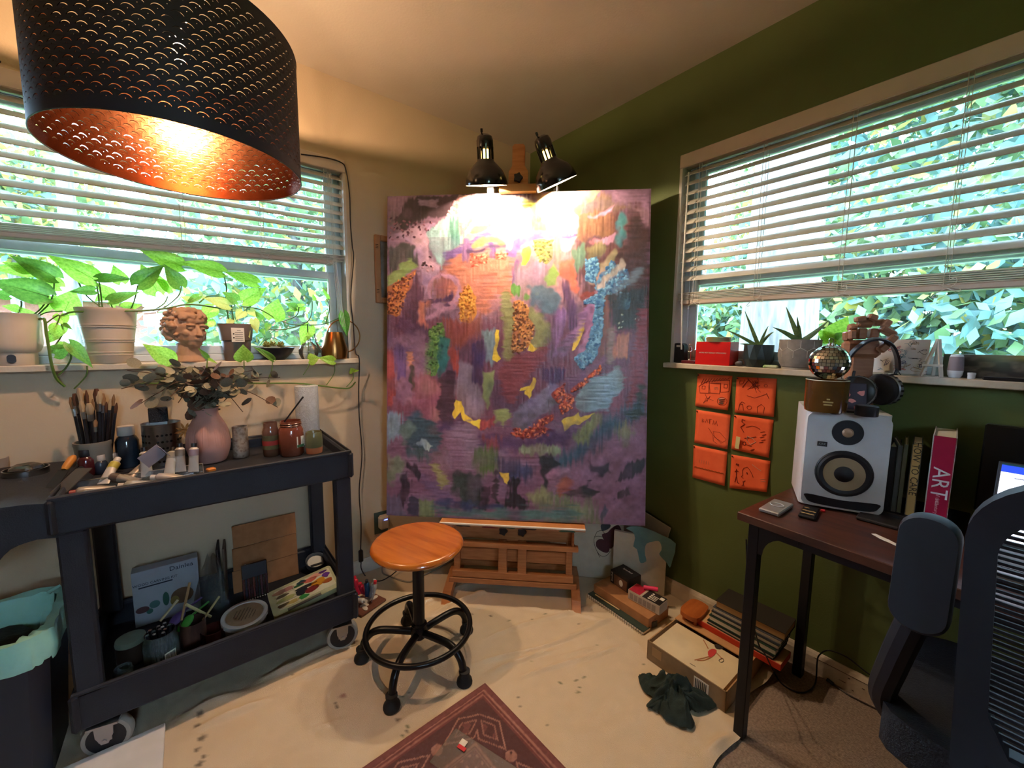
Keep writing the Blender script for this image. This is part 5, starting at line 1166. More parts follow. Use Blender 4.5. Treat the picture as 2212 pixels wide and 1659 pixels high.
for r_ in range(5):
    zc_ = h_-.006-r_*1.5*s1
    for k in range(nn_):
        u = (k+.5*(r_ % 2))*du
        for (a0, b0, a1, b1) in ((0, 0, 0, -s1), (0, 0, du/2, s1/2), (0, 0, -du/2, s1/2), (0,-s1,du/2,-1.5*s1), (0,-s1,-du/2,-1.5*s1)) if r_ % 1 == 0 else ():
            za, zb = zc_+b0, zc_+b1
            if min(za, zb) < .038 or max(za, zb) > h_+.001: continue
            q.tube([onpot(u+a0, za), onpot(u+(a0+a1)/2, (za+zb)/2), onpot(u+a1, zb)], .0009, 4)
o_ = q.build('cube_lines', mk('line_paint', 'cfc6b6', .7), t); o_['kind'] = 'stuff'
aloe(t, Vector((0, 0, h_-.01)), [(1670,707,.010,.004,-.02), (1698,663,.010,0,.01), (1722,684,.007,0,.02), (1728,703,.006,0,-.01), (1791,691,.011,-.006,-.01)], y0_)
# leaf meshes for the heart-leaved plants
POTH = leafmat('pothos', '86bc3c', 'b4dc5c', .55, .32, 14); POTH2 = leafmat('pothos_dark', '5c9038', '7cac4a', .45, .30, 14); POTH3 = leafmat('pothos_pale', 'b8c060', 'd0c878', .4, .4, 20)
def heart(mat, name='leaf', fold=.25, droop=.18, notch=.10):
    nl, nw = 12, 4; v = []; f = []
    for i in range(nl+1):
        t_ = i/nl; hw = .40*math.sin(math.pi*min(1, t_**.62))**.9*(1-.35*t_**3)+.001
        if i == 0: hw = .12
        for j in range(-nw, nw+1):
            s_ = j/nw; y_ = t_-notch*(abs(s_)**2)*(1-t_)*1.5
            v.append((hw*s_, y_, fold*abs(s_)*hw-droop*t_*t_*.6-.12*abs(s_)**2*hw))
    m_ = 2*nw+1
    for i in range(nl):
        for j in range(2*nw): f.append((i*m_+j, i*m_+j+1, (i+1)*m_+j+1, (i+1)*m_+j))
    q = MB().add(v, f); vein = [(0, k/10, -droop*(k/10)**2*.6+.004) for k in range(11)]; q.tube(vein, [.010*(1-k/11) for k in range(11)], 4, mi=0)
    return q.mesh(name, mat, 60)
HEART = [heart(POTH), heart(POTH2, fold=.35, droop=.3), heart(POTH3)]
def leaf(par, base, tip, wr=1.0, kind=0, face=None):
    """leaf from base to tip (world), facing the room and upwards by default"""
    L_ = (tip-base).length; y_ = (tip-base).normalized(); z_ = face or (CAM-base).normalized()+Vector((0,0,.35))
    x_ = y_.cross(z_).normalized(); z_ = x_.cross(y_)
    M = frame(base, x_*L_*wr, y_*L_, z_*L_)
    Pm = Matrix.Translation(par.location)
    return inst('leaf', HEART[kind], par, Pm.inverted() @ M)
# little nursery pot with a seedling
x_, w_, h_ = sill_fit(1782, 1826, 737, 770, .045)
t = thing('seedling_pot', 'bright young plant in a clear nursery pot behind the disco ball', 'potted plant', (x_, .040, SZT))
MB().lathe([(0, 0), (w_*.38, 0), (w_*.5, h_*1.25), (w_*.48, h_*1.25), (w_*.37, .004)], 26, cap=False).build('pot', glass_mat('nursery_plastic', (.75, .85, .85), .1, .15), t)
MB().lathe([(0, .002), (w_*.36, .002), (w_*.44, h_*.9), (0, h_*.95)], 22, cap=False).build('soil', SOIL, t)
MB().box(0, -w_*.44, h_*.62, w_*.6, .001, h_*.35).build('plant_label', mk('plant_label', '3a3026', .7), t)
for (bx, by, tx, ty, k) in ((1795,735,1768,712,0), (1800,733,1830,684,0), (1805,735,1772,728,0), (1806,736,1832,718,1), (1800,735,1790,742,1)): leaf(t, P(bx, by, y=.04), P(tx, ty, y=.02), 1.15, k)
MB().tube([P(1803, 770, y=.04)-t.location, P(1804, 738, y=.04)-t.location], .003, 6).build('stem', POTH, t)
# doodled card on a white mini easel
a, b = P(1881, 806, y=.01), P(1999, 815, y=.01); cw_ = b.x-a.x; ch_ = P(1940, 735, y=.03).z-SZT
dc = thing('doodled_card', 'white square card covered in coloured doodles on the sill', 'drawing', (a.x, .012, SZT), 0)
Md = T(0, 0, .004, rx=-9)
MB().box(cw_/2, .004, ch_/2, cw_, .008, ch_).build('card', mk('card_white', 'd9d2cc', .7), dc, smooth=0, M=Md)
inks = [mk('pen_navy', '2a2a66', .6), mk('pen_red', 'c85a48', .6), mk('pen_teal', '4a8090', .6), mk('pen_brown', '9a7a50', .6), mk('pen_black', '20202a', .6)]
for k in range(26):
    cx_, cz_ = random.uniform(.08, .92)*cw_, random.uniform(.08, .92)*ch_; q = MB(); n_ = random.randint(4, 9); s_ = random.uniform(.006, .02)
    q.ribbon(smoothpath([(cx_+random.uniform(-1, 1)*s_, cz_+random.uniform(-1, 1)*s_*.7, 0) for _ in range(n_)], 3), .0011); q.build('doodle', inks[k % 5], dc, smooth=0, M=Md @ T(0, -.0004, 0, rx=90))
me_ = thing('mini_easel', 'tiny white display easel beside the doodled card', 'mini easel', (P(2012, 812, y=.0).x, .0, SZT), 0)
for (x0, x1, y0, y1) in ((-.022, .004, -.012, .01), (.022, .006, -.012, .01), (.0, .005, .035, .012)):
    MB().bar((x0, y0, 0), (x1, y1, .115), .008, .006).build('leg', WHITE, me_, smooth=0)
MB().box(0, -.008, .035, .045, .008, .006).build('ledge', WHITE, me_, smooth=0)
x_, w_, h_ = sill_fit(2043, 2080, 765, 816, .0)
t = thing('smart_speaker', 'small white rounded speaker with grey front on the sill', 'speaker', (x_, .004, SZT))
MB().lathe([(0, 0), (w_*.34, 0), (w_*.46, h_*.12), (w_*.5, h_*.3), (w_*.42, h_*.9), (w_*.36, h_*.98), (0, h_)], 30, cap=False).build('body', mk('glossy_white', 'd4d8e2', .2), t)
MB().lathe([(w_*.475, h_*.25), (w_*.505, h_*.32), (w_*.435, h_*.88), (w_*.41, h_*.9)], 30, cap=False).build('fabric_front', mk('grey_fabric', '8c8088', .8), t)
x_, w_, h_ = sill_fit(2089, 2107, 803, 817, -.01)
simple('glass_pot', 'tiny glass pot with white lid on the sill', 'jar', MB().lathe([(0, 0), (w_*.45, 0), (w_*.5, .004), (w_*.5, h_*.6), (w_*.55, h_*.62), (w_*.55, h_*.95), (0, h_)], 20, cap=False), mk('pot_white', 'c8ccd6', .25), (x_, -.012, SZT))
lpn = thing('landscape_painting', 'small dark landscape painting leaning behind the white speaker', 'painting', (P(2034, 812, y=.05).x, .048, SZT), 0)
lw_, lh_ = .30, P(2034, 764, y=.05).z-SZT
gx, gz = np.meshgrid(np.linspace(0, lw_, 90), np.linspace(0, lh_, 30)); n1, n2 = vnoise((30, 90), (5, 10), 71), vnoise((30, 90), (14, 40), 72)
lc = np.array(lin((.36,.33,.28)))*(.6+.8*n2)[..., None]; k_ = np.clip((n1-.5)*5, 0, 1)[..., None]; lc = lc*(1-k_)+np.array(lin((.16,.14,.13)))*k_
k_ = (np.clip((gz/lh_-.72)*6, 0, 1)*np.clip(gx/lw_*2-.4, 0, 1))[..., None]; lc = lc*(1-k_)+np.array(lin((.62,.55,.22)))*k_; k_ = (np.exp(-((gx/lw_-.35)/.12)**2)*np.clip(gz/lh_*1.5-.4, 0, 1))[..., None]; lc = lc*(1-k_*.7)+np.array(lin((.40,.50,.42)))*k_*.7; lc[:, :6] = np.array(lin((.36,.40,.30)))
gridmesh('painted_front', np.stack([gx, np.full(gx.shape, -.0085), gz], -1), attr_mat('small_oil', r=.5), lc, lpn, False)
MB().box(lw_/2, 0, lh_/2, lw_, .016, lh_).build('panel', TRIM, lpn, smooth=0)
simple('pencil_case', 'flat black slab lying on the sill edge at the end', 'tablet', MB().box(.11, 0, .005, .22, .022, .010, bev=.003), mk('slab_black', '12131a', .4), (P(2122, 818, y=-.028).x, -.028, SZT), 0)

# ---------------------------------------------------------------- orange drawings pinned below the sill
ORG = mk('orange_paper', 'f2673a', .8, c2='ea5e32', sc=20); PINM = mk('pin', '3a1010', .4); PEN = mk('drawing_pen', '7a1206', .7); PENL = mk('drawing_pale', 'd8a890', .7); SILVP = mk('silver_pen', '9a8a80', .4)
def sheetpts(pts): return [(x, z) for x, z in pts]
def onote(label, quad, strokes, curl=.008):
    """quad: photo pixels tl,tr,br,bl on the green wall; strokes: [(ink, width, [(u,v)...])] u right v down in 0..1"""
    q = [P(*c, y=-.003) for c in quad]; o = q[0]; t = thing('pinned_drawing', label, 'drawing', (o.x, -.002, o.z), 0, 'orange drawings on the green wall')
    n_ = 8; v = []; f = []
    def pos(u, v_, lift=0): 
        a_ = q[0].lerp(q[1], u); b_ = q[3].lerp(q[2], u); w_ = a_.lerp(b_, v_)-o; return Vector((w_.x, -curl*(v_**2)*(.3+.9*u)-lift, w_.z))
    for i in range(n_+1):
        for j in range(n_+1): v.append(pos(j/n_, i/n_))
    for i in range(n_):
        for j in range(n_): f.append((i*(n_+1)+j, (i+1)*(n_+1)+j, (i+1)*(n_+1)+j+1, i*(n_+1)+j+1))
    pp = MB().add(v, f).build('paper', ORG, t, smooth=60)
    md = pp.modifiers.new('thickness', 'SOLIDIFY'); md.thickness = .0006
    by = {}
    for ink, w, pts in strokes: by.setdefault(ink.name, (ink, []))[1].append((w, pts))
    for ink, ls in by.values():
        m_ = MB()
        for w, pts in ls: m_.tube([pos(u, v_, .0008) for u, v_ in pts], w, 4, cap=False)
        m_.build('pen_lines', ink, t)
    MB().lathe([(0, 0), (.003, 0), (.003, .002), (0, .003)], 8, T(.004, -.001, -.006, rx=90), cap=False).build('pin', PINM, t)
    return t
def rect(u0, v0, u1, v1): return [(u0,v0),(u1,v0),(u1,v1),(u0,v1),(u0,v0)]
def scr(u, v, s, n, seed):
    r_ = random.Random(seed); return [(u+r_.uniform(-s, s), v+r_.uniform(-s, s)) for _ in range(n)]
W1 = .0010
d1 = [(PEN,W1,[(.07,.38),(.12,.58),(.42,.56),(.37,.26),(.70,.24),(.72,.5),(.95,.46),(.94,.13),(.6,.16),(.3,.22),(.07,.38)]), (PEN,W1,rect(.37,.26,.70,.55)), (PEN,W1,rect(.17,.36,.26,.45)), (PEN,W1,rect(.80,.26,.89,.36)), (PENL,W1,[(.54,.44),(.54,.37),(.58,.37),(.58,.44),(.58,.37),(.63,.37),(.63,.44)])]
d1 += [(PEN,W1,[(.12+.08*k,.32-.022*k),(.20+.08*k,.14-.008*k)]) for k in range(10)]+[(PEN,W1*.8,scr(.4,.78,.15,6,3)), (PEN,W1*.8,[(.28,.6),(.36,.74)]), (SILVP,.0030,[(.70,.70),(.86,.68),(.72,.74),(.88,.73),(.72,.79),(.86,.79),(.72,.84),(.84,.83)]), (PEN,W1*.8,[(.66+.14*(1+math.cos(a_)),.76+.12*math.sin(a_)) for a_ in np.linspace(0,6.28,16)])]
d2 = [(PEN,.0016,[(.32,.06),(.17,.28)]), (PEN,W1*.8,[(.1,.08),(.08,.2),(.18,.18),(.22,.06)])]+[(PEN,W1*.7,scr(.45,.2,.2,8,k)) for k in range(3)]+[(PEN,W1,[(.78,.4),(.85,.54)]), (PEN,W1*.8,[(.3,.5),(.5,.55),(.78,.42)]), (PEN,W1,[(.1,.92),(.12,.78),(.2,.74),(.24,.92)]), (PEN,W1,[(.12,.76),(.18,.68),(.26,.72)]), (PEN,W1*.7,[(.38+.06*math.cos(a_),.82+.05*math.sin(a_)) for a_ in np.linspace(0,6.28,12)]), (PEN,W1*.7,[(.6,.96),(.58,.78),(.68,.7),(.76,.78),(.74,.96)]), (PEN,W1*.7,[(.75+.04*math.cos(a_),.2+.04*math.sin(a_)) for a_ in np.linspace(0,6.28,10)])]
d3 = [(PEN,W1*.7,[(.20,.34),(.20,.24),(.25,.27),(.2,.29),(.26,.32),(.2,.34)]), (PEN,W1*.7,[(.3,.34),(.34,.22),(.38,.34)]), (PEN,W1*.7,[(.43,.22),(.43,.36),(.40,.22),(.48,.22)]), (PEN,W1*.7,[(.52,.36),(.54,.24),(.58,.36),(.62,.24),(.66,.38)]), (PEN,W1*.7,[(.4,.48),(.55,.66),(.8,.86),(.95,.74),(.75,.56),(.55,.56),(.6,.72),(.82,.82)]), (PEN,W1*.7,[(.55,.66),(.58,.84),(.7,.9)])]
d4 = [(PEN,.0016,[(.30,.12),(.22,.10),(.22,.17),(.3,.22),(.2,.32),(.3,.46)]), (PEN,W1,[(.34,.3),(.5,.24),(.62,.26),(.7,.3)])]+[(PEN,.0014,[(.72+.05*(k % 2),.38+.07*k),(.82+.04*(k % 2),.34+.07*k)]) for k in range(5)]+[(PENL,.0016,[(.40,.55),(.55,.58),(.63,.66),(.5,.76),(.4,.66),(.40,.55)]), (PEN,.0014,[(.33,.62),(.62,.52)]), (PEN,.0014,[(.34+.04*math.cos(a_),.76+.05*math.sin(a_)) for a_ in np.linspace(0,6.28,12)]), (PEN,.0014,[(.4,.78),(.55,.80)]), (PEN,W1,scr(.58,.9,.05,5,9))]
d5 = [(mk('pen_ochre', 'a84a14', .7),.0022,[(.05+.05*k,.66-.02*(k % 2)) for k in range(19)])]+[(mk('pen_peach','e07858',.7),W1,[(.2+.07*k,.5),(.2+.07*k,.40)]) for k in range(5)]
d6 = [(PEN,.0016,[(.16,.4),(.17,.62),(.14,.8)]), (PEN,.0016,[(.17,.62),(.22,.82),(.26,.82)]), (PEN,.0014,[(.12,.5),(.16,.44),(.22,.48)]), (PEN,.0014,scr(.18,.28,.05,7,4)), (PEN,W1,[(.32,.42),(.36,.34),(.44,.3),(.5,.36),(.58,.5),(.62,.6)]), (PEN,W1,[(.32,.42),(.34,.56),(.3,.62),(.36,.66)]), (PEN,.002,[(.44,.46),(.46,.52)]), (PEN,.0014,[(.36,.74),(.38,.84),(.34,.9)]), (PEN,.0014,[(.38,.84),(.4,.9)]), (PEN,.0014,[(.36,.78),(.42,.72)]), (PENL,W1,[(.56,.2),(.7,.3),(.8,.36)]), (PENL,W1,[(.8,.62),(.92,.6)]), (PENL,W1,[(.82,.68),(.94,.66)])]
onote('orange drawing of a building with a striped roof, top row nearest the canvas', [(1507,807),(1582,812),(1575,886),(1502,877)], d1, .012)
onote('orange drawing with small cat faces, top row nearest the speaker', [(1591,814),(1678,818),(1673,900),(1587,891)], d2)
onote('orange drawing with faint name lettering, middle row nearest the canvas', [(1504,885),(1578,896),(1573,970),(1500,956)], d3)
o4 = onote('orange drawing with a pale label stuck on it, middle row nearest the speaker', [(1586,896),(1671,907),(1662,988),(1580,970)], d4)
q = P(1594, 956, y=-.009); MB().box(0, 0, 0, .016, .001, .052).build('stuck_label', mk('label_cream', 'e6d9a0', .7), o4, M=T(q.x-o4.location.x, -.011, q.z-o4.location.z, ry=3))
onote('orange drawing with a faint ochre band, bottom row nearest the canvas', [(1498,962),(1571,976),(1567,1049),(1496,1031)], d5)
onote('orange drawing with two stick figures, bottom row nearest the desk', [(1580,982),(1664,996),(1658,1062),(1576,1054)], d6)
# ================================================================ corner behind the easel and floor under the desk
CANW = mk('primed_canvas', 'cbbfa9', .8, c2='c2b6a0', sc=20)
def panel4(name, label, cat, quad3, th, mat):
    """leaning panel through world corners bl, br, tr(projected): local x along bl->br, y up the panel"""
    bl, br, tr_ = quad3; x = (br-bl); w = x.length; x = x/w; up = tr_-br; up = up-x*up.dot(x); h = up.length; y = up/h; z = x.cross(y)
    t = thing(name, label, cat, M=frame(bl, x, y, z)); MB().box(w/2, h/2, -th/2, w, h, th, bev=.002).build('panel', mat, t, smooth=0); return t, w, h
def loc_(t, w): return t.matrix_world.inverted() @ w
def lsheet(t, pts, mat, name, lift=.0012, smooth=3):
    """paint area given by photo pixels, laid on a panel's face"""
    Mw = t.matrix_world; n = Mw.col[2].to_3d(); o = Mw.translation; Mi = Mw.inverted(); out = []
    for px, py in pts:
        d = _f+_r*((px-W/2)/FPX)-_u*((py-H/2)/FPX); q = CAM+d*((o-CAM).dot(n)/d.dot(n)); l = Mi @ q; out.append((l.x, l.y))
    m = MB(); m.sheet(spoly(out, smooth) if smooth else out, z=lift); return m.build(name, mat, t, smooth=0)
def lline(t, pts, w, mat, name='pen_line', lift=.0016):
    Mw = t.matrix_world; n = Mw.col[2].to_3d(); o = Mw.translation; Mi = Mw.inverted(); out = []
    for px, py in pts:
        d = _f+_r*((px-W/2)/FPX)-_u*((py-H/2)/FPX); q = CAM+d*((o-CAM).dot(n)/d.dot(n)); l = Mi @ q; out.append((l.x, l.y, 0))
    m = MB(); m.ribbon(smoothpath(out, 4), w, z=lift); return m.build(name, mat, t, smooth=0)
# pale board, folded, right against the corner of the green wall
bl, br = Vector((.40, -.055, .008)), Vector((1.02, -.055, .008))
t, w, h = panel4('backing_board', 'pale rounded board propped in the corner behind the small canvases', 'board', (Vector((.55, -.030, .114)), Vector((1.03, -.030, .012)), Vector((1.10, -.016, .345))), .006, mk('pale_board', 'b9aa98', .8))
# canvas with a maroon shoe shape, on the left wall side of the corner
bl, br = P(1290, 1290, z=.01), P(1338, 1235, z=.01)
t, w, h = panel4('sketched_canvas', 'unfinished canvas with a dark maroon shape behind the easel leg', 'canvas', (Vector((.63, -.37, .012)), Vector((.905, -.105, .012)), Vector((.855, -.06, .48))), .02, CANW)
MAR = mk('maroon_paint', '3a1420', .5, c2='4a1a26'); BLKL = mk('charcoal_line', '241c1e', .8)
lsheet(t, [(1322,1140),(1336,1134),(1343,1150),(1337,1165),(1325,1180),(1318,1185),(1308,1172),(1300,1155),(1312,1150)], MAR, 'maroon_shape'); lsheet(t, [(1289,1168),(1300,1164),(1312,1172),(1317,1184),(1312,1194),(1298,1190),(1288,1180)], MAR, 'maroon_shape')
lsheet(t, [(1300,1132),(1318,1133),(1316,1141),(1302,1147),(1298,1140)], mk('slate_paint', '2a3a44', .5), 'slate_shape')
for pts in ([(1290,1148),(1283,1165),(1287,1185),(1297,1200),(1310,1200),(1318,1190)], [(1290,1148),(1300,1146),(1306,1152)], [(1285,1160),(1292,1158),(1304,1160)], [(1290,1192),(1296,1204)]): lline(t, pts, .0022, BLKL)
# canvas with teal background and two blank silhouettes
bl, br = Vector((.60, -.17, .01)), Vector((1.02, -.085, .01))
a, b, c = P(1342, 1262, z=.012), P(1446, 1276, z=.012), P(1462, 1173, y=-.045)
t, w, h = panel4('silhouette_canvas', 'small canvas with two blank heads on a teal background', 'canvas', (Vector((.88, -.165, .012)), Vector((1.108, -.055, .012)), Vector((1.143, -.034, .291))), .018, CANW)
TEAL = mk('teal_wash', '6f9a9a', .7, c2='5f8a8c', sc=12)
lsheet(t, [(1352,1141),(1372,1136),(1400,1142),(1430,1156),(1460,1174),(1452,1212),(1447,1226),(1440,1215),(1430,1205),(1424,1196),(1429,1188),(1428,1176),(1422,1168),(1410,1170),(1397,1174),(1393,1186),(1394,1200),(1396,1212),(1384,1216),(1380,1204),(1376,1186),(1368,1180),(1372,1162),(1366,1148)], TEAL, 'teal_paint', smooth=2)
# open shoebox-like carton with boxes
def pbox(name, label, cat, bl, br, dep, h, z, mat, top=None, lid=True):
    """box: bl, br photo pixels of the near bottom edge at height z; depth goes away from the viewer"""
    a, b = P(*bl, z=z), P(*br, z=z); x = (b-a); w = x.length; rz = math.degrees(math.atan2(x.y, x.x)); t = thing(name, label, cat, (a.x, a.y, z), rz)
    if lid: MB().box(w/2, dep/2, h/2+.0005, w, dep, h, bev=.001).build('carton', mat, t, smooth=0)
    return t, w
t, w = pbox('brown_carton', 'shallow brown carton under the ink boxes beside the easel', 'box', (1282,1275+8), (1400,1362), .15, .052, .012, CARD)
BKB = mk('box_black', '1e1715', .5); BRB = mk('box_brown', '6a4630', .6); SPT = mk('script_white', 'cfc4b8', .6)
cz = .066; 
a, b = P(1318, 1256, z=cz), P(1356, 1282, z=cz)
t = thing('ink_box', 'dark ink box standing upright on the brown carton', 'box', (a.x, a.y, cz), math.degrees(math.atan2(b.y-a.y, b.x-a.x))); w = (b-a).length
MB().box(w/2, .045, .032, w, .09, .064, bev=.001).build('carton', BKB, t, smooth=0)
MB().box(w*.58, -.0006, .028, w*.72, .001, .050).build('brown_front', BRB, t, smooth=0); q = MB(); q.sheet(spoly([(.012*math.cos(k), .016*math.sin(k)) for k in np.linspace(0, 6.28, 8, endpoint=False)], 2)); q.build('white_tool_print', PAPER, t, M=T(w*.62, -.0016, .028, rx=90)); text('Speedball', .013, SPT, t, T(w*.10, -.0004, .032, rx=90) @ T(rz=90)); text('Speedball', .015, SPT, t, T(w/2, .060, .0646))
a, b = P(1356, 1292, z=cz), P(1424, 1330, z=cz)
t = thing('lino_kit_box', 'long printed box with red and black top on the brown carton', 'box', (a.x, a.y, cz), math.degrees(math.atan2(b.y-a.y, b.x-a.x))); w = (b-a).length
MB().box(w/2, .035, .022, w, .07, .044, bev=.001).build('carton', mk('box_pale', 'b6a694', .6), t, smooth=0)
MB().box(w*.72, .035, .0446, w*.54, .069, .001).build('black_top', BKB, t, smooth=0); MB().box(w*.20, .035, .0446, w*.36, .069, .001).build('red_top', mk('box_crimson', 'a81c34', .5), t, smooth=0)
for k in range(4): MB().box(w*.62, .012+.014*k, .0454, .009, .008, .0006).build('icon_print', PAPER, t, smooth=0)
for k in range(4): MB().box(w*.74, .012+.010*k, .0454, .026, .003, .0006).build('text_bar', PAPER, t, smooth=0)
MB().box(w*.90, .05, .0454, .018, .020, .0006).build('white_label', PAPER, t, smooth=0)
for k in range(6): MB().box(w*(.12+.14*k), -.0004, .020, .018, .0006, .028).build('small_print', mk('print_grey', '8c8074', .7), t, smooth=0)
q = MB(); q.tube([(0, 0, .008), (.055, .03, .010)], [.009, .010], 12); simple('red_roller', 'bright pink-red brayer handle lying on the printed box', 'roller', q, mk('pink_red', 'd02850', .4), P(1390, 1272, z=cz+.046), 5)
a, b = P(1356, 1312, z=.012), P(1408, 1358, z=.012)
t = thing('nib_box', 'small tan and black pen box in front of the carton', 'box', (a.x, a.y, .012), math.degrees(math.atan2(b.y-a.y, b.x-a.x))); w = (b-a).length
MB().box(w/2, .016, .014, w, .032, .028, bev=.001).build('carton', BKB, t, smooth=0); MB().box(w*.42, .016, .0286, w*.6, .031, .001).build('tan_top', mk('box_tan', 'b8866a', .6), t, smooth=0); MB().box(w*.86, .016, .0286, w*.25, .031, .001).build('picture_end', mk('box_peach', 'c87a50', .6, c2='6a3a28', sc=120), t, smooth=0)
# sketchbooks with coil
def coilbook(label, bl, br, dep, th, cover, z, n=26):
    a, b = P(*bl, z=z), P(*br, z=z); x = b-a; w = x.length; t = thing('sketchbook', label, 'sketchbook', (a.x, a.y, z), math.degrees(math.atan2(x.y, x.x)))
    MB().box(w/2, dep/2+.004, th/2, w, dep, th, bev=.001).build('pages', PAPER, t, smooth=0); MB().box(w/2, dep/2+.004, th+.001, w, dep, .002).build('cover', cover, t, smooth=0)
    q = MB()
    for k in range(n): q.tube([(w*(k+.5)/n, .002+.006*math.cos(u), th/2+(.006+th/2)*math.sin(u)) for u in np.linspace(0, 6.28, 8, endpoint=False)], .0012, 4, closed=True)
    q.build('coil', BLKP, t); return t, w
t, w = coilbook('coil-bound sketchbook with a dark green cover on the drop cloth', (1268,1288), (1388,1372), .05, .010, mk('cover_green', '2c3a30', .6), .012)
q = MB(); q.tube([(.03, .025, .016), (.17, .030, .016)], .003, 6); simple('pencil', 'slim wooden pencil lying on the coil sketchbook', 'pencil', q, mk('pencil_wood', 'c8a878', .6), t.location, math.degrees(t.rotation_euler.z))
q = MB(); q.box(.11, .0, .004, .23, .028, .008, bev=.002); a = P(1296, 1285, z=.014); simple('purple_folder', 'narrow mauve folder tucked between sketchbook and pen box', 'folder', q, mk('folder_mauve', '8a6a74', .5), a+Vector((.02,.01,.0)), math.degrees(t.rotation_euler.z))
# large open carton with a drawing, partly under the desk
a, b = P(1397, 1421, z=.012), P(1566, 1540, z=.012); x = b-a; w = x.length; rz = math.degrees(math.atan2(x.y, x.x)); dep = .34; hh_ = .075
cb = thing('open_carton', 'shallow open cardboard box holding loose drawings beside the desk leg', 'box', (a.x, a.y, .012), rz)
CARDG = mk('carton_outside', '8c7558', .8, c2='7e684c', sc=20); CARDI = mk('carton_inside', 'b0875c', .8)
for (nm, cx, cy, sx_, sy_) in (('front_wall', w/2, .002, w, .004), ('back_wall', w/2, dep-.002, w, .004), ('side_wall', .002, dep/2, .004, dep), ('side_wall', w-.002, dep/2, .004, dep)):
    MB().box(cx, cy, hh_/2, sx_, sy_, hh_).build(nm, CARDG if nm == 'front_wall' else CARDI, cb, smooth=0)
MB().box(w/2, dep/2, .003, w-.008, dep-.008, .004).build('bottom', CARDI, cb, smooth=0)
MB().box(w/2, dep-.07, hh_+.002, w, .14, .004).build('folded_flap', mk('flap_tan', 'c08e5e', .8), cb, smooth=0)
MB().box(w*.72, -.001, .034, .052, .001, .05).build('shipping_label', PAPER, cb, smooth=0)
for k in range(7): MB().box(w*.72-.020+.0062*k, -.002, .036, .0022, .001, .036).build('barcode_bar', INK, cb, smooth=0)
MB().box(w*.14, -.001, .045, .04, .001, .035).build('tape_patch', mk('tape_brown', 'a08058', .4), cb, smooth=0)
dr = thing('figure_drawing', 'drawing of a leaping figure in red lying in the open carton', 'drawing', (a.x, a.y, .012), rz)
MB().box(w*.50, .10, .040, w*.90, .18, .060).build('paper_stack', mk('drawing_paper', 'd9c6a2', .8), dr, smooth=0)
def onbox(px, py, z): q_ = P(px, py, z=z); return dr_inv @ q_
dr_inv = (Matrix.Translation((a.x, a.y, .012)) @ Matrix.Rotation(math.radians(rz), 4, 'Z')).inverted(); zt_ = .012+.0705
def dsheet(pts, mat, nm): m_ = MB(); m_.sheet(spoly([(onbox(*q_, zt_).x, onbox(*q_, zt_).y) for q_ in pts], 2), z=.0712); m_.build(nm, mat, dr, smooth=0)
def dline(pts, w_, mat, nm='pen_line'): m_ = MB(); m_.ribbon(smoothpath([(onbox(*q_, zt_).x, onbox(*q_, zt_).y, 0) for q_ in pts], 4), w_, z=.0710); m_.build(nm, mat, dr, smooth=0)
SKIN = mk('skin_wash', 'a86a44', .7); REDW = mk('red_wash', 'c84040', .7)
dsheet([(1529,1408),(1538,1402),(1548,1405),(1543,1416),(1532,1420)], REDW, 'red_top'); dsheet([(1543,1394),(1552,1391),(1566,1396),(1560,1402),(1548,1402)], mk('hair_ink', '2a2018', .7), 'hair')
for pts in ([(1530,1402),(1525,1392),(1519,1382)], [(1547,1410),(1555,1418),(1560,1424)], [(1533,1418),(1518,1422),(1500,1426)], [(1538,1419),(1522,1426),(1506,1427)]): dline(pts, .004, SKIN, 'limb')
dline([(1556,1424),(1561,1422),(1563,1428),(1557,1431),(1553,1427),(1556,1424)], .0018, INK, 'hoop'); dline([(1490,1433),(1502,1440)], .0025, INK, 'ground_mark')
# stack of books and boards on the carton flap
zf = .012+hh_+.0045; Mcb = Matrix.Translation((a.x, a.y, 0)) @ Matrix.Rotation(math.radians(rz), 4, 'Z')
def onflap(x_, y_, z_): return Mcb @ Vector((x_, y_, z_))
t = thing('orange_box', 'flat box with red edge and tan top on the carton flap', 'box', onflap(w*.33, dep-.105, zf), rz)
MB().box(.13, .05, .012, .30, .10, .024, bev=.001).build('carton', mk('box_red_edge', 'c0361c', .5), t, smooth=0); MB().box(.13, .051, .0245, .298, .098, .001).build('tan_top', mk('tan_lid', 'd0a070', .7), t, smooth=0)
zs_ = zf+.0255
for k, (lab, th, cm, dx, dp) in enumerate((('black coil sketchbook at the bottom of the stack under the desk', .014, DKB, .0, .13), ('dark green hardback low in the stack under the desk', .022, mk('book_forest', '1e3a28', .5), .004, .125), ('dark grey folder in the middle of the stack under the desk', .018, mk('book_slate', '24272a', .5), .010, .12), ('blue-grey spined book near the top of the stack under the desk', .018, mk('book_bluegrey', '4a4c54', .5), .014, .125), ('black hardback with worn page edges topping the stack', .030, mk('book_brownblack', '2a241e', .5), .022, .12))):
    t = thing('stacked_book', lab, 'book', onflap(w*.38+dx, dep-.10+k*.004, zs_), rz+k*.6-1)
    MB().box(.12, dp/2, th/2, .236, dp-.008, th-.005).build('pages', mk('aged_pages', 'b48a58', .8) if k == 4 else PAPER, t, smooth=0)
    MB().box(.12, dp/2, .0013, .24, dp, .0025).build('cover', cm, t, smooth=0); MB().box(.12, dp/2, th-.0012, .24, dp, .0025).build('cover', cm, t, smooth=0); MB().box(.12, dp-.001, th/2, .24, .0025, th).build('spine', cm, t, smooth=0)
    zs_ += th+.0005
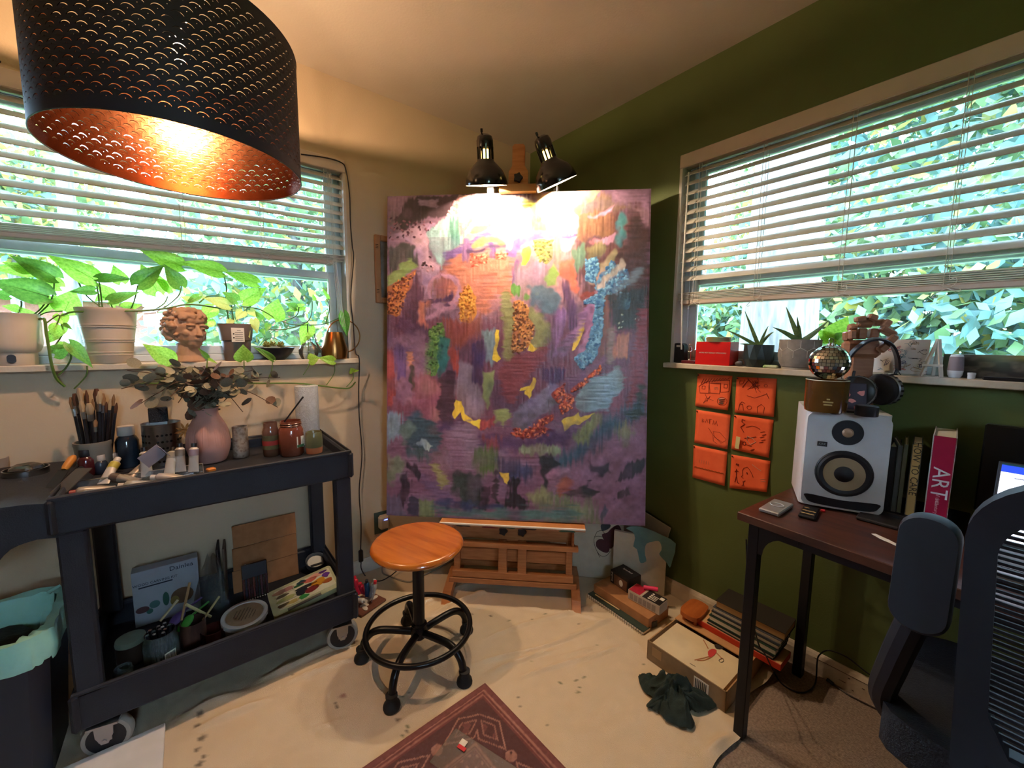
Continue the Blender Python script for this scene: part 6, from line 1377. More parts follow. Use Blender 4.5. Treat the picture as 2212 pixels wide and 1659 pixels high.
# wooden plane-like block on the flap
t = thing('wooden_stool_toy', 'small orange-brown wooden block with rounded end on the carton flap', 'wooden block', onflap(w*.16, dep-.095, zf), rz+4)
WB = mk('orange_wood', 'b0602c', .4, c2='9a4e20', sc=6, stretch=(8,1,1))
MB().prism(spoly([(-.035, -.03), (.035, -.035), (.04, .06), (.025, .085), (-.02, .088), (-.038, .06)], 4), .022, .040).build('top', WB, t, smooth=40)
for (x_, y_) in ((-.022, -.018), (.024, -.020), (-.022, .06), (.024, .06)): MB().cyl(.008, 0, .023, 10, T(x_, y_, 0)).build('peg', WB, t)
# dark green cloth heap
rc = P(1455, 1515, z=.012); n_ = 46; gx, gy = np.meshgrid(np.linspace(-1, 1, n_), np.linspace(-1, 1, n_))
ang = np.arctan2(gy, gx); rad = np.hypot(gx, gy); sq = np.maximum(np.abs(gx), np.abs(gy)); rr_ = sq*(1+.22*np.sin(3*ang+.6)+.14*np.sin(5*ang+2)+.08*np.sin(9*ang))
hz = .052*np.clip(1-sq**2.2, 0, 1)*(.55+.9*vnoise((n_, n_), (5, 5), 81))+.035*np.abs(vnoise((n_, n_), (9, 9), 82)-.5)*2*np.clip(1.15-sq, 0, 1)+.012*np.abs(vnoise((n_, n_), (20, 20), 83)-.5)
CV = np.stack([.105*rr_*np.cos(ang)+.01*(vnoise((n_, n_), (12, 12), 84)-.5), .085*rr_*np.sin(ang)+.01*(vnoise((n_, n_), (12, 12), 85)-.5), hz+.006], -1)
o_ = gridmesh('rag', CV, mk('dark_green_cloth', '1c2c28', .85, c2='16241f', sc=60, bump=.3, bsc=400)); o_.location = (rc.x, rc.y, .010); o_.rotation_euler = (0, 0, math.radians(40)); tag(o_, 'crumpled dark green cloth on the drop cloth by the open box', 'cloth')
# paint tubes heaped on a brown board by the cart wheel
q = P(790, 1315, z=.012); t = thing('palette_board', 'small brown board smeared with white paint beside the cart wheel', 'palette', (q.x-.03, q.y+.01, .012), 20)
MB().box(0, 0, .006, .12, .14, .010, bev=.002).build('board', mk('brown_board', '7a4a38', .7, c2='6a3c2c', sc=40), t, smooth=0)
for k in range(6): q = MB(); q.sph((0, 0, 0), .016, 10, sc=(1.3, random.uniform(.5, 1), .35)); q.build('paint_smear', mk('white_smear', 'd8c8b8', .5), t, M=T(random.uniform(-.03, .05), random.uniform(-.05, .05), .012, rz=random.uniform(0, 180)))
def ptube(label, loc, rz, rx, col, L=.085, r=.014, cap='d8d4cc', group=None, band=None, z0=0):
    """soft metal paint tube: flat crimp at one end, cap at the other; local z along tube"""
    t = thing('paint_tube', label, 'paint tube', M=Matrix.Translation(loc) @ T(rz=rz) @ T(rx=rx), group=group)
    n = 14; v = []; f = []
    secs = [(0, r*1.15, .0012), (.08, r*1.12, .002), (.35, r*1.05, r*.7), (.7, r, r), (.88, r, r), (.94, r*.6, r*.6), (.95, r*.42, r*.42)]
    for (k, a_, b_) in secs:
        for i in range(n): u = 2*math.pi*i/n; v.append((a_*math.cos(u), b_*math.sin(u), k*L))
    for s_ in range(len(secs)-1):
        for i in range(n): f.append((s_*n+i, s_*n+(i+1) % n, (s_+1)*n+(i+1) % n, (s_+1)*n+i))
    f.append(tuple(range(n-1, -1, -1))); MB().add(v, f).build('body', mk('tube_'+col, col, .35, m=.2), t, smooth=50)
    MB().cyl(r*.62, .95*L, .95*L+.013, 12).build('cap', mk('cap_'+cap, cap, .4), t)
    if band:
        MB().lathe([(r*1.02, L*.62), (r*1.03, L*.64), (r*1.03, L*.84), (r*1.02, L*.86)], 14, cap=False).build('colour_band', mk('band_'+band, band, .5), t)
    return t
g0 = P(782, 1300, z=.024)
for k, (lab, dx, dy, dz, rz_, rx_, c_, cp_) in enumerate((('crimson paint tube with a red cap standing tallest in the heap by the cart', -.035, .02, .01, 40, 20, 'b01830', 'd82838'), ('squeezed red paint tube leaning in the heap by the cart', -.045, .0, .01, 100, -25, 'c02038', 'd82838'), ('dark blue paint tube upright in the heap by the cart', -.005, .03, .01, 60, 12, '1f4a70', '20242a'), ('bright blue paint tube lying in front of the heap by the cart', .02, -.005, .016, -60, 80, '1c5a9c', 'c8ccd0'), ('silver paint tube with pale blue smears in the heap by the cart', .012, .03, .01, 0, -18, '9aa8b0', 'c8d0d4'), ('slim grey paint tube with a red cap in the heap by the cart', .035, .035, .01, -30, -10, 'a0a6a4', 'd83040'), ('white paint tube lying at the cart side of the heap', -.02, -.035, .016, 120, 82, 'cfc6bc', 'd8d4cc'))):
    ptube(lab, g0+Vector((dx, dy, dz)), rz_, rx_, c_, .07+.01*(k % 3), .012, cp_)
# ---------------------------------------------------------------- cords, outlet, frame
c_ = thing('lamp_cable', 'thin black cord with an inline switch running down beside the left window', 'cable', (.012, -1.15, 0)); o_ = c_.location
pts = [P(650,333,x=.008), P(700,340,x=.012), P(735,350,x=.012), P(747,366,x=.010), P(755,420,x=.008), P(757,480,x=.008), P(761,530,x=.010), P(764,560,x=.010), P(758,640,x=.008), P(763,700,x=.008), P(768,760,x=.05), P(776,775,x=.052), P(775,840,x=.02), P(776,900,x=.015), P(782,980,x=.015), P(776,1060,x=.015), P(780,1130,x=.018), P(779,1190,x=.022)]
MB().tube([p_-o_ for p_ in smoothpath(pts, 5)], .0028, 7).build('cord', BLKP, c_)
a, b = P(779,1188,x=.024), P(780,1214,x=.026); MB().box(0, 0, 0, .018, .022, (a-b).length, bev=.005).build('inline_switch', BLKP, c_, smooth=0, M=Matrix.Translation((a+b)/2-o_))
pts = [P(780,1214,x=.026), P(781,1230,x=.035), P(795,1250,x=.06), P(820,1255,z=.03), P(842,1245,z=.03), P(860,1232,z=.03), P(890,1222,z=.02)]
MB().tube([p_-o_ for p_ in smoothpath(pts, 5)], .0028, 7).build('cord', BLKP, c_)
w_ = P(815,1130,x=.0); t = thing('wall_outlet', 'white plug-in adapter glowing blue on a dark outlet low on the wall', 'outlet', (.0, w_.y+.02, w_.z))
MB().box(.002, 0, 0, .004, .075, .12, bev=.001).build('cover_plate', mk('plate_dark', '3a4a42', .5), t, smooth=0); MB().box(.022, .008, .008, .040, .055, .075, bev=.010).build('adapter', mk('adapter_white', 'b8aa96', .5), t, smooth=0)
MB().box(.0425, .012, .026, .001, .018, .004).build('status_light', mk('blue_led', '5060ff', .3, emit=6), t)
q = smoothpath([P(828,1215,z=.05), P(826,1236,z=.014), P(842,1245,z=.014), P(880,1257,z=.014), P(900,1250,z=.014), P(940,1230,z=.014), P(975,1212,z=.016), P(1000,1200,z=.02)], 5); simple('white_cable', 'grey-white cable curling on the floor behind the stool', 'cable', MB().tube([p_-q[0] for p_ in q], .004, 7), mk('cable_grey', '8a8478', .6), q[0])
q = smoothpath([P(1018,1202,z=.06), P(1028,1182,z=.10), P(1032,1200,z=.05), P(1042,1186,z=.09), P(1054,1172,z=.12), P(1062,1200,z=.04), P(1060,1215,z=.03)], 5); simple('tangled_cable', 'tangled black cable hanging behind the easel frame', 'cable', MB().tube([p_-q[0] for p_ in q], .003, 6), BLKP, q[0])
a, b = P(808,507,x=.008), P(838,655,x=.008); fw = .22; t = thing('picture_frame', 'wooden picture frame on the cream wall partly behind the canvas', 'picture', (.002, P(809,580,x=.004).y, P(809,654,x=.004).z)); fh = P(809,507,x=.004).z-P(809,654,x=.004).z
FRW = mk('frame_wood', 'b8845a', .5, c2='a87448', sc=10)
for (y_, z_, sy_, sz_) in ((.014, fh/2, .028, fh), (fw-.014, fh/2, .028, fh), (fw/2, .014, fw-.056, .028), (fw/2, fh-.014, fw-.056, .028)): MB().box(.009, y_, z_, .018, sy_, sz_, bev=.003).build('frame_bar', FRW, t, smooth=0)
for zz_ in (.05, .058, .066, fh-.05, fh-.058, fh-.066): MB().box(.0182, .009, zz_, .001, .014, .0025).build('notch', CHIP, t)
MB().box(.004, fw/2, fh/2, .004, fw-.05, fh-.05).build('picture', mk('grey_print', '8a8a86', .6, c2='6a6458', sc=14), t, smooth=0)
# desk cord looping down the leg and over the carpet
c_ = thing('power_cable', 'long black power cord trailing from the desk across the carpet', 'cable', (1.63, -.45, 0)); o_ = c_.location
pts = [P(1612,1165,y=-.46), P(1616,1280,y=-.44), P(1625,1340,y=-.42), P(1640,1395,y=-.38), P(1652,1412,y=-.36), P(1672,1452,z=.02), P(1690,1478,z=.006), P(1722,1495,z=.006), P(1748,1492,z=.006), P(1762,1472,z=.01), P(1765,1432,y=-.03), P(1770,1415,y=-.03), P(1790,1405,y=-.012), P(1830,1420,y=-.012), P(1880,1458,y=-.012), P(1930,1482,y=-.012), P(1980,1492,y=-.012)]
MB().tube([p_-o_ for p_ in smoothpath(pts, 6)], .0026, 6).build('cord', BLKP, c_)
c2 = thing('extension_lead', 'thin dark cord lying along the baseboard to the power strip', 'cable', (1.8, -.06, 0)); o_ = c2.location
pts = [P(1786,1467,z=.008), P(1800,1478,z=.004), P(1835,1502,z=.004), P(1880,1525,z=.004), P(1930,1550,z=.004), P(1980,1580,z=.004), P(2035,1605,z=.012)]
MB().tube([p_-o_ for p_ in smoothpath(pts, 6)], .0024, 6).build('cord', mk('cord_brown', '22140e', .5), c2); MB().tube([pts[0]-o_, pts[1]-o_], .006, 8).build('connector', BLKP, c2); MB().tube([P(2036,1606,z=.016)-o_, P(2052,1616,z=.02)-o_], .010, 8).build('plug', mk('plug_brown', '2c150c', .5), c2)
q = P(2065,1620,z=.0); simple('power_strip', 'white power strip on the carpet near the chair base', 'power strip', MB().box(.03, -.10, .02, .07, .26, .04, bev=.006), mk('strip_white', 'b8ada2', .5), (q.x, q.y, .0), -4)
q = P(1040, 1630, z=.03); t = thing('clear_sleeve', 'clear glossy plastic sleeve with a red and white tag on the rug', 'packaging', (q.x+.04, q.y-.02, .022), 20)
MB().box(0, 0, .002, .30, .12, .0015).build('sleeve', glass_mat('clear_plastic', (.95, .92, .92), .15, .06), t, smooth=0); MB().box(-.10, .035, .0045, .022, .018, .001).build('white_tag', PAPER, t, smooth=0); MB().box(-.095, .020, .0045, .028, .012, .001).build('red_tag', mk('tag_red', 'c81828', .5), t, smooth=0)
# ================================================================ left sill
def lfit(px0, px1, py0, py1, x):
    a, b = P(px0, (py0+py1)/2, x=x), P(px1, (py0+py1)/2, x=x); t_, c = P((px0+px1)/2, py0, x=x), P((px0+px1)/2, py1, x=x)
    return (a.y+b.y)/2, abs(b.y-a.y), t_.z-c.z
CERW = mk('pot_ceramic', 'cdb9a4', .45, c2='c4b09a', sc=10); STEM = mk('vine_stem', '5a7a34', .5, c2='4a6428', sc=20)
def stem(par, pts, r=.0025, name='stem', mat=None):
    o_ = par.location; return MB().tube([p_-o_ for p_ in smoothpath(pts, 4)], r, 6).build(name, mat or STEM, par)
def sprig(par, X, rows):
    """rows: leaf base px,py, tip px,py, width ratio, kind[, depth offset]"""
    for q in rows:
        bx, by, tx, ty, wr, k = q[:6]; dx = q[6] if len(q) > 6 else 0
        leaf(par, P(bx, by, x=X+dx), P(tx, ty, x=X+dx+.02), wr, k)
X0 = -.012
# --- large ribbed pot at the frame edge
y_, w_, h_ = lfit(-45, 93, 678, 790, X0)
p1_ = thing('pothos_in_footed_pot', 'pothos in a pale ribbed pot with a dark slot in its base', 'potted plant', (X0, y_, SZT))
def ribs(n, d, z0, z1): return lambda a, z: 1+(d*math.cos(n*a) if z0 < z < z1 else 0)
MB().lathe([(0, 0), (w_*.38, 0), (w_*.39, .002), (w_*.39, h_*.24), (w_*.44, h_*.27), (w_*.48, h_*.34), (w_*.5, h_*.42), (w_*.5, h_*.99), (w_*.485, h_), (w_*.47, h_*.97), (w_*.46, h_*.9), (0, h_*.9)], 96, cap=False, rf=ribs(40, .008, h_*.40, h_*.99)).build('pot', CERW, p1_)
MB().lathe([(0, h_*.93), (w_*.465, h_*.93)], 24, cap=False).build('soil', SOIL, p1_)
sl = P(25, 775, x=X0+w_*.39); MB().prism(rrect(.020, .028, .009, 4), 0, .002, T(w_*.392, sl.y-y_, h_*.13) @ Matrix(((0,0,1,0),(1,0,0,0),(0,1,0,0),(0,0,0,1)))).build('drain_slot', mk('slot_dark', '2a2c34', .4), p1_)
# --- white ribbed pot
y_, w_, h_ = lfit(167, 301, 668, 786, X0)
p2_ = thing('pothos_in_tapered_pot', 'pothos in a tapered cream pot banded with fine ridges', 'potted plant', (X0, y_, SZT))
MB().lathe([(0, 0), (w_*.33, 0), (w_*.35, .004), (w_*.40, h_*.35), (w_*.46, h_*.7), (w_*.495, h_*.93), (w_*.51, h_*.95), (w_*.51, h_), (w_*.47, h_), (w_*.46, h_*.93), (0, h_*.93)], 120, cap=False, rf=ribs(60, .006, .01, h_*.93)).build('pot', CERW, p2_)
for zz_ in (.16, .21, .40, .44, .66, .70): MB().tube([(w_*(.335+.172*zz_/.93)*1.0*math.cos(k)*1.02, w_*(.335+.172*zz_/.93)*1.02*math.sin(k), h_*zz_) for k in np.linspace(0, 6.28, 48, endpoint=False)], .0014, 5, closed=True).build('raised_band', CERW, p2_)
MB().lathe([(0, h_*.965), (w_*.47, h_*.965)], 24, cap=False).build('soil', SOIL, p2_)
# --- dark two-part pot with tag
y_, w_, h_ = lfit(471, 549, 699, 778, X0)
p3_ = thing('pothos_in_grey_pot', 'variegated pothos in a grey-brown pot with a paper tag', 'potted plant', (X0, y_, SZT))
PT3 = mk('pot_greybrown', '6f6058', .5, c2='655750')
MB().lathe([(0, 0), (w_*.34, 0), (w_*.36, .004), (w_*.41, h_*.50), (w_*.41, h_*.54), (w_*.45, h_*.56), (w_*.5, h_*.97), (w_*.5, h_), (w_*.47, h_), (w_*.45, h_*.9), (0, h_*.9)], 40, cap=False).build('pot', PT3, p3_)
MB().lathe([(0, h_*.92), (w_*.46, h_*.92)], 20, cap=False).build('soil', SOIL, p3_)
tg = P(514, 725, x=X0+w_*.5); q = MB(); q.box(0, 0, 0, .0008, .048, .058); tg_ = q.build('paper_tag', PAPER, p3_, smooth=0, M=T(w_*.5+.002, tg.y-y_, tg.z-SZT+.003, rz=18))
for k in range(6): MB().box(.0006, .004, .018-.008*k, .0006, .03 if k else .014, .0018).build('tag_print', INK, tg_)
for k in range(2): MB().box(.0006, -.016, .004-.016*k, .0006, .005, .006).build('tag_icon', INK, tg_)
# leaves: grouped by the pot they grow from
sprig(p1_, X0, [(120,600,22,548,.75,1), (60,585,5,565,.8,0), (102,640,-30,600,.85,1,.03), (78,585,-20,578,.7,0,-.02), (140,672,160,625,1.2,0), (130,620,70,590,.9,0,-.02), (40,668,5,660,1.0,0), (70,690,42,662,1.0,0,-.01), (110,640,90,680,.9,0,-.02), (20,640,-30,630,.9,1)])
for pts in ([P(60,690,x=X0), P(90,665,x=X0), P(104,640,x=X0+.02)], [P(70,690,x=X0), P(110,650,x=X0), P(118,602,x=X0)], [P(30,690,x=X0), P(45,665,x=X0), P(46,650,x=X0)], [P(80,685,x=X0), P(100,675,x=X0), P(135,672,x=X0)]): stem(p1_, pts, .0022)
MV = .045                                                        # vine depth: just in front of the pots
stem(p1_, [P(85,690,x=0), P(96,690,x=MV), P(100,720,x=MV+.01), P(106,755,x=MV+.012), P(112,790,x=MV+.01), P(122,818,x=MV), P(140,835,x=MV-.01)], .0042)
stem(p1_, [P(97,700,x=MV), P(128,680,x=MV), P(122,702,x=MV), P(108,722,x=MV)], .002); stem(p1_, [P(112,760,x=MV), P(120,745,x=MV), P(136,720,x=MV), P(132,700,x=MV)], .002); stem(p1_, [P(125,812,x=MV), P(142,795,x=MV), P(153,775,x=MV), P(152,762,x=MV)], .0026); stem(p1_, [P(160,840,x=MV), P(186,812,x=MV), P(188,790,x=MV)], .0022)
sprig(p1_, MV, [(128,702,118,735,1.0,0), (130,680,140,705,1.1,0,-.02), (125,745,155,748,.9,0,-.01), (118,765,152,745,1.2,1), (150,742,201,792,.55,1,.02), (152,758,178,755,.7,0,-.02), (122,718,100,742,.9,0,-.02), (137,700,155,710,.6,1)])
sprig(p2_, X0, [(208,606,103,548,.72,0), (212,602,285,600,.50,1,.02), (205,628,150,628,.75,1,.01), (238,650,300,628,.55,1,.03), (240,640,210,610,1.0,0,-.02), (262,610,245,572,1.0,0,-.03), (298,615,352,570,.75,1,.03), (340,630,305,570,1.0,0,-.03), (225,640,205,650,1.0,0,-.02), (265,665,305,658,.9,0,-.01), (250,660,232,640,.9,0,-.03), (392,575,302,538,.70,0,-.02), (390,618,356,570,.85,1,.03), (372,625,335,600,.9,0,-.03)])
for pts in ([P(215,672,x=X0), P(213,640,x=X0), P(207,607,x=X0)], [P(222,672,x=X0), P(216,620,x=X0), P(212,603,x=X0)], [P(245,672,x=X0), P(238,650,x=X0)], [P(280,672,x=X0), P(290,650,x=X0), P(298,616,x=X0+.02)], [P(232,672,x=X0), P(188,640,x=X0), P(165,600,x=X0)], [P(355,665,x=X0), P(385,640,x=X0+.02), P(392,618,x=X0+.03)], [P(330,672,x=X0), P(355,655,x=X0), P(362,640,x=X0)]): stem(p2_, pts, .0022)
stem(p2_, [P(120,690,x=.02), P(150,675,x=.03), P(190,673,x=.05), P(260,672,x=.05), P(310,671,x=.04), P(360,666,x=.02), P(400,658,x=.01), P(440,660,x=0), P(490,669,x=-.01)], .0034)
sprig(p3_, X0, [(480,588,390,562,.62,0), (555,612,485,585,.58,0,.01), (525,650,575,620,.85,0), (512,650,482,630,1.0,1,.02), (495,660,440,642,.7,2,.02), (590,688,600,645,1.25,0), (640,665,618,655,.9,1), (655,662,618,672,.55,0,-.02), (548,690,556,720,.75,2,.03), (525,672,510,690,1.1,2), (565,690,552,672,.8,1), (580,700,575,715,.9,1), (565,712,573,722,.8,1), (540,670,555,685,1,2,-.01), (455,690,435,710,1.2,0,-.03), (462,665,430,690,1.0,0,-.03), (500,690,490,705,.9,2), (530,705,540,730,.6,2,.03), (668,705,650,745,.85,0,.0), (680,648,676,636,.7,0), (710,645,695,620,.35,0), (430,640,400,655,.6,1,.0), (415,650,390,640,.8,2)])
for pts in ([P(495,700,x=X0), P(488,650,x=X0), P(489,620,x=X0), P(482,590,x=X0)], [P(530,668,x=X0), P(555,650,x=X0), P(558,625,x=X0), P(554,612,x=X0)], [P(505,700,x=X0), P(500,660,x=X0)], [P(520,662,x=X0), P(560,668,x=X0), P(592,686,x=X0)], [P(595,688,x=X0), P(625,700,x=X0), P(660,702,x=X0), P(700,700,x=X0), P(736,685,x=X0+.02)], [P(570,710,x=X0), P(610,712,x=X0), P(650,702,x=X0), P(668,690,x=X0), P(674,668,x=X0), P(674,650,x=X0)], [P(612,694,x=X0), P(640,682,x=X0), P(646,663,x=X0)], [P(704,697,x=X0), P(711,670,x=X0), P(708,645,x=X0)], [P(430,655,x=X0), P(450,640,x=X0), P(480,642,x=X0), P(500,650,x=X0)]): stem(p3_, pts, .0024)
# lower vine that runs in front of the wall below the sill
lv = thing('trailing_vine', 'long pothos vine trailing across the wall below the sill', 'vine', P(420,835,x=.10))
stem(lv, [P(300,828,x=.12), P(420,829,x=.11), P(500,826,x=.10), P(560,828,x=.09), P(640,828,x=.08), P(690,833,x=.07), P(730,838,x=.06), P(755,838,x=.05), P(768,825,x=.05)], .0034)
sprig(lv, .08, [(371,780,310,742,.85,0), (448,773,430,752,.5,1), (450,775,470,785,.4,0), (527,778,525,745,1.35,0), (590,777,560,750,.45,1), (588,775,548,747,.35,1), (668,778,690,772,1.6,0), (722,780,688,772,.75,0), (762,804,758,795,1.3,0), (765,802,775,800,.7,0)])
for pts in ([P(340,828,x=.1), P(368,800,x=.1), P(372,782,x=.09)], [P(440,820,x=.1), P(446,800,x=.1), P(448,775,x=.09)], [P(515,826,x=.09), P(526,800,x=.09), P(527,780,x=.09)], [P(580,818,x=.09), P(588,795,x=.09), P(588,778,x=.09)], [P(655,810,x=.08), P(666,792,x=.08), P(668,780,x=.08)], [P(705,832,x=.07), P(722,806,x=.07), P(722,782,x=.07)], [P(748,836,x=.06), P(762,820,x=.06), P(763,805,x=.06)]): stem(lv, pts, .002)
# --- classical bust planter
y_, w_, h_ = lfit(357, 449, 666, 780, X0)
bp = thing('bust_planter', 'terracotta planter shaped as a curly-haired classical head', 'planter', (X0+.006, y_, SZT), 22)
CLAY = mk('clay', 'b08a6e', .7, c2='a07a60', sc=12, bump=.15, bsc=60)
s_ = h_; bp.rotation_euler = (0, 0, math.radians(34))
q = MB(); E_ = lambda x, y, z, a, b, c: q.sph((x*s_, y*s_, z*s_), s_, 16, sc=(a, b, c))      # +x is the face
E_(-.03,0,.66,.33,.30,.32); E_(.08,0,.50,.24,.215,.25); E_(.16,0,.36,.13,.14,.10); E_(.20,0,.315,.075,.085,.06)
q.lathe([(.26*s_, 0), (.255*s_, .03*s_), (.19*s_, .12*s_), (.175*s_, .34*s_)], 20)
for k in range(7): t_ = k/6; E_(.285+.065*t_, 0, .66-.155*t_, .030+.012*t_, .026+.022*t_, .035)
for s2 in (-1, 1):
    E_(.335, s2*.035, .505, .028, .028, .022); E_(.275, s2*.105, .685, .045, .085, .022); E_(.262, s2*.11, .628, .038, .050, .028); E_(.20, s2*.15, .54, .07, .06, .07)
E_(.300,0,.432,.040,.075,.016); E_(.295,0,.402,.038,.065,.017); E_(.235,0,.77,.09,.17,.09)
rr = random.Random(5)
for k in range(150):
    a = rr.uniform(-math.pi, math.pi); zt_ = rr.uniform(.80, .99) if abs(a) < 1.0 else rr.uniform(.40, .99)
    rd = math.sqrt(max(.05, 1-((zt_-.66)/.38)**2)); c = ((-.03+.36*rd*math.cos(a)), .325*rd*math.sin(a), zt_); k2 = rr.uniform(.035, .060); E_(*c, k2, k2, k2*rr.uniform(.7, 1.1))
o_ = q.build('head', CLAY, bp, smooth=60); md = o_.modifiers.new('remesh', 'REMESH'); md.mode = 'VOXEL'; md.voxel_size = s_*.014; md.use_smooth_shade = True
MB().lathe([(0, s_*1.0), (s_*.20, s_*.99)], 20, cap=False).build('soil', SOIL, bp)
# --- black bowl with succulents, glass bud vase, brass watering can
y_, w_, h_ = lfit(553, 637, 752, 778, X0)
t = thing('succulent_bowl', 'small succulents in a low black bowl', 'potted plant', (X0, y_, SZT))
MB().lathe([(0, 0), (w_*.22, 0), (w_*.24, .003), (w_*.40, h_*.5), (w_*.5, h_), (w_*.485, h_), (w_*.38, h_*.6), (0, h_*.5)], 36, cap=False).build('bowl', mk('bowl_black', '191a20', .4), t)
MB().lathe([(0, h_*.95), (w_*.46, h_*.9)], 20, cap=False).build('soil', mk('gravel_soil', '6a4a38', .9, c2='4a3428', sc=90, bump=.6), t)
SUCC = leafmat('succulent', '8a9a4a', 'b0a860', .2, .5, 30); sm_ = MB().sph((0, .5, 0), .5, 8, sc=(.55, 1, .35)).mesh('leaf', SUCC, 60)
for c_, n in (((.0, -.035, h_), 16), ((.005, .02, h_), 14), ((-.01, -.01, h_+.004), 10)):
    for k in range(n):
        a = k*2.4; L_ = .020; el = .25+.9*(k/n); inst('leaf', sm_, t, T(c_[0], c_[1], c_[2]+.010*(k/n)+.004, rz=math.degrees(a)) @ T(rx=math.degrees(el)) @ Matrix.Scale(L_, 4))
MB().tube([(0, .02, h_), (.005, .035, h_+.02), (.0, -.005, h_+.045)], .0018, 6).build('stem', STEM, t)
y_, w_, h_ = lfit(644, 687, 722, 776, X0)
t = thing('bud_vase', 'round clear glass bud vase rooting a pothos cutting', 'vase', (X0+.005, y_, SZT)); CLG = glass_mat('clear_glass', (.93, .97, .97), .02, .05)
MB().lathe([(0, .001), (w_*.36, .001), (w_*.48, h_*.2), (w_*.5, h_*.34), (w_*.40, h_*.55), (w_*.16, h_*.72), (w_*.12, h_*.86), (w_*.16, h_*.9), (w_*.14, h_*.9), (w_*.10, h_*.8), (w_*.36, h_*.5), (w_*.46, h_*.3), (w_*.34, .004), (0, .004)], 30, cap=False).build('glass', CLG, t)
MB().lathe([(w_*.42, h_*.5), (w_*.40, h_*.53)], 30, cap=False).build('water_line', glass_mat('water', (.9, .97, .97), .02, .1), t)
MB().tube([(0, 0, .006), (.001, 0, h_*.6), (0, 0, h_*1.4)], .0028, 6).build('cutting_stem', mk('cutting_green', '2f5a30', .5), t); MB().tube([(w_*.16+.005*math.cos(k), 0, h_*.98+.008*math.sin(k)) for k in np.linspace(0, 6.28, 14, endpoint=False)], .001, 5, closed=True, M=T(rz=90)).build('glass_loop', CLG, t)
y_, w_, h_ = lfit(692, 752, 722, 779, X0)
t = thing('watering_can', 'brass watering can with a big round handle on the sill end', 'watering can', (X0+.012, y_-.004, SZT)); BRS = mk('brass', 'a87a44', .28, m=1, c2='96683a', stretch=(1,1,.2), sc=20)
MB().lathe([(0, 0), (w_*.42, 0), (w_*.44, .003), (w_*.47, h_*.35), (w_*.30, h_), (w_*.28, h_), (w_*.44, h_*.35), (0, .006)], 40, cap=False).build('body', BRS, t)
MB().tube([(.0, w_*.36+w_*.60*math.cos(k), h_*.86+w_*.62*math.sin(k)) for k in np.linspace(-.42*math.pi, 1.02*math.pi, 28)], .0032, 8).build('handle', BRS, t); MB().tube([(0, -w_*.40, h_*.2), (0, -w_*.62, h_*.6), (0, -w_*.70, h_*.95)], [.006, .004, .0035], 10).build('spout', mk('spout_steel', 'b8bcc0', .2, m=1), t)
q = P(715,664,x=.0); t2 = thing('hanging_leaf_cutting', 'single pale leaf hanging by the window jamb above the can', 'leaf', P(745,680,x=.015)); leaf(t2, P(742,676,x=.015), P(750,728,x=.018), .55, 1)

# ================================================================ on the cart top
CZ = .7755
def atop(px, py, z=CZ): return P(px, py, z=z)
def cfit(px0, px1, py0, py1):
    """round thing on the tray: centre, radius and height from its outline"""
    c = P((px0+px1)/2, py1, z=CZ); a, b = P(px0, (py0+py1)/2, x=c.x-.0), P(px1, (py0+py1)/2, x=c.x-.0); r = (b-a).length/2*.96
    d = (c-CAM); d.z = 0; d.normalize(); c2 = c+d*r*.9
    if c2.x-r < .058:                                              # keep it inside the tray, off the wall
        c2.x = .058+r
        for _ in range(3):
            a, b = P(px0, (py0+py1)/2, x=c2.x), P(px1, (py0+py1)/2, x=c2.x); r = (b-a).length/2*.96; c2.x = .058+r
        c2.y = P((px0+px1)/2, (py0+py1)/2, x=c2.x).y
    h = P((px0+px1)/2, py0, x=c2.x).z-CZ
    return Vector((c2.x, c2.y, CZ)), r, h
# pink ribbed vase with dried eucalyptus
c, r, h = cfit(402, 507, 880, 1005)
vz = thing('pink_vase', 'dusty pink ribbed vase holding dried eucalyptus', 'vase', c); PINKV = mk('vase_pink', 'b98a80', .7, c2='ae8076', sc=15)
prof = [(0, 0), (r*.62, 0), (r*.78, h*.04), (r*.96, h*.22), (r*1.0, h*.36), (r*.93, h*.56), (r*.70, h*.76), (r*.55, h*.86), (r*.52, h*.94), (r*.56, h), (r*.52, h), (r*.47, h*.9), (r*.6, h*.74)]
pr2 = [(p_.x, p_.y) for p_ in smoothpath([(a, b, 0) for a, b in prof], 3)]
MB().lathe(pr2, 120, cap=False, rf=lambda a, z: 1+(.012*math.cos(50*a) if h*.28 < z < h*.72 else 0)).build('vase', PINKV, vz)
EUC = [mk('euc_grey', '7c7866', .7, c2='6a6654', sc=20), mk('euc_brown', '6a4c38', .75, c2='54392a', sc=20), mk('euc_pale', '9c957c', .7, c2='8a836c', sc=20)]
def disc_leaf(mat):
    v = [(0, 0, 0)]; f = []; n = 10
    for k in range(n): a = 2*math.pi*k/n; v.append((.5*math.sin(a), .5-.5*math.cos(a)*(1.0), .12*abs(math.sin(a))+.06*math.cos(2*a)))
    v[0] = (0, .5, -.03); f = [(0, 1+k, 1+(k+1) % n) for k in range(n)]; return MB().add(v, f).mesh('leaf', mat, 60)
EL = [disc_leaf(m_) for m_ in EUC]; rr = random.Random(11)
TW = mk('dry_twig', '4a3626', .8); top = Vector((0, 0, h*.97))
ends = [(275,800,0,.05), (262,840,0,.08), (300,835,0,.10), (330,800,2,.04), (340,850,0,.14), (372,790,0,.0), (395,830,1,.10), (420,790,2,-.02), (440,820,1,.06), (465,800,1,.0), (500,815,1,.02), (520,850,0,.06), (560,822,0,.0), (605,815,0,-.02), (600,880,2,.04), (525,890,0,.06), (290,880,0,.12), (360,865,0,.16), (450,850,1,.10), (480,840,1,.12), (410,812,0,-.04), (385,870,0,.13), (545,800,2,-.02)]
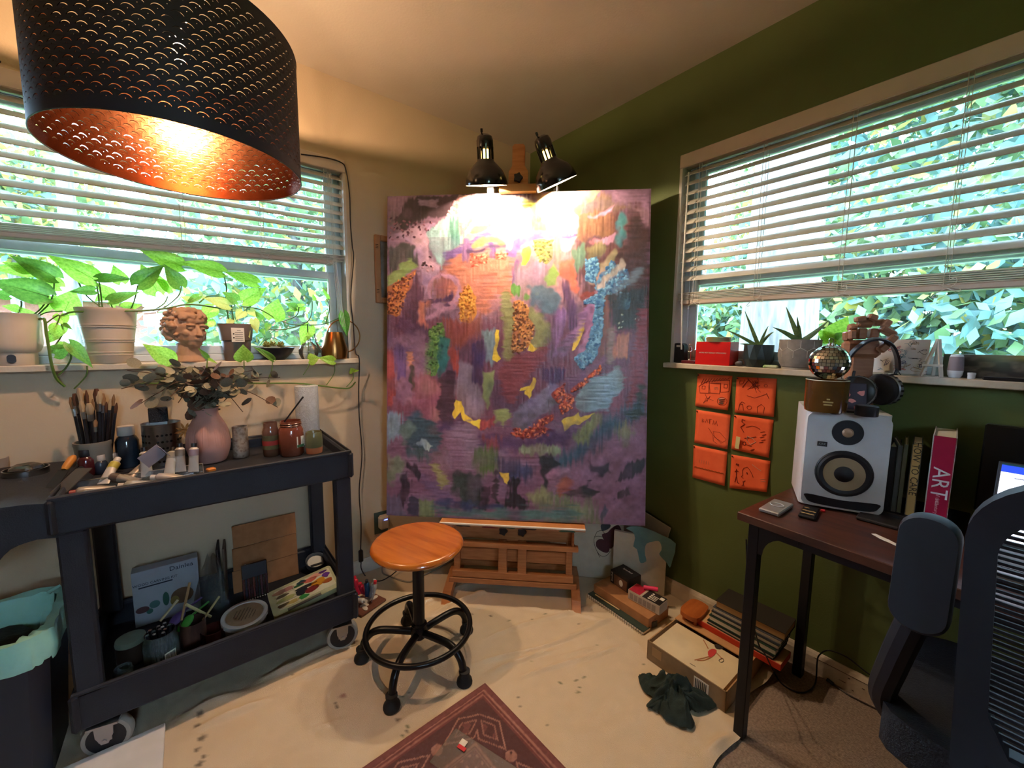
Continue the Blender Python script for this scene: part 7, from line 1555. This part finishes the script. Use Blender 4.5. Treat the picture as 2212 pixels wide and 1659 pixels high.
for i, (px, py, kd, dx) in enumerate(ends):
    e = P(px, py, x=c.x+dx)-c; mid = top.lerp(e, .45)+Vector((0, 0, .05 if py < 840 else .075)); pth = smoothpath([Vector((rr.uniform(-.02,.02), rr.uniform(-.02,.02), h*.5)), top+Vector((rr.uniform(-.02,.02), rr.uniform(-.02,.02), 0)), mid, e], 5)
    MB().tube(pth, .0014, 5).build('twig', TW, vz)
    for k in range(11 if kd != 1 else 13):
        t_ = .36+.64*k/(11 if kd != 1 else 13); p_ = pth[min(len(pth)-1, int(t_*(len(pth)-1)))]+Vector((rr.uniform(-.02,.02), rr.uniform(-.016,.016), rr.uniform(-.018,.018))); L_ = rr.uniform(.034, .056)*(1.1-.35*t_)
        inst('leaf', EL[kd if rr.random() < .7 else rr.randrange(3)], vz, Matrix.Translation(p_) @ Euler((rr.uniform(-1.2,1.2), rr.uniform(-1.0,1.0), rr.uniform(0,6.28))).to_matrix().to_4x4() @ Matrix.Scale(L_, 4))
# cups and jars
def jar(name, label, cat, fit, prof, mat, parts=(), n=32):
    c, r, h = cfit(*fit); t = thing(name, label, cat, c); MB().lathe([(a*r, b*h) for a, b in prof], n, cap=False).build('body', mat, t)
    for nm, pf, mt in parts: MB().lathe([(a*r, b*h) for a, b in pf], n, cap=False).build(nm, mt, t)
    return t, c, r, h
jar('speckled_cup', 'tall speckled grey-brown cup next to the pink vase', 'cup', (503,541,920,990), [(0,0),(.92,0),(.98,.02),(1,.3),(.92,.75),(.95,.97),(.9,1),(.84,.97),(.84,.05),(0,.05)], mk('speckled_clay', 'a09080', .7, c2='75604e', sc=90, fac=(.45,.7)))
t, c, r, h = jar('labelled_jar', 'murky glass jar with a green and red label behind the water jar', 'jar', (568,607,912,987), [(0,0),(.9,0),(1,.05),(1,.74),(.86,.84),(.82,.86),(.82,1),(.77,1),(.77,.86),(.95,.72),(.95,.06),(0,.05)], mk('murky_glass', '6b4a3c', .2, c2='5a3c30', coat=.4), (('paper_label', [(1.01,.22),(1.015,.24),(1.015,.62),(1.01,.64)], mk('jar_label', '5a5a34', .6, c2='46462c', sc=40)), ('red_stripe', [(1.02,.34),(1.022,.36),(1.022,.46),(1.02,.48)], mk('stripe_red', '9a2c28', .6))))
t, c, r, h = jar('paint_water_jar', 'glass jar of rusty paint water with a brush standing in it', 'jar', (603,660,908,987), [(0,0),(.9,0),(1,.05),(1,.74),(.88,.82),(.84,.84),(.84,1),(.79,1),(.79,.84),(.95,.72),(.95,.06),(0,.05)], mk('rusty_glass', '8a4a36', .18, c2='7a3e2c', coat=.5, trans=.2), (('water', [(0,.06),(.94,.06),(.94,.70),(0,.70)], mk('rusty_water', '8a4432', .2)), ('screw_thread', [(.84,.86),(.88,.875),(.84,.89),(.84,.92),(.88,.935),(.84,.95)], mk('thread_glass', '7a5040', .2)),))
q = P(650,955,x=c.x+r); MB().box(0, 0, 0, .001, .032, .045).build('barcode_label', PAPER, t, smooth=0, M=T(r*.80, q.y-c.y, q.z-CZ, rz=30)); MB().box(.001, 0, -.016, .001, .032, .010).build('green_stripe', mk('stripe_green', '3a6a48', .6), t, smooth=0, M=T(r*.80, q.y-c.y, q.z-CZ, rz=30))
br_ = thing('loose_brush', 'dark brush handle leaning out of the rusty paint water', 'brush', (c.x, c.y, CZ+h*.2)); MB().tube([Vector((0,-.015,0)), P(615,910,x=c.x)-br_.location, P(655,857,x=c.x)-br_.location], [.003,.003,.0035], 8).build('handle', mk('brush_black', '1a1a20', .35), br_)
t, c, r, h = jar('clay_cup', 'small green-glazed cup with a bare terracotta foot', 'cup', (660,699,932,982), [(0,0),(.84,0),(.9,.02),(.97,.28),(1,.32),(1.0,.6),(.92,.97),(.88,1),(.84,.97),(.88,.1),(0,.08)], mk('glaze_green', '6a6a48', .3, c2='5a5c40'), (('bare_foot', [(.845,.005),(.91,.02),(.985,.30)], mk('terracotta', 'b06a44', .8)), ('dried_paint', [(0,.72),(.88,.74)], mk('dried_paint', '6a3a34', .7))))
t, c, r, h = jar('paper_towel_roll', 'upright white paper towel roll at the back of the cart', 'paper roll', (638,690,833,945), [(0,0),(.98,0),(1,.01),(1,.99),(.98,1),(.35,1),(.35,.9),(0,.9)], mk('paper_towel', 'b8bcc0', .9, c2='aeb2b6', sc=90, bump=.5, bsc=260))
# perforated steel cup with a wide brush
t, c, r, h = jar('perforated_cup', 'perforated stainless steel cup with rows of round holes', 'utensil cup', (305,396,912,988), [(0,0),(.97,0),(.98,.02),(.98,.97),(1,1),(.96,1),(.94,.97),(.94,.03),(0,.03)], STEEL)
hm = MB().lathe([(0, .0), (.0042, .0)], 12, cap=False).mesh('hole', mk('hole_dark', '0c0c10', .8), 0)
for k in range(-5, 9):
    for z_ in range(5):
        if k in (-1, 4): continue
        a = math.radians(-10+k*13); inst('hole', hm, t, T(r*.984*math.cos(a), r*.984*math.sin(a), h*(.12+.155*z_)) @ T(rz=math.degrees(a)) @ T(ry=90))
bh = thing('wide_brush', 'wide dark-bristled brush standing in the steel cup', 'brush', (c.x, c.y, CZ+.02)); MB().box(0, -.005, h*1.06, .018, .055, .055, bev=.003).build('bristles', mk('bristle_dark', '22262c', .9, bump=.6, bsc=200), bh, smooth=0); MB().box(0, -.005, h*.80, .014, .048, .03).build('ferrule', STEEL, bh, smooth=0); MB().tube([(0,-.005,h*.75), (0,0,.01)], .008, 8).build('handle', BEECH, bh)
sf = thing('straw_flower', 'small dried orange star flower leaning on the steel cup', 'dried flower', P(400,930,x=c.x+.06)); FLW = mk('dry_orange', 'c88a48', .7, c2='b07434')
for k in range(9): a = k*.7; MB().prism([(0,-.003),(.022,-.004),(.032,0),(.022,.004),(0,.003)], -.0006, .0006).build('petal', FLW, sf, M=T(0,0,0,rz=0) @ T(ry=90) @ T(rz=math.degrees(a)) @ T(ry=-20+10*(k % 3)))
MB().tube([(0,0,0), P(430,890,x=c.x+.05)-sf.location], .0009, 5).build('stem', TW, sf)
# crock of brushes
t, c, r, h = jar('brush_crock', 'pale ceramic crock packed with paint brushes', 'crock', (158,248,952,992), [(0,0),(.85,0),(.9,.04),(.98,.85),(1.02,.9),(1.02,1),(.95,1),(.88,.1),(0,.1)], mk('crock_grey', '8a8478', .5))
rr = random.Random(3); BRC = ['1a1c22','1f1a1c','2a2420','171a20','20222a']; BRI = [mk('bristle_tan', '8a6a4a', .9), mk('bristle_brown', '5a3a28', .9), mk('bristle_cream', 'b09a7a', .9)]
bl_ = [(152,858,.5),(160,850,1),(170,838,1),(180,850,1),(186,843,0),(192,872,2),(200,862,0),(208,840,1.4),(214,845,1.6),(222,850,1),(230,868,0),(238,862,0),(246,852,0),(252,870,0),(175,866,1),(204,905,1)]
lb = ['thin brush at the outer edge of the crock','slim tan-bristled brush in the crock','broad pale-tipped brush rising highest in the crock','worn brown brush in the crock','pointed dark brush in the crock','short black-handled brush in the crock','stubby dark brush in the crock','frayed wide brush in the middle of the crock','large fuzzy brush near the middle of the crock','maroon-banded brush in the crock','dark brush leaning toward the bottle','long black handle leaning right in the crock','tallest black handle leaning toward the eucalyptus','outermost black handle leaning out of the crock','tan bundle brush at the back of the crock','pale splayed brush in front of the others in the crock']
for i, (px, py, wd) in enumerate(bl_):
    e = P(px, py, x=c.x+rr.uniform(-.03,.03)); b0 = Vector((c.x+rr.uniform(-.4,.4)*r, c.y+(e.y-c.y)*.45, CZ+.014)); t = thing('paint_brush', lb[i], 'brush', b0, group='brushes in the crock'); d = e-b0; d1 = d*.74; d2 = d*.84
    MB().tube([(0,0,0), d*.35, d1], [.0035, .0055, .004], 8).build('handle', mk('brushwood'+str(i % 5), BRC[i % 5], .35), t); MB().tube([d1, d2], .0042+.002*wd, 8).build('ferrule', STEEL if wd else mk('ferrule_dark', '3a3a40', .4, m=.6), t)
    MB().tube([d2, d*.93, d], [.0042+.002*wd, .005+.003*wd, .0015+.0025*wd], 8).build('bristles', BRI[i % 3], t)
# bottles
def bottle(label, fit, glass, cap, cz=.22, name='bottle'):
    return jar(name, label, 'bottle', fit, [(0,0),(.92,0),(1,.04),(1,1-cz-.14),(.8,1-cz-.04),(.6,1-cz)], glass, (('cap', [(0,1-cz),(.72,1-cz),(.74,1-cz+.02),(.74,.98),(.70,1),(0,1)], cap),))
WCAP = mk('white_cap', 'c0b8ae', .45); BCAP = mk('black_cap', '191a20', .45)
bottle('tall blue-tinted bottle with a white cap beside the brush crock', (246,302,920,985), mk('blue_bottle', '27323c', .15, c2='222c36', coat=.4), WCAP)
bottle('small square bottle of clear medium with a black cap', (258,296,963,1003), mk('clear_medium', '4a4a48', .12, coat=.5), BCAP, .3)
bottle('short jar of dark red paint with a black lid', (168,212,970,1030), mk('red_paint_jar', '4a1820', .2, coat=.4), BCAP, .25)
bottle('small white-capped bottle of blue paint nearest the red jar', (204,236,982,1025), mk('blue_paint', '2a3444', .25), WCAP, .3)
bottle('small white-capped bottle behind the folded grey card', (232,262,978,1015), mk('dark_paint', '342a2a', .25), WCAP, .3)
bottle('white-capped bottle at the back beside the crock', (205,240,973,1005), mk('grey_paint', '3a3a3c', .25), WCAP, .3)
# acrylic tray with paint tubes
a, b = P(163,1054,z=CZ), P(438,1012,z=CZ); ay = b.y-a.y
tr_ = thing('wire_tray', 'shallow clear tray full of used paint tubes at the cart front', 'tray', (.465, (a.y+b.y)/2, CZ)); trw = abs(ay)
ACR = glass_mat('acrylic', (.85, .87, .88), .08, .12)
for (x_, y2, sx_, sy_) in ((0,0,.003,trw), (-.13,0,.003,trw), (-.065,trw/2,.13,.003), (-.065,-trw/2,.13,.003)): MB().box(x_, y2, .016, sx_, sy_, .032).build('tray_wall', ACR, tr_, smooth=0)
MB().box(-.065, 0, .0015, .13, trw, .003).build('tray_floor', ACR, tr_, smooth=0)
MB().tube([(0,-trw/2,.033),(0,trw/2,.033),(-.13,trw/2,.033),(-.13,-trw/2,.033)], .0015, 6, closed=True).build('wire_rim', STEEL, tr_)
TB = [('white paint tube with a green band standing up in the tray', 318,1028,10,8,'c4bcb2','4a5a2c','221f20'), ('white paint tube with a yellow band lying in the tray', 222,1044,-25,52,'c4bcb2','a89838','c0b8ae'), ('white paint tube with a grey band standing beside the vase', 390,1018,-10,10,'c4bcb2','7a746c','1c1c20'), ('white paint tube with a mauve band nearest the pink vase', 418,1018,-20,12,'c4bcb2','8a7a86','1c1c20'), ('flattened dirty tube in the middle of the tray', 268,1038,-40,70,'9a8a7c',None,'c0b8ae'), ('grey-banded tube leaning beside the green-banded one', 365,1025,-15,35,'b8b0a6','8a8680','1c1c20'), ('squeezed silver tube lying at the front of the tray', 345,1042,80,86,'a8a4a0',None,'c0b8ae'), ('paint-stained tube crossing the tray front', 250,1050,100,86,'a09488',None,'8a2c24'), ('curled pale tube at the tray end', 405,1030,70,84,'b4aca4',None,'c0b8ae'), ('crumpled tube with a dark cap under the folded card', 300,1036,60,80,'948a80','5a4a40','1c1c20')]
for (lab, px, py, rz_, rx_, c_, bd, cp_) in TB:
    q = P(px, py, z=CZ+.018); ptube(lab, Vector((min(q.x, .445), q.y, CZ+.016)), rz_+90, -rx_, c_, .088, .0135, cp_, 'paint tubes in the tray', bd)
q = MB(); q.box(0, 0, 0, .002, .06, .045).box(.016, .028, -.004, .03, .002, .04); simple('folded_card', 'folded grey card sticking up from the paint tray', 'card', q, mk('grey_card', '8a8088', .7), M=Matrix.Translation(P(330,985,x=.38)) @ T(rx=35, rz=15))
simple('orange_wedge', 'little orange wooden wedge beside the paint tray', 'wedge', MB().box(0, 0, .006, .022, .026, .012, bev=.003), mk('orange_bit', 'c87a30', .5), P(456,1018,z=CZ), 20)
# aluminium pan, cloth, scraper, tools
c, r, h = cfit(8, 116, 1002, 1056); t = thing('metal_pan', 'round aluminium tin with a bright side at the cart handle end', 'tin', c); MB().lathe([(0,0),(r*.96,0),(r,.004),(r,h*.8),(r*1.03,h*.82),(r*.96,h*.82),(r*.94,.01),(0,.01)], 44, cap=False).build('body', mk('aluminium', '9a9ca0', .28, m=1, stretch=(1,1,20), sc=40), t)
MB().lathe([(r*.2,h*.92),(r*.5,h*1.0),(r*.7,h*.92),(r*.75,h*.82)], 30, cap=False, rf=lambda a, z: 1+.08*math.sin(5*a)).build('foil_lid', mk('foil', '8e8a84', .25, m=1), t)
q = MB(); n_ = 24; gx, gy = np.meshgrid(np.linspace(-1,1,n_), np.linspace(-1,1,n_)); hz = .03*np.clip(1.1-np.hypot(gx, gy), 0, 1)+.02*np.abs(vnoise((n_,n_),(6,6),91)-.5)
o_ = gridmesh('brown_rag', np.stack([.045*gx, .075*gy, hz+.006], -1), mk('rust_cloth', '6a2c1c', .9, c2='4a2016')); q = P(110,1010,z=CZ+.01); o_.location = (q.x-.06, q.y, CZ+.0); tag(o_, 'rust-brown rag heaped behind the aluminium tin', 'rag')
t = thing('wooden_tool', 'scraper with an orange wooden handle propped across the cart tray', 'scraper', P(100,1068,z=CZ+.02)); e = P(160,985,x=t.location.x-.10)-t.location; MB().tube([e*.62, e*.7, e*.92, e], [.007,.010,.011,.006], 10).build('handle', mk('tool_wood', 'b8762c', .45), t); MB().bar(e*.62, e*.05, .028, .0015).build('blade', mk('blade_dark', '3a3632', .4, m=.7), t, smooth=0)
t = thing('dark_spatula', 'dark flat spatula lying toward the cart front', 'spatula', P(118,1072,z=CZ+.025)); e = P(182,1012,x=t.location.x-.10)-t.location; MB().bar(Vector((0,0,0)), e, .040, .003).build('blade', mk('spatula_grey', '3c3733', .5), t, smooth=0)
for k, (lab, p0, p1, rr_) in enumerate((('black marker lying at the handle end of the cart', (20,1062), (50,1082), .009), ('black crayon holder with a shiny clip beside the tin', (45,1045), (75,1075), .011), ('short dark pencil stub on the cart edge', (70,1040), (92,1068), .006))):
    a, b = P(*p0, z=CZ+.030), P(*p1, z=CZ+.012); simple('marker', lab, 'marker', MB().tube([(0,0,0), (b-a)*.7, (b-a)], [rr_, rr_, rr_*.6], 10), mk('marker_dark'+str(k), ('1a1c26','20222e','2a2622')[k], .35), a)
simple('mug_edge', 'pale mug cut by the frame edge behind the tin', 'mug', MB().lathe([(0,0),(.03,0),(.034,.004),(.036,.07),(.033,.07),(.03,.01),(0,.008)], 26, cap=False), mk('mug_pale', '9a8e84', .4), P(-12,1035,z=CZ))
# ================================================================ cart bottom shelf
BZ0 = .1655
def bfit(px0, px1, py0, py1, z=BZ0):
    c = P((px0+px1)/2, py1, z=z); a, b = P(px0, (py0+py1)/2, x=c.x), P(px1, (py0+py1)/2, x=c.x); r = (b-a).length/2*.94
    d = (c-CAM); d.z = 0; d.normalize(); c2 = c+d*r*.85; h = max(.02, P((px0+px1)/2, py0, x=c2.x).z-z); return Vector((c2.x, c2.y, z)), r, h
# white kit box at the back
a, b = P(292,1345,x=.12), P(428,1290,x=.12); y0_, y1_ = a.y, P(430,1250,x=.12).y; zt_ = P(285,1240,x=.12).z
kb = thing('carving_kit_box', 'white wood carving kit box standing at the back of the lower shelf', 'box', (.12, y0_, BZ0)); kw = y1_-y0_; kh = zt_-BZ0
MB().box(-.025, kw/2, kh/2, .05, kw, kh, bev=.001).build('carton', mk('kit_white', '9fa3ac', .5, c2='979ba4'), kb, smooth=0)
NAVI = mk('kit_navy', '1c2636', .6); Mk = Matrix(((0,0,1,.001),(1,0,0,0),(0,1,0,0),(0,0,0,1)))
MB().box(.0004, kw*.34, kh*.70, .0006, kw*.50, kh*.022).build('title_bar', NAVI, kb, smooth=0); text('WOOD CARVING KIT', .013, NAVI, kb, Mk @ T(kw*.34, kh*.755, 0)); text('Dainlea', .024, NAVI, kb, Mk @ T(kw*.74, kh*.91, 0))
for k, (u, v_, w_, h_, c_) in enumerate(((.30,.34,.16,.14,'4a7470'), (.47,.38,.10,.26,'2c5a4c'), (.22,.24,.10,.10,'3a6a60'), (.72,.36,.36,.30,'6a5038'), (.12,.30,.20,.12,'5a3c3c'), (.60,.30,.14,.18,'8a7a40'))):
    m = MB(); m.sheet(spoly([(w_*kw*.5*math.cos(q_), h_*kh*.5*math.sin(q_)) for q_ in np.linspace(0, 6.28, 8, endpoint=False)], 2)); m.build('picture_print', mk('kitprint'+str(k), c_, .6), kb, smooth=0, M=Mk @ T(u*kw, v_*kh, .0002*k))
# clear bag, cardboard, dark panels
t = thing('plastic_bag', 'crumpled clear plastic bag between the white box and the cardboard', 'bag', P(455,1330,x=.16)); t.location.z = BZ0
n_ = 18; gx, gz = np.meshgrid(np.linspace(-1,1,n_), np.linspace(0,1,n_)); bx = .03*vnoise((n_,n_),(7,7),95)+.02*np.sin(gx*5+gz*4); hB = P(455,1195,x=.16).z-BZ0
gridmesh('film', np.stack([bx, .062*gx*(1-.75*gz**1.5)+.02*gz, hB*gz], -1), glass_mat('film', (.78,.76,.74), .12, .12), None, t)
ca, cb_ = P(505,1235,x=.085), P(645,1190,x=.085); ct2 = P(492,1140,x=.075); cw2 = cb_.y-ca.y
t = thing('cardboard_sheet', 'creased brown cardboard leaning at the back of the lower shelf', 'cardboard', (.10, ca.y, BZ0)); chh_ = P(570,1120,x=.06).z-BZ0
for k in range(3): MB().box(-.002, cw2/2-.006+.003*k, chh_*(k+.5)/3, .004, cw2-.004*k, chh_/3-.002).build('fold_panel', CARD, t, smooth=0, M=T(ry=-7))
for k, (px, lab) in enumerate(((478, 'dark canvas panel edge-on beside the cardboard'), (492, 'torn grey-edged panel next to the cardboard'))):
    q = P(px, 1290, x=.12); simple('canvas_panel', lab, 'panel', MB().box(0, 0, .115, .10, .007, .23-.01*k, bev=.001), mk('panel_'+str(k), ('2a2320','6a5c4c')[k], .7), (.085, q.y, BZ0), -6)
# pen case
a, b = P(528,1300,x=.24), P(582,1282,x=.24); t = thing('pen_case', 'clear case of coloured fineliners leaning on the cardboard', 'pen case', (.19, a.y, BZ0)); pw = P(580,1260,x=.19).y-a.y; ph = P(520,1228,x=.19).z-BZ0
MB().box(0, pw/2, ph/2, .010, pw, ph, bev=.002).build('case', glass_mat('case_plastic', (.55,.53,.56), .1, .05), t, smooth=0, M=T(ry=-10))
PC = ['8a3a30','3a3a5a','7a3040','5a2a2a','a04a3a','403a4a','30484a','8a4a5a','46362e','6a3440']
for k in range(10): MB().cyl(.0032, .01, ph*.62, 8).build('pen', mk('pen'+str(k), PC[k], .4), t, M=T(.0, pw*(.06+.098*k), 0, ry=-10)); 
MB().box(.0065, pw/2, ph*.8, .001, pw*.94, ph*.36).build('insert_card', mk('insert_dark', '2a2a30', .5), t, smooth=0, M=T(ry=-10))
for k in range(10): MB().sph((0,0,.006), .003, 6).build('pen_tip', PAPER, t, M=T(.004, pw*(.06+.098*k), 0, ry=-10))
# palette case with blobs of paint, tilted on the rim
c4 = [P(580,1280,x=.30), P(592,1335,x=.44), P(735,1265,x=.44), P(722,1225,x=.30)]
o_ = c4[1]; xv = (c4[2]-c4[1]); yv = (c4[0]-c4[1]); L1 = xv.length; xv = xv/L1; yv = yv-xv*yv.dot(xv); L2 = yv.length; yv = yv/L2; zv = xv.cross(yv)
pc = thing('palette_case', 'pale yellow palette case with mixed paints propped on the shelf rim', 'palette', M=frame(o_, xv, yv, zv))
MB().prism(rrect(L1, L2, .014, 4, L1/2, L2/2), -.022, .0).build('case', mk('case_yellow', 'b8b48a', .45), pc, smooth=40); MB().box(L1*.53, L2*.52, .001, L1*.86, L2*.74, .002).build('mixing_well', mk('well_cream', 'd8cfae', .5), pc, smooth=0)
def blob(u, v_, a_, b_, c_, rz_=0, nm='paint_dab'):
    m = MB(); rr2 = random.Random(int(u*977+v_*313)); m.prism(spoly([(rr2.uniform(.7,1.2)*a_*math.cos(q_), rr2.uniform(.7,1.2)*b_*math.sin(q_)) for q_ in np.linspace(0, 6.28, 9, endpoint=False)], 3), 0, .0016); m.build(nm, mk('dab_'+c_, c_, .4), pc, smooth=50, M=T(u*L1, v_*L2, .002, rz=rz_))
for (u, v_, a_, b_, c_) in ((.62,.74,.030,.012,'e0705c'), (.72,.80,.028,.012,'eaa48c'), (.84,.83,.018,.007,'5c2c78'), (.88,.66,.014,.014,'6a3488'), (.74,.52,.026,.020,'d08a20'), (.86,.40,.022,.012,'a85420'), (.60,.36,.026,.016,'7a2426'), (.46,.44,.020,.018,'20242a'), (.54,.56,.040,.007,'2c2c30'), (.50,.78,.018,.012,'2a4650'), (.44,.72,.020,.006,'2c6038'), (.46,.22,.018,.011,'3a9040'), (.18,.78,.026,.012,'a88068'), (.30,.78,.020,.014,'b07a70'), (.18,.60,.024,.007,'5a5038'), (.24,.44,.034,.012,'a8a868'), (.16,.26,.022,.008,'6a5c40'), (.30,.24,.022,.009,'c0a860')): blob(u, v_, a_, b_, c_)
for (u, v_, sx_, sy_) in ((.37,.52,.002,L2*.72), (.22,.36,L1*.28,.002), (.22,.66,L1*.28,.002)): MB().box(u*L1, v_*L2, .003, sx_, sy_, .004).build('divider', mk('well_cream2', 'c8bf9c', .5), pc, smooth=0)
MB().box(L1*.45, L2*.04, .001, L1*.5, .012, .003).build('tape_strip', mk('tape_grey', '6a6054', .5), pc, smooth=0)
# pulp tub with lid
c, r, h = bfit(480, 584, 1315, 1378)
t = thing('plaster_tub', 'white tub with a kraft-labelled lid tipped on the lower shelf', 'tub', M=Matrix.Translation(c) @ T(ry=6)); hh2 = .062
MB().lathe([(0,0),(r*.86,0),(r*.88,.003),(r*.95,hh2*.8)], 40, cap=False).build('tub', mk('tub_white', 'a8a49e', .45), t); MB().lathe([(r*.96,hh2*.72),(r*1.0,hh2*.74),(r*1.0,hh2*.98),(r*.97,hh2),(r*.84,hh2),(r*.82,hh2*.95),(0,hh2*.95)], 44, cap=False).build('lid', mk('lid_white', 'c4c2c0', .4), t)
MB().lathe([(0,hh2*.965),(r*.80,hh2*.965)], 40, cap=False).build('lid_label', mk('kraft_label', '9a8468', .7, c2='8a7458', sc=30), t)
for k in range(7): MB().box(.0, (-.3+.1*k)*r*1.4, hh2*.975, r*(.9-.15*abs(k-3)), r*.03, .0006).build('label_line', mk('label_ink', '5a4a38', .7), t, smooth=0, M=T(rz=-25))
# round dish of white paint
c, r, h = bfit(660, 704, 1205, 1236); t = thing('white_paint_pot', 'open plastic pot of white paint at the back of the lower shelf', 'pot', M=Matrix.Translation(c+Vector((0,0,.02))) @ T(ry=22)); MB().lathe([(0,0),(r*.9,0),(r,.03),(r*.96,.03),(r*.88,.008),(0,.008)], 32, cap=False).build('pot', mk('pot_grey', '6a6c6e', .35), t); MB().lathe([(0,.018),(r*.8,.018)], 24, cap=False).build('white_paint', mk('wet_white', 'e0d4c0', .35), t); MB().box(r*.5, 0, .022, .008, r*1.2, .004).build('stirring_stick', mk('stick_dark', '20201e', .5), t)
# jars, mugs, little glass
c, r, h = bfit(312, 392, 1362, 1440); t = thing('marker_jar', 'glass jar packed with black markers on the lower shelf', 'jar', c); JG = glass_mat('jar_glass', (.62,.66,.68), .06, .10)
MB().lathe([(0,.001),(r*.92,.001),(r,.006),(r,h*.72),(r*.86,h*.82),(r*.86,h),(r*.82,h),(r*.82,h*.82),(r*.95,h*.7),(r*.94,.01),(0,.006)], 36, cap=False).build('jar', JG, t)
for k in range(11):
    a = k*2.4; rr2 = r*.7*math.sqrt(k/11); x_, y_ = rr2*math.cos(a), rr2*math.sin(a); mk_ = MB().tube([(x_*.8, y_*.8, .008), (x_*1.05, y_*1.05, h*1.08)], .006, 8).build('marker', mk('marker_black', '14161a', .4), t); MB().cyl(.0045, h*1.08, h*1.10, 8, T(x_*1.05, y_*1.05, 0)).build('marker_end', mk('marker_end'+str(k % 4), ('8a8074','b0aaa0','4a5a58','8a5a44')[k % 4], .4), mk_)
MB().box(0, 0, 0, .001, .032, .034).build('barcode_label', PAPER, t, smooth=0, M=T(r*.86, r*.52, h*.28, rz=31))
for k in range(8): MB().box(.001, -.012+.0034*k, 0, .0008, .0013, .026).build('barcode_bar', INK, t, smooth=0, M=T(r*.86, r*.52, h*.28, rz=31))
c, r, h = bfit(392, 450, 1338, 1402); t = thing('dark_mug', 'dark glazed mug with light streaks holding tools on the lower shelf', 'mug', c); MB().lathe([(0,0),(r*.85,0),(r*.95,.006),(r,h*.5),(r*.97,h),(r*.92,h),(r*.88,.01),(0,.008)], 32, cap=False).build('mug', mk('mug_dark', '3a2824', .35, c2='6a4a3c', sc=9, stretch=(3,3,1), fac=(.45,.75)), t)
simple('copper_cup', 'shiny copper-rimmed cup beside the dark mug', 'cup', MB().lathe([(0,0),(.032,0),(.036,.004),(.038,.05),(.035,.05),(.033,.006),(0,.005)], 30, cap=False), mk('copper_dark', '5a2c26', .25, m=.6), P(462,1385,z=BZ0), 0)
for k, (lab, p0, p1, c_, w_) in enumerate((('wooden spoon handle rising behind the purple spoon', (392,1340), (410,1258), 'a08058', .004), ('pale stick leaning left out of the marker jar', (346,1342), (384,1296), 'b0a078', .004), ('bamboo stick lying across the mug toward the tub', (402,1306), (455,1332), 'c8bc88', .005), ('thin reed leaning right over the mug', (438,1340), (474,1288), 'b09a68', .004))):
    a = P(*p0, x=.34); b = P(*p1, x=.30); simple('wooden_stick', lab, 'stick', MB().tube([(0,0,0), b-a], w_, 8), mk('stick'+str(k), c_, .6), a)
for lab, p0, p1, c_ in (('purple plastic spoon in the dark mug', (365,1350), (400,1322), '4a3a70'), ('green plastic spoon in front of the purple one', (384,1362), (418,1330), '3a8a34')):
    a, b = P(*p0, x=.36), P(*p1, x=.30); d = b-a; M = look((a+b)/2, (CAM-a).normalized()+Vector((0,0,.6)), up=d.normalized()); t = thing('plastic_spoon', lab, 'spoon', M=M); MB().sph((0,0,0), 1, 16, sc=(.016, .030, .006)).build('bowl', mk('spoon_'+c_, c_, .35), t); MB().tube([(0,.028,0), (.01,.09,-.02)], .004, 6).build('handle', mk('spoon_'+c_, c_, .35), t)
c, r, h = bfit(246, 292, 1440, 1476); t = thing('shot_glass', 'tiny clear glass pot by the cart leg on the lower shelf', 'jar', c); MB().lathe([(0,.001),(r*.9,.001),(r,.004),(r,.03),(r*.86,.034),(r*.86,.042),(r*.8,.042),(r*.8,.034),(r*.92,.028),(r*.9,.006),(0,.005)], 26, cap=False).build('jar', JG, t)
c, r, h = bfit(254, 322, 1365, 1440); t = thing('wood_bowl', 'round lidded pot with a grey-green lid behind the marker jar', 'pot', c); MB().lathe([(0,0),(r*.9,0),(r,.01),(r*1.0,.07),(r*.97,.074)], 30, cap=False).build('pot', mk('pot_brown', '2e2018', .6), t); MB().lathe([(r*1.02,.070),(r*1.04,.076),(r*.98,.086),(0,.090)], 30, cap=False).build('lid', mk('lid_sage', '6a7464', .6), t)
simple('pink_eraser', 'pale lilac slip of card on the shelf front edge', 'card', MB().box(0, 0, .002, .012, .05, .004), mk('lilac', '8a7498', .6), P(432,1398,z=BZ0+.0), -10)
